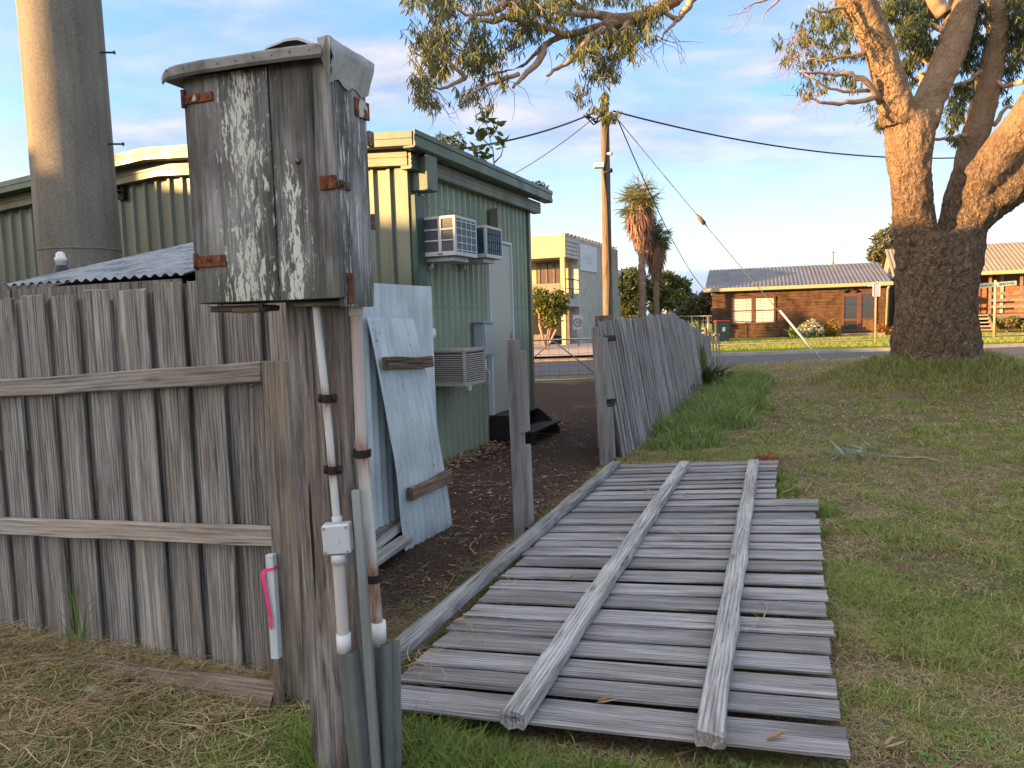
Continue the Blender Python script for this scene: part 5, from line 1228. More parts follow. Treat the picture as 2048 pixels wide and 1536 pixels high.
mb = MB(); mb.tube([Vector((c.x + .05, c.y + .03, .2)), c + Vector((.05, .03, .35))], .03, 6); mb.build('sign_post', MAT['steel'], t2)
MS = frame(c, Vector((1, 0, 0)), Vector((0, -1, 0)))
mb = MB(); mb.box((-.22, -.34, -.02), (.22, .36, 0), MS, .005); mb.build('sign_plate', MAT['meter_grey'], t2)
mb = MB(); mb.tube([MS @ Vector((.18 * math.cos(a_ * .3927), .18 * math.sin(a_ * .3927), .006)) for a_ in range(17)], .018, 5); mb.build('ring', MAT['black'], t2)
text_on('numeral', '10', .22, MS @ Matrix.Translation((0, 0, .004)), MAT['black'], t2)
# street signs, bin
c = px(1752, 580, 32.5); g_ = Vector((c.x, c.y, .17)); t = thing('road_sign', 'back of a blank white sign plate on a slim pole before the brown house', 'sign', g_)
mb = MB(); mb.tube([g_, c + EZ * .3], .04, 8); mb.build('sign_post', CREAMP, t); mb = MB(); mb.box((-.16, -.04, -.28), (.16, -.02, .28), Matrix.Translation(c) @ Matrix.Rotation(.2, 4, 'Z'), .03); mb.build('sign_plate', MAT['white'], t)
c = px(1991, 564, 33.0); g_ = Vector((c.x, c.y, .17)); t = thing('street_sign', 'cream street name post with two name blades right of the gum tree', 'street sign', g_)
mb = MB(); mb.tube([g_, c + EZ * .08], .055, 8); mb.build('sign_post', CREAMP, t)
for (dx, xb, txt) in ((-1, 1949, 'KURNAI AV'), (1, 2033, 'BEACH RD')):
    q = px(xb, 573 if dx < 0 else 566, 32.6 if dx < 0 else 33.2); d_ = (q - px(1991, 569.5, 33.0)); L = d_.length; x_ = d_.normalized() * dx; zv = x_.cross(EZ); zv = zv if zv.y < 0 else -zv
    Ms = frame(px(1991, 569.5, 32.93), x_, zv); a_, b_ = (-L, -.06) if dx < 0 else (.06, L)
    mb = MB(); mb.box((a_, -.10, -.012), (b_, .10, .012), Ms, .004); bl_ = mb.build('name_blade', plain('cream_sign_face', (.86, .80, .56), .5, var=.03), t)
    text_on('lettering', txt, .165, Ms @ Matrix.Translation(((a_ + b_) / 2, 0, .013)), plain('dark_green_lettering', (.03, .09, .06), .6), bl_)
c = px(1444, 688, 36.5); c.z = .2; t = thing('wheelie_bin', 'dark green wheelie bin with red lid against the brown house wall', 'bin', c)
mb = MB(); mb.prism([(-.27, 0), (.27, 0), (.30, .95), (-.30, .95)], .6, Matrix(((1, 0, 0, c.x), (0, 0, 1, c.y - .3), (0, 1, 0, c.z), (0, 0, 0, 1)))); mb.build('bin_body', plain('dark_green_plastic', (.05, .07, .055), .5), t)
mb = MB(); mb.box((-.32, -.34, .96), (.32, .36, 1.03), Matrix.Translation(c), .02); mb.build('bin_lid', plain('red_plastic', (.5, .02, .03), .4), t)
mb = MB(); mb.box((-.07, -.318, .5), (.07, -.306, .7), Matrix.Translation(c), .002); mb.build('bin_badge', MAT['white'], t)
for s_ in (-1, 1): mb = MB(); mb.tube([c + Vector((s_ * .24, .28, .1)), c + Vector((s_ * .30, .28, .1))], .1, 12); mb.build('wheel', MAT['black_plastic'], t)
# wire fence behind
t = thing('wire_fence', 'low chain wire fence with steel posts between the palms and the brown house', 'fence', px(1390, 640, 40))
a_, b_ = px(1345, 633, 42), px(1424, 632, 40); mb = MB(); mb.tube([a_, b_], .03, 5); mb.build('top_rail', MAT['steel'], t)
for q in (.05, .5, .9): p = a_.lerp(b_, q); mb = MB(); mb.tube([Vector((p.x, p.y, .2)), p], .03, 5); mb.build('fence_post', MAT['steel'], t)
mb = MB()
for k in range(14): p = a_.lerp(b_, k / 14); mb.tube([Vector((p.x, p.y, .2)), p], .006, 3, False)
for k in range(6): mb.tube([a_ - EZ * k * .22, b_ - EZ * k * .22], .006, 3, False)
mb.build('wire_mesh', MAT['wire'], t)
# ================================================================== FOLIAGE
def leafmat(name, trans=.35, rough=.55, spec=.3):
    M = Mt(name, rough, spec=spec); a = M.n('ShaderNodeAttribute', attribute_name='tone').outputs['Color']; M.col(a)
    tr = M.n('ShaderNodeBsdfTranslucent', {'Color': a}); mx = M.n('ShaderNodeMixShader', {'Fac': trans, 1: M.b.outputs[0], 2: tr.outputs[0]})
    out = [n for n in M.t.nodes if n.type == 'OUTPUT_MATERIAL'][0]; M.t.links.new(mx.outputs[0], out.inputs[0]); return M.m
LEAF = leafmat('leaf'); GRASS = leafmat('grass_blade', .25, .6, .2); STRAW = leafmat('straw_stalk', .1, .7, .2); LITTER = leafmat('litter', 0.02, .8, .15)
def unit(a): return a / np.maximum(np.linalg.norm(a, axis=-1, keepdims=True), 1e-9)
def leaves(P, D, N, L, W, C, curve=.12):
    """sickle leaves: P base (n,3), D direction, N face normal, L length, W width, C colour -> V, faces, col"""
    n = len(P); D = unit(D); S = unit(np.cross(D, N)); N2 = unit(np.cross(S, D)); L = L[:, None]; W = W[:, None]
    c = (RNG.uniform(-1, 1, (n, 1)) * curve) * L
    a = P + D * L * .33 + S * c * .6; b = P + D * L * .68 + S * c * .9; tip = P + D * L + S * c * .3
    V = np.stack([P, a - S * W * .5, a + S * W * .5, b - S * W * .4 + N2 * W * .1, b + S * W * .4 + N2 * W * .1, tip], 1).reshape(-1, 3)
    k = np.arange(n)[:, None] * 6
    T = np.concatenate([k + [0, 2, 1], k + [3, 4, 5]]); Q = k + [1, 2, 4, 3]
    return V, T, Q, np.repeat(C, 6, 0)
def blades(P, H, W, lean, C, N=None, bend=.5):
    n = len(P); an = RNG.uniform(0, 2 * np.pi, n); d = np.stack([np.cos(an), np.sin(an), np.zeros(n)], 1) * lean[:, None] if np.ndim(lean) < 2 else lean
    f = RNG.uniform(0, 2 * np.pi, n); s = np.stack([np.cos(f), np.sin(f), np.zeros(n)], 1) * W[:, None] * .5
    up = np.array([0, 0, 1.0]) * H[:, None]
    m = P + up * .55 + d * H[:, None] * .35; tip = P + up * (1 - .25 * np.clip(np.linalg.norm(d, axis=1, keepdims=True), 0, 3)) + d * H[:, None] * (1 + bend)
    tip[:, 2] = np.maximum(tip[:, 2], P[:, 2] + .004)
    V = np.stack([P - s, P + s, m - s * .8, m + s * .8, tip], 1).reshape(-1, 3); k = np.arange(n)[:, None] * 5
    return V, k + [2, 3, 4], k + [0, 1, 3, 2], np.repeat(C, 5, 0)
def mk(name, parts, mat, parent=None, loc=(0, 0, 0)):
    V, T, Q, C = [], [], [], []; o = 0
    for (v, t_, q, c) in parts: V.append(v); T.append(t_ + o); Q.append(q + o); C.append(c); o += len(v)
    V = np.concatenate(V); loc = np.array(loc, float)
    me = npmesh(name, V - loc, [np.concatenate(T), np.concatenate(Q)], mat, False, np.concatenate(C))
    return link(name, me, None, parent, Matrix.Translation(Vector(loc)))
def tones(n, cols, jit=.25):
    c = np.array(cols)[RNG.integers(0, len(cols), n)]; return np.clip(c * (1 + RNG.uniform(-jit, jit, (n, 1))) * (1 + RNG.uniform(-.08, .08, (n, 3))), 0, 1)

# ------------------------------------------------------------------ gum tree
TG = px(1872, 730, 14.0); TG.z = gz(TG.x, TG.y) - .1
gt = thing('gum_tree', 'large forked gum tree with rough bark and spreading leafy limbs on a grassy mound', 'tree', TG)
S = 14 / 1500
limbs = [
 [(1874, 800, 118, 14), (1873, 752, 96, 14), (1872, 715, 82, 14), (1872, 640, 76, 14), (1873, 580, 73, 14), (1872, 520, 74, 14), (1866, 470, 72, 14)],
 [(1848, 560, 50, 14), (1838, 490, 43, 13.95), (1825, 430, 38, 13.9), (1821, 370, 36, 13.85), (1819, 300, 42, 13.85), (1820, 255, 44, 13.85), (1815, 228, 36, 13.85)],
 [(1800, 240, 36, 13.8), (1786, 190, 31, 13.7), (1774, 148, 29, 13.6), (1760, 99, 28, 13.5), (1738, 50, 30, 13.4), (1712, 0, 32, 13.3), (1665, -80, 30, 13.0), (1610, -160, 27, 12.3), (1540, -190, 22, 11.5), (1450, -150, 19, 10.6), (1390, -60, 17, 10.0), (1345, 0, 17, 9.7)],
 [(1842, 250, 34, 13.9), (1860, 198, 28, 14.0), (1883, 148, 28, 14.1), (1903, 99, 29, 14.2), (1916, 50, 28, 14.3), (1928, 0, 27, 14.35), (1950, -100, 25, 14.5)],
 [(1898, 570, 50, 14), (1912, 500, 48, 14.05), (1928, 440, 46, 14.1), (1944, 385, 47, 14.1), (1956, 345, 44, 14.1)],
 [(1938, 350, 32, 14.3), (1944, 300, 27, 14.5), (1956, 255, 25, 14.6), (1970, 200, 23, 14.7), (1980, 150, 23, 14.8), (1990, 100, 21, 14.9), (1996, 55, 19, 15), (1988, 15, 18, 15), (1990, -90, 18, 15)],
 [(1945, 370, 46, 14.0), (1975, 345, 42, 13.9), (2005, 312, 41, 13.8), (2045, 265, 42, 13.6), (2090, 190, 38, 13.4), (2130, 60, 32, 13.2), (2200, -90, 24, 12.9), (2290, -260, 12, 12.6)],
 [(1950, 425, 44, 14.0), (1985, 405, 34, 13.9), (2020, 385, 33, 13.8), (2060, 350, 33, 13.7), (2150, 270, 30, 13.5), (2260, 180, 21, 13.3), (2380, 60, 10, 13.0)],
 [(1345, 0, 17, 9.7), (1325, 14, 17, 9.6), (1298, 30, 15, 9.5), (1268, 36, 15, 9.5), (1232, 38, 13, 9.5), (1200, 30, 11, 9.5), (1168, 24, 10, 9.5), (1150, 8, 9, 9.5), (1132, -10, 9, 9.4)],
 [(1260, 42, 11, 9.5), (1240, 47, 11, 9.5), (1200, 53, 11, 9.4), (1170, 62, 10, 9.4), (1125, 71, 9, 9.3), (1104, 80, 8.5, 9.3), (1088, 92, 9, 9.3), (1068, 110, 7, 9.2), (1052, 128, 6.5, 9.2), (1030, 138, 5, 9.2), (1000, 144, 5.5, 9.1), (970, 153, 5, 9.1), (930, 158, 3.5, 9.0)],
]
mb = MB()
for lb in limbs:
    P = [px(x, y, D) for x, y, h, D in lb]; P2, R2 = [], []
    for i_ in range(len(P) - 1):
        for q in (0, .33, .66): P2.append(P[i_].lerp(P[i_ + 1], q)); R2.append((lb[i_][2] * (1 - q) + lb[i_ + 1][2] * q) / 1500 * lb[i_][3] * (.84 if lb[0][0] < 1400 else 1))
    P2.append(P[-1]); R2.append(lb[-1][2] / 1500 * lb[-1][3])
    mb.tube(P2, [r * 1.0 for r in R2], 18)
me = bpy.data.meshes.new('tmp'); me.from_pydata([tuple(v) for v in mb.v], [], mb.f); tmp = bpy.data.objects.new('tmp', me); COL.objects.link(tmp)
m1 = tmp.modifiers.new('r', 'REMESH'); m1.mode = 'VOXEL'; m1.voxel_size = .036
m2 = tmp.modifiers.new('s', 'SMOOTH'); m2.iterations = 5; m2.factor = .5
bpy.context.view_layer.update(); ev = tmp.evaluated_get(bpy.context.evaluated_depsgraph_get()); me2 = bpy.data.meshes.new_from_object(ev); bpy.data.objects.remove(tmp)
nv = len(me2.vertices); co = np.empty(nv * 3); me2.vertices.foreach_get('co', co); co = co.reshape(-1, 3); no = np.empty(nv * 3); me2.vertices.foreach_get('normal', no); no = no.reshape(-1, 3)
dsp = np.empty(nv); ul = np.empty(nv)
for i_ in range(nv):
    x, y, z = co[i_]; a_ = mnoise.noise((x * 2.6, y * 2.6, z * 1.4)); b_ = mnoise.noise((x * 9, y * 9, z * 4.0)); c_ = mnoise.noise((x * 19, y * 19, z * 9))
    up = max(0., min(1., (z - 3.4) / 3.0)); dsp[i_] = (.05 * a_ + .030 * b_ + .016 * (abs(c_) * 2 - .4)) * (1 - .75 * up); ul[i_] = up
far = co[:, 0] < 4.5; dsp[far] *= .25
co = co + no * dsp[:, None]; me2.vertices.foreach_set('co', (co - np.array(TG)).ravel())
me2.polygons.foreach_set('use_smooth', np.ones(len(me2.polygons), bool)); me2.update()
M = Mt('gum_bark', .92, spec=.12); v = M.obj()
b1_ = M.noise(M.map(v, (10, 10, 9)), 1.8, 9, .74, 1.2); b2_ = M.noise(M.map(v, (2, 2, 1)), 1, 4, .5); wv = M.n('ShaderNodeVectorMath', {0: v, 1: M.n('ShaderNodeVectorMath', {0: M.n('ShaderNodeTexNoise', {'Vector': M.map(v, (7, 7, 7)), 'Scale': 1.0, 'Detail': 4.0}).outputs['Color'], 1: (.22, .22, .22)}, operation='MULTIPLY').outputs[0]}, operation='ADD').outputs[0]; vor = M.n('ShaderNodeTexVoronoi', {'Vector': M.map(wv, (15, 15, 8)), 'Scale': 1.0, 'Randomness': 1.0}).outputs['Distance']
c = M.ramp(b1_, [(.37, (.08, .055, .037)), (.49, (.205, .143, .095)), (.62, (.36, .258, .17))])
c = M.mix(M.ramp(vor, [(.45, 0), (.85, .7)]), c, (.07, .05, .038))
zz = M.sep(v)['Z']; up = M.ramp(M.math('ADD', M.math('DIVIDE', zz, 7.0), M.math('MULTIPLY', b2_, .25)), [(.55, 0), (.80, 1)])
sm = M.ramp(M.noise(M.map(v, (5, 5, 3)), 1, 6, .6), [(.35, (.34, .225, .135)), (.65, (.46, .33, .21))])
M.col(M.mix(up, c, sm)); M.bump(M.math('ADD', b1_, M.math('MULTIPLY', vor, -1.1)), 1.0, .08); me2.materials.clear(); me2.materials.append(M.m); BARK = M.m
tk = link('trunk', me2, None, gt, Matrix.Translation(TG)); me2.name = 'trunk'
TWIG = plain('twig_bark', (.40, .27, .18), .8, var=.25); mb = MB()
def tw(pts, r0_, r1_, n=6, sub=3):
    P = [px(*p) for p in pts]; Q = []
    for a_, b_ in zip(P[:-1], P[1:]):
        for k in range(sub): Q.append(a_.lerp(b_, k / sub) + Vector((random.uniform(-1, 1), random.uniform(-1, 1), random.uniform(-1, 1))) * r0_ * .35)
    Q.append(P[-1]); mb.tube(Q, [r0_ + (r1_ - r0_) * k / (len(Q) - 1) for k in range(len(Q))], n)
for a in ([[(1088, 92, 9.3), (1078, 120, 9.2), (1052, 145, 9.1), (1045, 158, 9.1), (1026, 176, 9.0)], .05, .016], [[(1210, 56, 9.4), (1180, 72, 9.3), (1168, 92, 9.2), (1142, 120, 9.1), (1112, 140, 9.1), (1094, 152, 9.0)], .05, .015],
          [[(1262, 40, 9.5), (1246, 62, 9.4), (1222, 80, 9.4), (1195, 95, 9.3)], .06, .015], [[(1258, 46, 9.5), (1262, 80, 9.5), (1245, 105, 9.5), (1222, 130, 9.5), (1208, 145, 9.5)], .05, .012],
          [[(1200, 28, 9.5), (1160, 26, 9.4), (1130, 30, 9.4), (1110, 42, 9.3)], .05, .02], [[(1020, -5, 9.1), (1004, 14, 9.1), (985, 22, 9.1), (965, 26, 9.1), (945, 36, 9.1), (930, 48, 9.0)], .055, .014], [[(1050, 44, 9.3), (1030, 38, 9.2), (1006, 34, 9.2), (985, 44, 9.1), (960, 38, 9.1), (930, 28, 9.1), (900, 15, 9.0)], .05, .012],
          [[(1125, 68, 9.3), (1105, 58, 9.2), (1082, 50, 9.2)], .05, .02], [[(1040, 148, 9.1), (1000, 160, 9.0), (970, 172, 9.0), (940, 190, 8.9), (915, 212, 8.9)], .03, .008], [[(930, 158, 9.0), (905, 170, 8.9), (880, 180, 8.9), (855, 172, 8.8)], .03, .008], [[(932, 155, 9.0), (915, 140, 8.9), (890, 118, 8.9), (870, 108, 8.8)], .03, .01],
          [[(1395, -20, 9.6), (1375, 12, 9.6), (1362, 30, 9.6), (1352, 44, 9.6), (1335, 60, 9.5), (1318, 84, 9.5)], .06, .006], [[(1355, 38, 9.6), (1330, 26, 9.6), (1302, 28, 9.6)], .035, .012],
          [[(1762, 205, 13.7), (1735, 165, 13.4), (1700, 150, 13.3), (1660, 147, 13.2), (1600, 142, 13)], .07, .015], [[(1765, 190, 13.7), (1720, 202, 13.4), (1680, 208, 13.3), (1640, 204, 13.1), (1612, 192, 13)], .06, .012], [[(1750, 180, 13.6), (1700, 184, 13.4), (1660, 178, 13.3), (1612, 150, 13.1)], .04, .01],
          [[(1735, 105, 13.5), (1700, 112, 13.4), (1660, 120, 13.3), (1618, 118, 13.2)], .04, .012], [[(1712, 20, 13.3), (1680, 14, 13.2), (1640, 25, 13.1), (1617, 12, 13)], .035, .01], [[(1600, -30, 12.7), (1550, -5, 12.6), (1510, 6, 12.5), (1478, 25, 12.4)], .03, .006], [[(1560, -2, 12.6), (1530, 25, 12.5), (1522, 45, 12.5)], .02, .004],
          [[(1890, 60, 14.2), (1862, 52, 14.6), (1830, 58, 14.8), (1790, 56, 15)], .06, .02], [[(1850, 180, 14), (1840, 150, 14.6), (1870, 140, 14.8), (1845, 120, 15), (1800, 85, 15)], .07, .015], [[(1935, 270, 14.5), (1900, 278, 14.3), (1866, 278, 14.1)], .05, .025], [[(1968, 140, 14.8), (1940, 160, 14.6), (1905, 170, 14.4)], .05, .02], [[(1985, 250, 14.5), (2015, 215, 14.4), (2045, 210, 14.3)], .05, .03], [[(2048, 165, 14), (2010, 172, 14.4), (1990, 160, 14.6)], .05, .03],
          [[(1890, 30, 14.3), (1868, -10, 14.2), (1845, -40, 14.2)], .14, .10]):
    tw(*a)
mb.build('branches', TWIG, gt)
# leaf sprays: ellipses in the photo given real depths
CL = [(830, 12, 26, 16, 11), (868, 22, 30, 22, 14), (905, 14, 32, 18, 14), (895, 50, 26, 22, 10), (868, 45, 22, 18, 7), (850, 88, 22, 22, 16), (880, 96, 24, 26, 17), (905, 80, 20, 20, 10), (848, 125, 18, 22, 14), (875, 140, 24, 24, 18), (852, 172, 14, 18, 9), (868, 162, 22, 14, 9), (838, 195, 10, 22, 13), (848, 212, 6, 12, 6), (868, 225, 9, 10, 6), (895, 125, 14, 20, 8),
      (952, 88, 26, 20, 15), (966, 108, 24, 20, 14), (935, 116, 22, 20, 12), (962, 136, 26, 18, 16), (940, 142, 18, 14, 9), (988, 132, 14, 14, 7), (1018, 112, 14, 20, 9), (955, 62, 26, 12, 7), (975, 40, 22, 10, 5), (925, 206, 10, 14, 8), (955, 208, 8, 9, 4), (1005, 172, 10, 18, 5), (968, 178, 12, 14, 4), (972, 232, 5, 14, 4),
      (1032, 18, 22, 22, 16), (1050, 45, 22, 28, 20), (1042, 80, 20, 16, 12), (1070, 70, 22, 22, 16), (1068, 25, 20, 20, 14), (1095, 45, 22, 26, 15), (1110, 14, 26, 18, 14), (1140, 10, 22, 12, 9), (1130, 55, 20, 16, 9), (975, 8, 26, 10, 7), (945, 12, 16, 12, 6), (1005, 75, 12, 12, 4),
      (1180, 8, 26, 9, 8), (1220, 8, 26, 12, 8), (1262, 6, 30, 10, 8), (1175, 42, 16, 14, 8), (1150, 90, 10, 20, 8), (1172, 100, 20, 22, 14), (1198, 105, 22, 26, 18), (1222, 92, 22, 26, 18), (1245, 75, 20, 22, 15), (1205, 128, 20, 14, 10), (1158, 128, 10, 18, 9), (1258, 105, 12, 18, 10), (1278, 62, 20, 24, 16), (1300, 48, 18, 20, 13), (1290, 84, 14, 14, 8), (1318, 25, 18, 14, 7), (1330, 12, 10, 10, 5), (1265, 120, 6, 12, 4), (1234, 118, 10, 10, 6),
      (1198, 155, 16, 13, 12), (1218, 165, 14, 14, 11), (1160, 205, 5, 12, 5), (1166, 188, 6, 5, 2)]
CLR = [(1560, 95, 12, 12, 3), (1590, 100, 12, 16, 5), (1575, 128, 14, 14, 5), (1612, 70, 20, 22, 14), (1640, 48, 28, 26, 24), (1665, 75, 26, 26, 20), (1630, 100, 26, 22, 16), (1670, 40, 22, 22, 16), (1695, 20, 20, 18, 13), (1700, 75, 18, 22, 14), (1650, 128, 26, 12, 10), (1610, 140, 20, 10, 6), (1690, 118, 18, 12, 8), (1615, 168, 10, 18, 6), (1640, 178, 14, 14, 6), (1680, 168, 16, 12, 7), (1710, 178, 12, 14, 7), (1650, 160, 12, 10, 4), (1615, 195, 5, 8, 4),
       (1720, 120, 16, 18, 8), (1800, 30, 30, 26, 26), (1840, 20, 30, 24, 26), (1830, 60, 30, 22, 22), (1808, 85, 24, 22, 18), (1845, 95, 26, 22, 20), (1830, 125, 26, 20, 16), (1810, 150, 16, 16, 9), (1860, 118, 18, 18, 12), (1780, 10, 20, 14, 10), (1870, 30, 18, 26, 14), (1830, 172, 10, 8, 4),
       (1950, 30, 24, 30, 22), (1945, 90, 22, 30, 24), (1935, 135, 22, 26, 20), (1940, 185, 18, 20, 12), (1915, 200, 16, 20, 10), (1905, 228, 14, 18, 10), (1925, 240, 14, 12, 7), (1960, 170, 12, 20, 8), (1760, 258, 8, 10, 5), (1748, 222, 12, 8, 2), (1905, 262, 8, 14, 5), (1910, 290, 6, 10, 4),
       (2015, 30, 24, 30, 24), (2035, 70, 20, 30, 22), (2015, 100, 20, 26, 18), (2040, 120, 20, 20, 13), (2020, 145, 18, 16, 10), (2045, 20, 18, 30, 16), (2005, 178, 12, 10, 4), (2015, 205, 8, 8, 2), (2060, 60, 30, 60, 30), (2130, 0, 50, 60, 40), (2220, -80, 70, 70, 45), (2320, -40, 70, 80, 45), (2400, 40, 60, 60, 35), (2260, 80, 50, 40, 20)]
CLR = [(c_[0], c_[1], c_[2], c_[3], c_[4] * (.5 if c_[0] < 1725 else 1)) for c_ in CLR]
def spray_set(cl, D0, D1, dens, cols, twn, Lr=(.085, .15), Wr=(.012, .020)):
    PP, DD, NN_, LL, WW, CC = [], [], [], [], [], []
    for (x, y, rx, ry, w_) in cl:
        Dc = random.uniform(D0, D1); tone0 = random.random()
        ns = int(w_ * dens)
        c0 = px(x, y - ry * .2, Dc)
        for _ in range(ns):
            a_ = random.uniform(0, 6.283); q = math.sqrt(random.random()); X = x + rx * q * math.cos(a_); Y = y + ry * q * math.sin(a_) - 6
            tipc = px(X, Y, Dc + random.gauss(0, .28)); m = random.randint(7, 12)
            start = tipc + Vector((random.gauss(0, .10), random.gauss(0, .10), random.uniform(.05, .18)))
            if random.random() < twn: mb2.tube([c0.lerp(start, .0) + Vector((0, 0, .03)), c0.lerp(start, .55) + Vector((random.gauss(0, .04), random.gauss(0, .04), .05)), start, tipc], [.008, .006, .004, .002], 3, False)
            for k in range(m):
                q2 = k / m; p = start.lerp(tipc, q2); d = Vector((random.gauss(0, .42), random.gauss(0, .42), -1))
                PP.append(p); DD.append(d); NN_.append((random.gauss(0, 1), random.gauss(0, 1), .2)); LL.append(random.uniform(*Lr)); WW.append(random.uniform(*Wr)); CC.append(tone0)
    n = len(PP); tn = np.array(CC)[:, None]; base = tones(n, cols, .3)
    base = base * (.85 + .4 * tn)
    return leaves(np.array([tuple(p) for p in PP]), np.array([tuple(p) for p in DD]), np.array(NN_), np.array(LL), np.array(WW), np.clip(base, 0, 1), .16)
GUMC = [(.10, .14, .035), (.075, .11, .04), (.15, .18, .04), (.09, .12, .05), (.17, .13, .05), (.19, .20, .055)]
mb2 = MB()
sp1 = spray_set(CL, 8.8, 9.9, 1.55, GUMC, .45, (.075, .135), (.011, .018)); sp2 = spray_set(CLR, 14.3, 16.2, 2.7, [(.075, .10, .04), (.055, .08, .04), (.10, .12, .04), (.065, .085, .045)], .15, (.11, .18), (.018, .028))
spL = spray_set([c_ for c_ in CLR if c_[0] < 1725], 12.9, 13.8, .6, GUMC, .5)
mk('leaves', [sp1], LEAF, gt, TG); mk('leaves', [sp2, spL], LEAF, gt, TG)
# bare fine twigs hanging at the edges
def fine(x, y, D, n, L, dirx):
    for _ in range(n):
        p = px(x + random.gauss(0, 8), y + random.gauss(0, 4), D); P = [p]; d = Vector((dirx + random.gauss(0, .5), random.gauss(0, .3), -.4)).normalized()
        for _k in range(6): d = (d + Vector((random.gauss(0, .4), random.gauss(0, .3), random.gauss(-.15, .3)))).normalized(); p = p + d * L / 6; P.append(p)
        mb2.tube(P, [.005, .0045, .004, .0035, .003, .0025, .002], 3, False)
fine(1300, 70, 9.5, 8, .7, .4); fine(1330, 60, 9.5, 5, .5, .1); fine(1095, 80, 9.1, 3, .55, 0); fine(1620, 60, 13.2, 12, .8, -1); fine(1600, 110, 13.1, 10, .7, -1); fine(1500, 20, 12.5, 8, .5, -.6); fine(1640, 180, 13.1, 14, .6, -.8); fine(1745, 220, 13.6, 6, .4, -1); fine(860, 180, 8.9, 8, .5, .3); fine(1010, 160, 9.0, 6, .5, .3); fine(960, 170, 9.0, 8, .5, -.4); fine(890, 70, 9.0, 12, .6, -.2)
mb2.build('twigs', plain('fine_twig', (.22, .15, .10), .8), gt)
# leaves caught at the pole top belong to a small spray of the same limb
mb2 = MB(); spP = spray_set([(1208, 205, 9, 12, 7), (1200, 226, 14, 9, 8), (1214, 232, 12, 14, 8), (1222, 238, 7, 10, 4)], 18.3, 18.6, 1.3, GUMC, .5, (.14, .24), (.022, .034))
ob = mk('leaf_spray', [spP], LEAF, None, px(1209, 200, 18.4)); tag(ob, 'clump of narrow gum leaves hanging over the top of the utility pole', 'leaves')

def cloud(blobs, n, size, cols, flat=1.0, up=0.0):
    """leaf clumps spread in the outer shell of ellipsoids; blobs (center, radii)"""
    vol = np.array([b_[1][0] * b_[1][1] * b_[1][2] for b_ in blobs]) ** .67; vol /= vol.sum(); P, C = [], []
    for (c_, r_), w_ in zip(blobs, vol):
        m = max(4, int(n * w_)); d = unit(RNG.normal(size=(m, 3))); rr = RNG.uniform(.45, 1.06, (m, 1)) ** .5
        # uneven outline
        nn_ = np.array([mnoise.noise((a_[0] * 2.2 + c_[0], a_[1] * 2.2, a_[2] * 2.2 + c_[2])) for a_ in d])[:, None]
        P.append(np.array(c_) + d * rr * np.array(r_) * (1 + .35 * nn_)); base = tones(m, cols, .3); C.append(base)
    P = np.concatenate(P); C = np.concatenate(C); m = len(P)
    return leaves(P, RNG.normal(size=(m, 3)) + [0, 0, up], RNG.normal(size=(m, 3)), RNG.uniform(.7, 1.3, m) * size, RNG.uniform(.35, .6, m) * size * flat, C, .1)
def bush(name, label, cat, base, blobs, n, size, cols, trunk=None, group=None, flat=1.0, tm=None):
    t = thing(name, label, cat, base, group); mk('crown', [cloud(blobs, n, size, cols, flat)], LEAF, t, base)
    mb = MB(); b_ = Vector(base)
    for (c_, r_) in blobs[:9]:
        e = Vector(c_); m_ = b_.lerp(e, .5) + Vector((random.gauss(0, .1), random.gauss(0, .1), 0)) * (e - b_).length * .5
        h = (e - b_).length * .035 * (trunk or 1); mb.tube([b_, m_, e], [h, h * .7, h * .3], 6)
    mb.build('trunk', tm or TWIG, t); return t
def blob(x, y, D, rx, ry, rd=None):  # photo ellipse -> real ellipsoid
    k = D / 1500; return (tuple(px(x, y, D)), (rx * k, (rd or rx) * k, ry * k))
GRN = [(.075, .10, .03), (.10, .13, .035), (.05, .075, .025), (.13, .14, .04)]
def bs(x, y, D): p = px(x, y, D); return Vector((p.x, p.y, .2))
bush('balcony_shrub', 'rounded yellow green shrub in front of the two storey building', 'shrub', bs(1092, 670, 33), [blob(1098, 612, 33, 26, 28), blob(1118, 600, 33, 16, 20), blob(1078, 600, 33, 20, 24), blob(1100, 640, 33, 20, 14), blob(1125, 618, 33, 10, 14)], 2600, .17, [(.15, .17, .035), (.20, .20, .04), (.10, .13, .03)])
bush('wide_tree', 'broad dark tree with yellow green top behind the palms', 'tree', bs(1262, 640, 60), [blob(1262, 562, 60, 30, 24), blob(1245, 585, 58, 16, 22), blob(1285, 580, 60, 22, 26), blob(1255, 610, 58, 22, 24)], 3600, .32, GRN, 1.4)
bush('pine_tree', 'spreading tree with rounded clumps right of the palms', 'tree', bs(1318, 640, 62), [blob(1330, 560, 62, 22, 16), blob(1358, 572, 62, 22, 18), blob(1318, 585, 60, 20, 22), blob(1345, 600, 60, 26, 18), blob(1372, 600, 62, 16, 20), blob(1310, 615, 60, 14, 18)], 4200, .30, GRN + [(.16, .17, .04)], 1.6)
bush('hedge_bush', 'loose olive bush beside the left corner of the brown house', 'bush', bs(1400, 650, 45), [blob(1395, 612, 45, 22, 22), blob(1412, 600, 46, 14, 18), blob(1378, 625, 45, 20, 18), blob(1360, 630, 46, 18, 14), blob(1412, 630, 45, 12, 16)], 3000, .20, [(.13, .12, .06), (.09, .10, .04), (.17, .14, .08)])
bush('far_gum', 'grey green gum tree crown rising behind the brown house roof', 'tree', bs(1790, 640, 60), [blob(1772, 480, 60, 24, 20), blob(1760, 505, 60, 22, 16), blob(1790, 462, 60, 16, 14), blob(1800, 500, 60, 20, 24), blob(1748, 515, 60, 12, 8), blob(1830, 500, 60, 30, 30)], 3600, .30, [(.12, .12, .05), (.09, .10, .045), (.17, .15, .07)], 1.4)
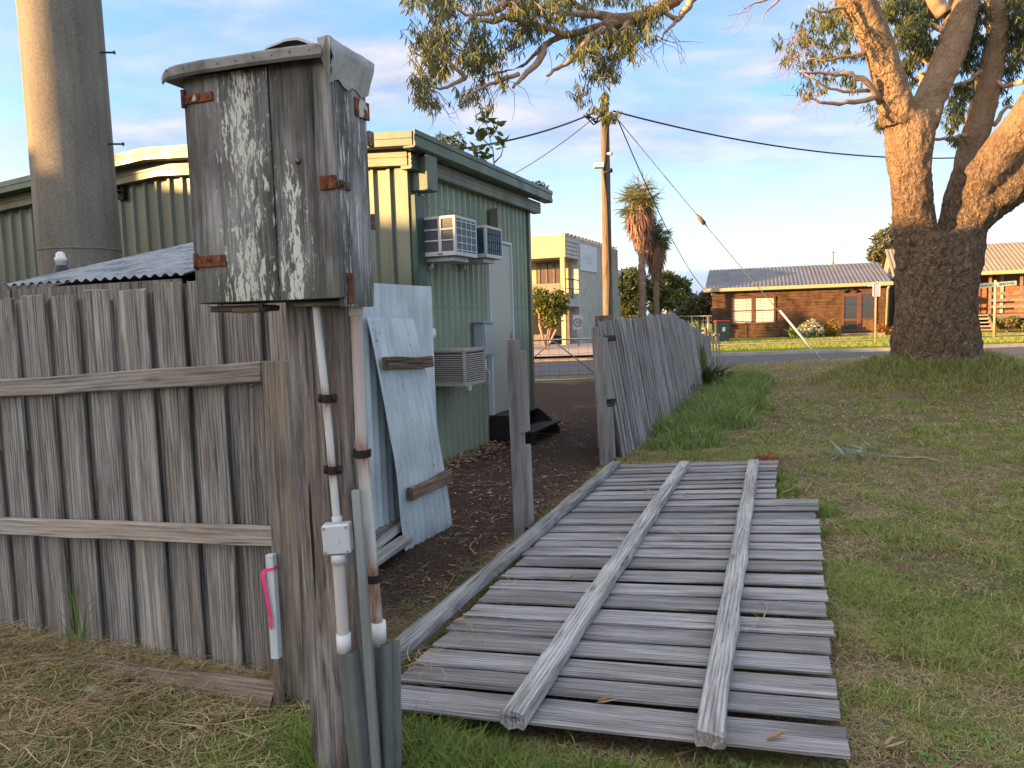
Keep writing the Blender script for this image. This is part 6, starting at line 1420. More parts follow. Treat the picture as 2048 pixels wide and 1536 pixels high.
bush('flowering_bush', 'bush covered in white flowers against the brown house wall', 'bush', bs(1620, 680, 38.6), [blob(1612, 662, 38.6, 14, 14), blob(1632, 660, 38.6, 13, 14), blob(1622, 650, 38.6, 10, 9), blob(1600, 668, 38.6, 9, 9)], 1500, .14, [(.62, .58, .48), (.50, .48, .38), (.15, .18, .06), (.62, .58, .48)], flat=1.3)
bush('orange_bush', 'yellow and orange leaved bush left of the house door', 'bush', bs(1660, 675, 38.8), [blob(1660, 655, 38.8, 13, 13), blob(1670, 663, 38.8, 11, 10), blob(1652, 666, 38.8, 10, 8)], 900, .13, [(.30, .22, .03), (.36, .15, .03), (.16, .15, .03)])
bush('orange_bush', 'orange red bush at the foot of the cream downpipe', 'bush', bs(1772, 670, 38.6), [blob(1762, 660, 38.6, 10, 10), blob(1778, 663, 38.6, 11, 9), blob(1790, 666, 38.6, 8, 7)], 800, .13, [(.42, .13, .03), (.30, .18, .04), (.14, .14, .03)])
bush('deck_shrub', 'spiky shrub in front of the deck railing beside the street sign', 'shrub', bs(2012, 660, 38.2), [blob(2006, 648, 38.2, 12, 10), blob(2022, 645, 38.2, 12, 11), blob(2045, 650, 38.2, 14, 8)], 800, .16, [(.16, .14, .05), (.20, .20, .05)])
for k, (x, w_) in enumerate(((-700, 260), (-300, 220), (60, 180), (420, 150), (760, 160), (1180, 120), (1500, 160), (1900, 220), (2300, 260))):
    bush('distant_tree', ['dark tree line far off to the left', 'distant trees hidden beyond the cabin', 'distant dark tree behind the shed side', 'distant tree mass behind the cabin roof', 'distant tree mass behind the cabin end', 'distant green trees behind the two storey building', 'distant green trees behind the brown house', 'distant green trees behind the deck house', 'distant green trees right of the deck house'][k], 'trees', bs(x, 640, 95), [blob(x + q * w_ * .35, 632 - random.uniform(0, 6), 95, w_ * .28, 14 + 6 * random.random(), 40) for q in (-1, 0, 1)], 1300, .75, [(.06, .075, .035), (.08, .09, .04)], .5, 'distant trees')
bush('unseen_shade_tree', 'unseen conical tree added far west to shade the brown house', 'tree', Vector((-20, 28.6, 0)), [((-20, 28.4, 3.0), (1.7, 1.7, 3.0)), ((-20, 28.3, 5.0), (1.2, 1.3, 1.9)), ((-20.4, 27.6, 1.8), (1.2, 1.2, 1.6))], 6000, .3, GRN)  # out of view, added so its shadow falls on the brown house wall
# cabin roof weeds
bush('roof_bush', 'small leafy bush showing over the green cabin roof edge', 'bush', wpt(1.3, 3.5, -.9), [(tuple(px(900, 296, 8.6)), (.15, .15, .12)), (tuple(px(882, 284, 8.6)), (.11, .1, .08)), (tuple(px(915, 288, 8.7)), (.09, .1, .12))], 900, .035, GRN)
bush('roof_bush', 'low weed growing from the far end of the cabin gutter', 'weed', wpt(3.5, 3.5, .2), [(tuple(px(1076, 371, 11.6)), (.10, .08, .06)), (tuple(px(1090, 377, 11.6)), (.05, .05, .05))], 260, .04, GRN)
pb = px(989, 345, 9.3); t = thing('gutter_fig', 'fig seedling with big oval leaves growing out of the cabin gutter', 'plant', pb); mb = MB(); PP = []; 
for (pts) in ([(989, 340), (986, 300), (978, 270), (972, 240)], [(985, 298), (968, 280), (950, 268)], [(979, 275), (992, 262), (994, 250)], [(986, 310), (970, 306), (956, 300)], [(989, 325), (1002, 312), (1006, 296), (1004, 286)], [(980, 330), (968, 318), (958, 314)]):
    Q = [px(x, y, 9.5 + random.uniform(-.06, .06)) for x, y in pts]; mb.tube(Q, [.010 - .002 * k for k in range(len(Q))], 6); PP += [(Q[-1], 9), (Q[-2], 6)]
mb.build('stems', plain('pale_stem', (.30, .20, .16), .7), t)
P_, D_ = [], []
for (c_, m) in PP:
    for _ in range(m): d = Vector((random.gauss(0, 1), random.gauss(0, 1), random.uniform(-.2, 1.1))).normalized(); P_.append(tuple(c_ + d * .01)); D_.append(tuple(d))
m = len(P_); mk('leaves', [leaves(np.array(P_), np.array(D_), RNG.normal(size=(m, 3)), RNG.uniform(.09, .15, m), RNG.uniform(.045, .065, m), tones(m, [(.07, .12, .03), (.13, .17, .04), (.20, .20, .06)], .2), .05)], LEAF, t, pb)

# palms
def palm(x, ytop, D, trh, skirt, label, sc_):
    b_ = bs(x + 4, 640, D); tp = px(x, ytop, D); t = thing('fan_palm', label, 'palm tree', b_, 'fan palms'); H = tp.z - b_.z
    mb = MB(); m = 46; V_ = []
    mb.tube([b_.lerp(tp, k / m) for k in range(m + 1)], [(.27 if k % 2 else .215) * (1.15 - .25 * k / m) * trh for k in range(m + 1)], 10, jit=.16); mb.build('trunk', plain('palm_trunk', (.26, .17, .12), .9, var=.4, vs=5), t)
    # skirt of dead fronds hanging round the trunk
    n = 1500; q = RNG.uniform(0, 1, n); an = RNG.uniform(0, 6.283, n); zt_ = tp.z - .1 - skirt * q * .75; rr = (.35 + .45 * np.sin(np.pi * np.clip(q * 1.1, 0, 1))) * RNG.uniform(.5, 1.1, n) * sc_
    ax_ = np.array(b_)[None, :] + (np.array(tp) - np.array(b_))[None, :] * ((zt_ - b_.z) / H)[:, None]
    P = ax_ + np.stack([np.cos(an) * rr, np.sin(an) * rr, np.zeros(n)], 1); Dd = np.stack([np.cos(an) * .12, np.sin(an) * .12, -np.ones(n)], 1) + RNG.normal(size=(n, 3)) * .12
    mk('dead_skirt', [leaves(P, Dd, np.stack([np.cos(an), np.sin(an), np.zeros(n)], 1), RNG.uniform(.5, 1.1, n), RNG.uniform(.05, .10, n), tones(n, [(.30, .17, .11), (.22, .12, .075), (.36, .22, .15)], .25), .1)], LEAF, t, b_)
    PP, DD, LL = [], [], []; mb = MB()
    for k in range(52):
        a_ = random.uniform(0, 6.283); e = random.uniform(-.9, 1.2); d = Vector((math.cos(a_) * math.cos(e) , math.sin(a_) * math.cos(e), math.sin(e))); L = random.uniform(.6, 1.0) * sc_
        s_ = tp - EZ * random.uniform(0, .9) * sc_; c_ = s_ + d * L - EZ * .15; mb.tube([s_, s_ + d * L * .6, c_], [.03, .025, .015], 4, False)
        side = d.cross(EZ).normalized() if abs(d.z) < .99 else Vector((1, 0, 0)); upv = side.cross(d).normalized()
        for q in range(22):
            f = math.pi * (q / 21 - .5) * 1.5; dd_ = d * math.cos(f) + side * math.sin(f) + upv * random.gauss(0, .15) - EZ * .95 * random.random(); PP.append(tuple(c_)); DD.append(tuple(dd_)); LL.append(random.uniform(.7, 1.1) * sc_)
    mb.build('petioles', TWIG, t); m = len(PP)
    mk('fronds', [leaves(np.array(PP), np.array(DD), RNG.normal(size=(m, 3)), np.array(LL), RNG.uniform(.03, .055, m), tones(m, [(.13, .15, .04), (.09, .12, .04), (.22, .19, .07)], .25), .15)], LEAF, t, b_)
palm(1281, 385, 46, .85, 3.6, 'taller fan palm with a shaggy skirt of brown dead fronds', 1.05)
palm(1310, 462, 47, .7, 2.8, 'shorter fan palm just right of the tall one', .72)
# ================================================================== GRASS, STRAW, LITTER
PQ = [(EXC[0].x, EXC[0].y), (EXC[1].x, EXC[1].y), (EXC[2].x, EXC[2].y), (EXC[3].x, EXC[3].y), (EXC[4].x, EXC[4].y)]
# notch of the panel: right edge steps in near the far end
PQ = [(L0.x, L0.y), (R0_.x, R0_.y), (R1_.x, R1_.y), (R2_.x + (R1_ - Rx).x, R2_.y + (R1_ - Rx).y), (R2_.x, R2_.y), (L1.x, L1.y)]
def inside(P, poly):
    c = np.zeros(len(P), bool); x, y = P[:, 0], P[:, 1]; n = len(poly)
    for i_ in range(n):
        (x0, y0), (x1, y1) = poly[i_], poly[(i_ + 1) % n]; cond = ((y0 > y) != (y1 > y)) & (x < (x1 - x0) * (y - y0) / (y1 - y0 + 1e-12) + x0); c ^= cond
    return c
# cheap value noise on a lattice
_lat = RNG.uniform(0, 1, (64, 64))
def vn(x, y, s, o=0):
    X = x * s + o + 500.0; Y = y * s + o * 1.7 + 500.0; i0 = np.floor(X).astype(int); j0 = np.floor(Y).astype(int); fx = X - i0; fy = Y - j0; fx = fx * fx * (3 - 2 * fx); fy = fy * fy * (3 - 2 * fy)
    g = lambda i_, j_: _lat[i_ % 64, j_ % 64]
    return (g(i0, j0) * (1 - fx) + g(i0 + 1, j0) * fx) * (1 - fy) + (g(i0, j0 + 1) * (1 - fx) + g(i0 + 1, j0 + 1) * fx) * fy
def fb(x, y, s, o=0): return (vn(x, y, s, o) + .5 * vn(x, y, s * 2.1, o + 3) + .25 * vn(x, y, s * 4.3, o + 7)) / 1.75
def scatter(n, x0, x1, y0, y1): return np.stack([RNG.uniform(x0, x1, n), RNG.uniform(y0, y1, n), np.zeros(n)], 1)
def vis(P, m=.16): return (np.abs(P[:, 0]) < P[:, 1] * (1024 / 1500 + m) + .25)
def AB(P): return P[:, 0] * E1.x + P[:, 1] * E1.y, P[:, 0] * E2.x + P[:, 1] * E2.y
def strands(P, L, w_, C, flat=.12, zmax=.05, seg=4):
    """long thin bent ribbons lying about"""
    n = len(P); an = RNG.uniform(0, 6.283, n); turn = RNG.normal(size=n) * .35; z = RNG.uniform(0, 1, n) ** 2 * zmax; V = []; rise = RNG.normal(size=n) * flat
    p = P.copy(); p[:, 2] += z; side0 = None
    for k in range(seg + 1):
        d = np.stack([np.cos(an), np.sin(an), rise * (1 - 1.6 * k / seg)], 1); s = np.stack([-np.sin(an), np.cos(an), RNG.uniform(-.3, .3, n)], 1) * (w_ * (1 - .6 * k / seg))[:, None] * .5
        V += [p - s, p + s]; p = p + d * (L / seg)[:, None]; p[:, 2] = np.maximum(p[:, 2], P[:, 2] + .003); an = an + turn
    V = np.stack(V, 1).reshape(-1, 3); k = np.arange(n)[:, None] * 2 * (seg + 1); Q = np.concatenate([k + [2 * j, 2 * j + 1, 2 * j + 3, 2 * j + 2] for j in range(seg)]); return V, np.zeros((0, 3), int), Q, np.repeat(C, 2 * (seg + 1), 0)
G1 = [(.215, .27, .055), (.26, .32, .07), (.15, .22, .045), (.32, .35, .09)]
G2 = [(.50, .45, .20), (.44, .37, .19), (.55, .49, .27), (.38, .39, .13)]
G3 = [(.26, .18, .10), (.20, .135, .075), (.32, .235, .14)]
def lawn_cols(P):
    n = len(P); f = fb(P[:, 0], P[:, 1], .9, 1); g = fb(P[:, 0], P[:, 1], 2.6, 9); r = RNG.uniform(0, 1, n)
    dry = np.clip((f - .34) * 4.2 + (g - .48) * 3.4, 0, 1)
    A_ = tones(n, G1, .25); B_ = tones(n, G2, .2); C_ = tones(n, G3, .25)
    out = np.where((r < .25 + .6 * dry)[:, None], B_, A_); out = np.where((r > 1 - .45 * dry)[:, None], C_, out); return out, dry
parts = []
def lawn(n, y0, y1, xm, h0, h1, w_, amin=None):
    P = scatter(n, -1.6 if y0 < 9 else .8, xm, y0, y1); P = P[vis(P)]
    a, b = AB(P); ok = ~inside(P, PQ); sm = soil_mask(a, b, (vn(P[:, 0], P[:, 1], 1.3, 4) - .5) * 1.2)
    ok &= (sm < .5) & (b > -2.1); ok &= ~((P[:, 0] < -.2) & (P[:, 1] > 3.0)); ok &= P[:, 1] < 20.3
    P = P[ok]; C, dry = lawn_cols(P); bare = fb(P[:, 0], P[:, 1], 2.2, 21); keep = RNG.uniform(0, 1, len(P)) > np.clip((bare - .48) * 6, 0, .88); P, C, dry = P[keep], C[keep], dry[keep]
    P[:, 2] = gz_np(P[:, 0], P[:, 1]) - .003; m = len(P)
    H = RNG.uniform(h0, h1, m) * (1.15 - .55 * dry) * (.7 + .7 * vn(P[:, 0], P[:, 1], 3.1, 5)); parts.append(blades(P, H, RNG.uniform(.7, 1.3, m) * w_, RNG.uniform(.2, 1.5, m) + .9 * dry, C))
lawn(290000, 2.0, 4.6, 4.6, .022, .060, .0036)
lawn(260000, 4.6, 9.0, 8.0, .025, .055, .0052)
lawn(130000, 9.0, 20.3, 18.0, .03, .065, .011)
P = scatter(60000, -.3, 7.0, 2.0, 9.5); P = P[vis(P) & ~inside(P, PQ)]; a, b = AB(P); P = P[(b > -1.7)]; dn = fb(P[:, 0], P[:, 1], 1.1, 1); P = P[RNG.uniform(0, 1, len(P)) < np.clip((dn - .3) * 2.5, .1, 1)]; P[:, 2] = gz_np(P[:, 0], P[:, 1]) + .008; m = len(P)
parts.append(strands(P, RNG.uniform(.03, .10, m), RNG.uniform(.0018, .0042, m) * (.7 + P[:, 1] / 9), tones(m, [(.50, .42, .26), (.40, .31, .19), (.30, .22, .13), (.46, .42, .20)], .25), .10, .02, 3))
cc_ = scatter(2600, -.3, 9.0, 2.0, 13.0); cc_ = cc_[vis(cc_) & ~inside(cc_, PQ)]; a, b = AB(cc_); cc_ = cc_[b > -1.6]; cc_ = cc_[fb(cc_[:, 0], cc_[:, 1], 1.7, 61) > .40]
P = np.repeat(cc_, 18, 0); P = P + RNG.normal(size=P.shape) * [.022, .022, 0]; P = P[~inside(P, PQ)]; P[:, 2] = gz_np(P[:, 0], P[:, 1]); m = len(P)
parts.append(blades(P, RNG.uniform(.035, .085, m), RNG.uniform(.0028, .0045, m) * (.6 + P[:, 1] / 8), RNG.uniform(.3, 1.5, m), tones(m, [(.20, .30, .05), (.26, .34, .07), (.15, .23, .04), (.34, .33, .12)], .25)))
ob = mk('lawn_grass', parts, GRASS); stuff(ob, 'short mown lawn grass, green and straw coloured, right of the fallen fence', 'grass')
# tall green grass tufts
def tall(name, label, pts, n, h, w_, cols, sd_=.12, lean=.8, loc=None):
    """pts: (x, y, radius, height factor) in world"""
    P = []; Hh_ = []
    ww = np.array([p[2] ** 2 for p in pts]); ww = ww / ww.sum()
    for p, q in zip(pts, ww):
        m = int(n * q); rr = np.sqrt(RNG.uniform(0, 1, m)) * p[2]; an = RNG.uniform(0, 6.283, m); P.append(np.stack([p[0] + rr * np.cos(an), p[1] + rr * np.sin(an), np.zeros(m)], 1)); Hh_.append(np.full(m, p[3]) * (1.1 - .5 * rr / p[2]))
    P = np.concatenate(P); Hh_ = np.concatenate(Hh_); P[:, 2] = gz_np(P[:, 0], P[:, 1]) - .01; m = len(P)
    H = RNG.uniform(.45, 1.05, m) * h * Hh_; ob = mk(name, [blades(P, H, RNG.uniform(.6, 1.3, m) * w_, RNG.uniform(.1, lean, m), tones(m, cols, .28), bend=.35)], GRASS, None, (pts[0][0], pts[0][1], 0))
    return stuff(ob, label, 'grass')
GG = [(.15, .24, .045), (.20, .30, .06), (.11, .18, .035), (.26, .33, .09)]
fl = []
for k in range(22):
    q = k / 21; s0_ = q * 7.0 + .7; o = grid(ra + s0_, rb + .35 + .22 * math.sin(k * 1.3) + .25 * min(1, s0_ / 3), 0); fl.append((o.x, o.y, .30 + .16 * min(1, s0_ / 2.5), .5 + .6 * min(1, s0_ / 3)))
tall('tall_grass', 'long bright green grass growing along the foot of the standing palings', fl, 15000, .46, .010, [(.16, .27, .06), (.21, .33, .08), (.12, .20, .05), (.28, .36, .11), (.36, .34, .17)], lean=1.0)
f1 = []
for (x, y, r_, h_) in ((640, 1500, .13, 1.1), (600, 1470, .12, .8), (560, 1440, .10, .5), (660, 1540, .15, 1.2)): g_ = pg(x, y + 30); f1.append((g_.x, g_.y, r_, h_))
tall('post_grass', 'long green grass at the left foot of the timber post', f1, 1700, .20, .0048, GG, lean=.9)
f1 = []
for (x, y, r_, h_) in ((815, 1500, .13, 1.25), (870, 1520, .12, 1.2), (930, 1530, .12, 1.0), (990, 1540, .12, .8), (840, 1560, .16, 1.3), (920, 1580, .16, 1.1), (1060, 1555, .12, .7), (1150, 1560, .12, .65), (1240, 1570, .12, .6), (1330, 1580, .12, .55), (1000, 1600, .2, .9), (1450, 1575, .14, .5)): g_ = pg(x, y); f1.append((g_.x, g_.y, r_, h_))
tall('edge_grass', 'long green grass along the near edge of the fallen fence', f1, 6500, .165, .0046, GG + [(.26, .26, .10)], lean=1.0)
f1 = []
for (x, y, r_, h_) in ((1232, 950, .16, .9), (1215, 960, .14, .8), (1262, 945, .14, .5), (1565, 985, .2, .7), (1560, 960, .18, .6), (1650, 1030, .13, .9), (1642, 1070, .10, .7), (1655, 1150, .08, .5), (1665, 1230, .08, .45), (1700, 1400, .08, .5)): g_ = pg(x, y); f1.append((g_.x, g_.y, r_, h_))
tall('tuft_grass', 'green grass tufts around the corners of the fallen fence', f1, 3600, .17, .0055, GG, lean=1.1)
f1 = [(7.9 + 1.0 * math.cos(a_), 13.9 + .95 * math.sin(a_), .5, 1) for a_ in (3.2, 3.7, 4.2, 4.7, 5.2, 5.7, 6.2)] + [(7.9 + 1.7 * math.cos(a_), 13.9 + 1.5 * math.sin(a_), .55, .6) for a_ in (3.0, 3.6, 4.2, 4.8, 5.4, 6.0, 6.4)]
tall('mound_grass', 'long mixed grass around the base of the gum tree', f1, 9000, .27, .012, [(.20, .27, .06), (.28, .30, .10), (.16, .22, .05), (.38, .31, .15)], lean=1.2)
# weeds growing up the left fence
g_ = fpt(155, 1290, -.09); P = np.tile(np.array([[g_.x, g_.y, 0.0]]), (16, 1)) + RNG.normal(size=(16, 3)) * [.02, .01, 0]; P[:, 2] = RNG.uniform(0, .22, 16)
ob = mk('fence_weed', [blades(P, RNG.uniform(.18, .38, 16), np.full(16, .006), RNG.uniform(.05, .5, 16), tones(16, GG, .2))], GRASS, None, g_); tag(ob, 'thin green weed growing up the front of the left paling fence', 'weed')
# strappy plant at the fence end
o = px(1405, 775, 14.8); o.z = gz(o.x, o.y); t = thing('strappy_plant', 'dark plant with long arching strap leaves at the far end of the paling fence', 'plant', o)
m = 260; P = np.tile(np.array([tuple(o)]), (m, 1)) + RNG.normal(size=(m, 3)) * [.16, .16, .0]
mk('arching_leaves', [blades(P, RNG.uniform(.35, .85, m), RNG.uniform(.03, .05, m), RNG.uniform(.3, 1.2, m), tones(m, [(.04, .075, .025), (.06, .10, .03), (.09, .13, .05)], .3), bend=.6)], GRASS, t, o)
m = 26; P = np.tile(np.array([tuple(o)]), (m, 1)) + RNG.normal(size=(m, 3)) * [.05, .05, .0]
mk('upright_leaves', [blades(P, RNG.uniform(.8, 1.15, m), RNG.uniform(.04, .055, m), RNG.uniform(.02, .16, m), tones(m, [(.13, .19, .05), (.17, .23, .06)], .2), bend=.1)], GRASS, t, o)
c_ = px(1425, 790, 13.6); c_.z = 0
bush('low_shrub', 'low sprawling grey green shrub with twigs beside the strappy plant', 'shrub', c_, [(tuple(c_ + Vector((random.gauss(0, .3), random.gauss(0, .3), .15))), (.3, .3, .2)) for _ in range(5)], 500, .07, [(.10, .12, .06), (.16, .15, .09)])
# agave
c_ = px(1585, 682, 38.4); c_.z = .2; m = 34; P = np.tile(np.array([tuple(c_)]), (m, 1))
ob = mk('agave', [blades(P, RNG.uniform(.35, .75, m), RNG.uniform(.10, .14, m), RNG.uniform(.2, 1.4, m), tones(m, [(.30, .36, .10), (.22, .30, .08)], .15), bend=.1)], GRASS, None, c_); tag(ob, 'spiky pale green agave on the verge left of the white flowering bush', 'plant')
# green lawn blades beyond the road: short tufts
P = scatter(26000, 5.5, 24, ROAD1 + .6, 38.5); P = P[vis(P, .02)]; P[:, 2] = .17 + (P[:, 1] > 33) * .02; P = P[(P[:, 1] < 32.4) | (P[:, 1] > 34.6)]; m = len(P)
ob = mk('verge_grass', [blades(P, RNG.uniform(.05, .10, m), np.full(m, .025), RNG.uniform(.3, 1.2, m), tones(m, [(.22, .30, .045), (.28, .34, .06), (.18, .24, .04), (.34, .32, .12)], .2))], GRASS); stuff(ob, 'sunlit bright green verge grass across the road', 'grass')

# straw and clippings lying in front of the left fence, and litter on the soil
P = scatter(60000, -3.6, -.1, 1.9, 4.0); a, b = AB(P); P = P[(a < FA - .02) & vis(P)]; a, b = AB(P); P = P[(P[:, 0] < -.62) | (P[:, 1] < 2.25)]
P[:, 2] = gz_np(P[:, 0], P[:, 1]); m = len(P); dn = fb(P[:, 0], P[:, 1], 2.5, 3); k_ = RNG.uniform(0, 1, m) < np.clip((dn - .25) * 2.6, .12, 1); P = P[k_][:17000]; m = len(P)
SC = [(.48, .37, .21), (.58, .47, .29), (.34, .24, .13), (.20, .13, .07), (.42, .38, .18), (.30, .28, .11)]
s1_ = strands(P, RNG.uniform(.06, .26, m), RNG.uniform(.0018, .0046, m), tones(m, SC, .25), .10, .05)
# heap against the plinth
m = 3600; b = RNG.uniform(-4.6, -2.15, m); a = FA - .075 + RNG.normal(size=m) * .035; P = np.stack([a * E1.x + b * E2.x, a * E1.y + b * E2.y, RNG.uniform(0, .05, m)], 1); P[:, 2] += .015
s2_ = strands(P, RNG.uniform(.05, .18, m), RNG.uniform(.0016, .0036, m), tones(m, SC, .25), .15, .05)
ob = mk('straw_litter', [s1_, s2_], STRAW); stuff(ob, 'dry mown straw and stalks lying in front of the left fence', 'straw')
P = scatter(52000, -3.6, -.3, 1.9, 3.9); a, b = AB(P); P = P[(a < FA - .05) & vis(P)]; dn = fb(P[:, 0], P[:, 1], 2.9, 31); P = P[RNG.uniform(0, 1, len(P)) < np.clip((dn - .34) * 3.4, .06, .95)]; P[:, 2] = gz_np(P[:, 0], P[:, 1]); m = len(P)
ob = mk('yard_grass', [blades(P, RNG.uniform(.025, .075, m), RNG.uniform(.003, .0055, m), RNG.uniform(.2, 1.4, m), tones(m, [(.15, .22, .04), (.22, .26, .07), (.11, .17, .035), (.32, .28, .12)], .25))], GRASS); stuff(ob, 'patchy low grass and weeds among the straw before the left fence', 'grass')
# clover leaves and broad weeds
P = scatter(1500, -2.4, -.6, 2.0, 3.0); P2_ = scatter(3800, .6, 3.4, 2.3, 4.6); P = np.concatenate([P, P2_]); P = P[~inside(P, PQ) & vis(P)]; dn = fb(P[:, 0], P[:, 1], 1.8, 51); P = P[dn > .56]; P[:, 2] = gz_np(P[:, 0], P[:, 1]) + RNG.uniform(.012, .035, len(P)); m = len(P)
ob = mk('clover', [leaves(P, RNG.normal(size=(m, 3)) * [1, 1, .15], np.tile([[0, 0, 1.0]], (m, 1)) + RNG.normal(size=(m, 3)) * .25, RNG.uniform(.015, .03, m), RNG.uniform(.012, .02, m), tones(m, [(.10, .21, .04), (.14, .26, .05)], .2), .05)], GRASS); stuff(ob, 'small round clover leaves scattered in the near lawn', 'clover')
# litter on the dark soil
P = scatter(90000, -2.6, 4.5, 4.0, 17.0); a, b = AB(P); k_ = (soil_mask(a, b, (vn(P[:, 0], P[:, 1], 1.3, 4) - .5) * 1.2) > .4) & vis(P) & ~inside(P, PQ) & (b > WB - .05); P = P[k_]; dn = fb(P[:, 0], P[:, 1], 1.6, 77); P = P[RNG.uniform(0, 1, len(P)) < np.clip((dn - .36) * 4, .08, 1)]; P[:, 2] = gz_np(P[:, 0], P[:, 1]); m = min(len(P), 16000); P = P[:m]
LC = [(.10, .065, .045), (.17, .115, .075), (.06, .04, .03), (.26, .19, .125), (.13, .075, .05)]
l1 = strands(P, RNG.uniform(.01, .2, m) ** 1.3 + .01, RNG.uniform(.0015, .007, m), tones(m, LC, .3), .06, .015, 3)
q = P[RNG.integers(0, m, 2600)] + RNG.normal(size=(2600, 3)) * [.05, .05, 0]; q[:, 2] = np.abs(q[:, 2]) + .006
l2 = leaves(q, RNG.normal(size=(2600, 3)) * [1, 1, .1], np.tile([[0, 0, 1.0]], (2600, 1)) + RNG.normal(size=(2600, 3)) * .3, RNG.uniform(.02, .07, 2600), RNG.uniform(.008, .016, 2600), tones(2600, [(.26, .20, .15), (.18, .11, .07), (.40, .34, .27), (.10, .07, .05)], .25), .1)
mm = 2600; a = RNG.uniform(WA - .3, WA + LWALL + .2, mm); b = WB + .06 + np.abs(RNG.normal(size=mm)) * .14; q = np.stack([a * E1.x + b * E2.x, a * E1.y + b * E2.y, RNG.uniform(.005, .04, mm)], 1)
l4 = leaves(q, RNG.normal(size=(mm, 3)) * [1, 1, .15], np.tile([[0, 0, 1.0]], (mm, 1)) + RNG.normal(size=(mm, 3)) * .4, RNG.uniform(.03, .09, mm), RNG.uniform(.010, .018, mm), tones(mm, [(.28, .19, .12), (.18, .12, .08), (.36, .27, .18)], .25), .15)
mm = 420; q5 = P[RNG.integers(0, m, mm)] + [0, 0, .012]; l5 = strands(q5, RNG.uniform(.12, .38, mm), RNG.uniform(.004, .010, mm), tones(mm, [(.20, .13, .09), (.30, .22, .15), (.12, .08, .055)], .25), .08, .02, 5)
ob = mk('leaf_litter', [l1, l2, l4, l5], LITTER); stuff(ob, 'brown twigs, bark and fallen leaves over the dark soil path', 'leaf litter')
# dry grass fringe on the soil by the panel
P = scatter(9000, -1.2, 1.2, 3.1, 7.6); d0 = np.array([L0.x, L0.y]); d1 = np.array([L1.x, L1.y]); u_ = (d1 - d0) / np.linalg.norm(d1 - d0); rel = P[:, :2] - d0; dist = -(rel[:, 0] * u_[1] - rel[:, 1] * u_[0]); al = rel @ u_
k_ = (dist > .01) & (dist < .55 * np.clip(1.25 - al / 3.2, .12, 1)) & (al > -.1) & (al < 5.2); P = P[k_]; P[:, 2] = 0; m = len(P)
l3 = strands(P, RNG.uniform(.06, .18, m), RNG.uniform(.002, .0035, m), tones(m, [(.20, .20, .08), (.30, .25, .13), (.14, .15, .06)], .25), .12, .04)
ob = mk('dry_fringe', [l3], STRAW); stuff(ob, 'matted olive and dry grass beside the left rail of the fallen fence', 'grass')
# straw scraps on the fallen panel
def scraps(x, y, n, L, z, label, name='straw_scrap'):
    c = pg(x, y, z); P = np.tile(np.array([tuple(c)]), (n, 1)) + RNG.normal(size=(n, 3)) * [.06, .06, 0]; P[:, 2] = z + .0
    ob = mk(name, [strands(P, RNG.uniform(.5, 1.1, n) * L, np.full(n, .0028), tones(n, [(.42, .29, .16), (.50, .38, .24), (.34, .22, .12)], .2), .22, .05, 6)], STRAW, None, c); return tag(ob, label, 'straw')
scraps(840, 1330, 34, .20, .10, 'tuft of straw at the near left corner of the fallen fence'); scraps(930, 1290, 16, .20, .10, 'thin straw strands trailing over the second near board')
scraps(1010, 1160, 26, .16, .10, 'straw clump caught against the left rail halfway along'); scraps(960, 1225, 14, .14, .10, 'small straw wisps below the left rail')
scraps(1460, 1040, 14, .15, .10, 'dry grass wisp between the middle and right rails'); scraps(1085, 1100, 10, .12, .10, 'short straw pieces near the far part of the left rail')
def twig(pts, z, r, label, name='fallen_twig', mat=None):
    P = [pg(x, y, z + random.uniform(0, .01)) for x, y in pts]; mb = MB(); mb.tube(P, [r * (1 - .6 * k / len(P)) for k in range(len(P))], 5)
    for _ in range(2):
        k = random.randrange(1, len(P) - 1); mb.tube([P[k], P[k] + Vector((random.uniform(-.1, .1), random.uniform(-.1, .1), .02))], [r * .5, r * .2], 4)
    return tag(mb.build(name, mat or TWIG, None, None, P[0]), label, 'twig')
twig([(1520, 1195), (1535, 1215), (1525, 1240), (1500, 1258), (1490, 1262)], .10, .004, 'thin curved twig lying on the boards right of the right rail')
twig([(1305, 1062), (1330, 1060), (1360, 1068), (1372, 1085)], .10, .004, 'small dark twig lying between the middle and right rails')
twig([(1770, 912), (1810, 916), (1850, 915), (1880, 923), (1905, 922)], .02, .011, 'long brown stick lying on the lawn right of the leaf cluster', 'fallen_stick')
twig([(1565, 985), (1590, 975), (1610, 985), (1625, 960)], .05, .006, 'bent dark twig standing in grass past the fallen fence corner')
twig([(1185, 700 + 265), (1195, 968), (1205, 960)], .03, .005, 'tiny twig on soil beside the left rail end')
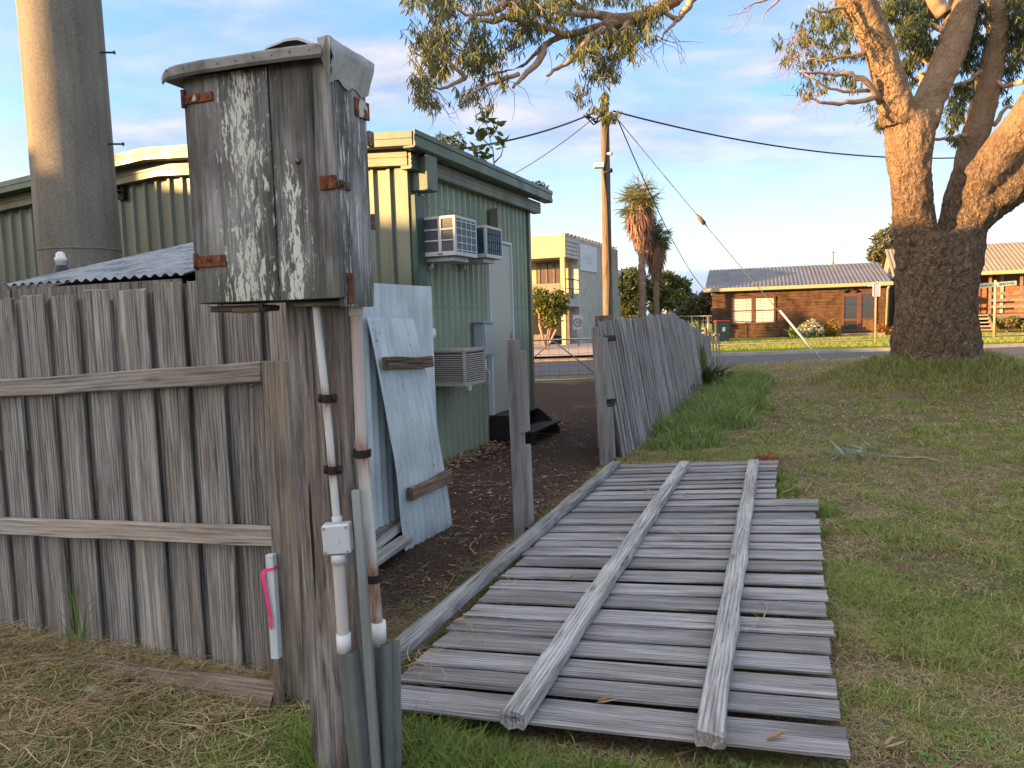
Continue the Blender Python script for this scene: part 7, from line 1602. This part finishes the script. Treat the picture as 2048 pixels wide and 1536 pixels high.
c = pg(1712, 920); m = 46; P = np.tile(np.array([tuple(c)]), (m, 1)) + RNG.normal(size=(m, 3)) * [.13, .08, 0]; P[:, 2] = RNG.uniform(.02, .10, m)
ob = mk('leaf_cluster', [leaves(P, RNG.normal(size=(m, 3)) * [1, 1, .5] + [0, 0, .2], RNG.normal(size=(m, 3)), RNG.uniform(.12, .2, m), RNG.uniform(.02, .028, m), tones(m, [(.34, .37, .27), (.46, .48, .38), (.22, .26, .18)], .15), .2)], LEAF, None, c); tag(ob, 'fallen sprig of pale grey green leaves on the lawn', 'leaves')
# gum leaves on lawn and boards
for k, (x, y, lab) in enumerate(((1285, 985, 'curled brown leaf on the boards near the far middle rail'), (1365, 992, 'brown leaf on the far boards right of the middle rail'), (1190, 1405, 'tan leaf on the nearest board right of the middle rail'), (900, 1245, 'brown leaf beside the near left rail'), (1765, 1495, 'orange brown leaf on the near lawn'), (1530, 1480, 'tan leaf strip near the foot of the right rail'), (1130, 1160, 'curled leaf beside the middle rail halfway'))):
    on = x < 1690; c = pg(x, y, .095 if on else .02); P = np.array([tuple(c)] * 2); P[1] += [.01, .01, .0]
    ob = mk('fallen_leaf', [leaves(P, np.array([[1, random.uniform(-.5, .5), .15], [.9, .3, .25]]), np.array([[.1, .2, 1], [0, -.3, 1.]]), np.array([.10, .07]), np.array([.018, .014]), tones(2, [(.25, .14, .08), (.34, .22, .13)], .2), .25)], LITTER, None, c); tag(ob, lab, 'leaf', 'fallen leaves')
# pale stone in the straw
c = pg(185, 1385); mb = MB(); V_ = []; n = 10
for j in range(5):
    for k in range(n): a_ = 6.283 * k / n; r_ = math.cos(j / 4 * 1.5) * (1 + .2 * math.sin(a_ * 3)); V_.append(c + Vector((.065 * r_ * math.cos(a_), .035 * r_ * math.sin(a_), .03 * math.sin(j / 4 * 1.5))))
mb.add(V_, [(j * n + k, j * n + (k + 1) % n, (j + 1) * n + (k + 1) % n, (j + 1) * n + k) for j in range(4) for k in range(n)] + [tuple(4 * n + k for k in range(n))], True); tag(mb.build('pale_stone', plain('pale_stone', (.34, .36, .35), .8), None, None, c), 'flat pale grey stone half buried in straw before the left fence', 'stone')
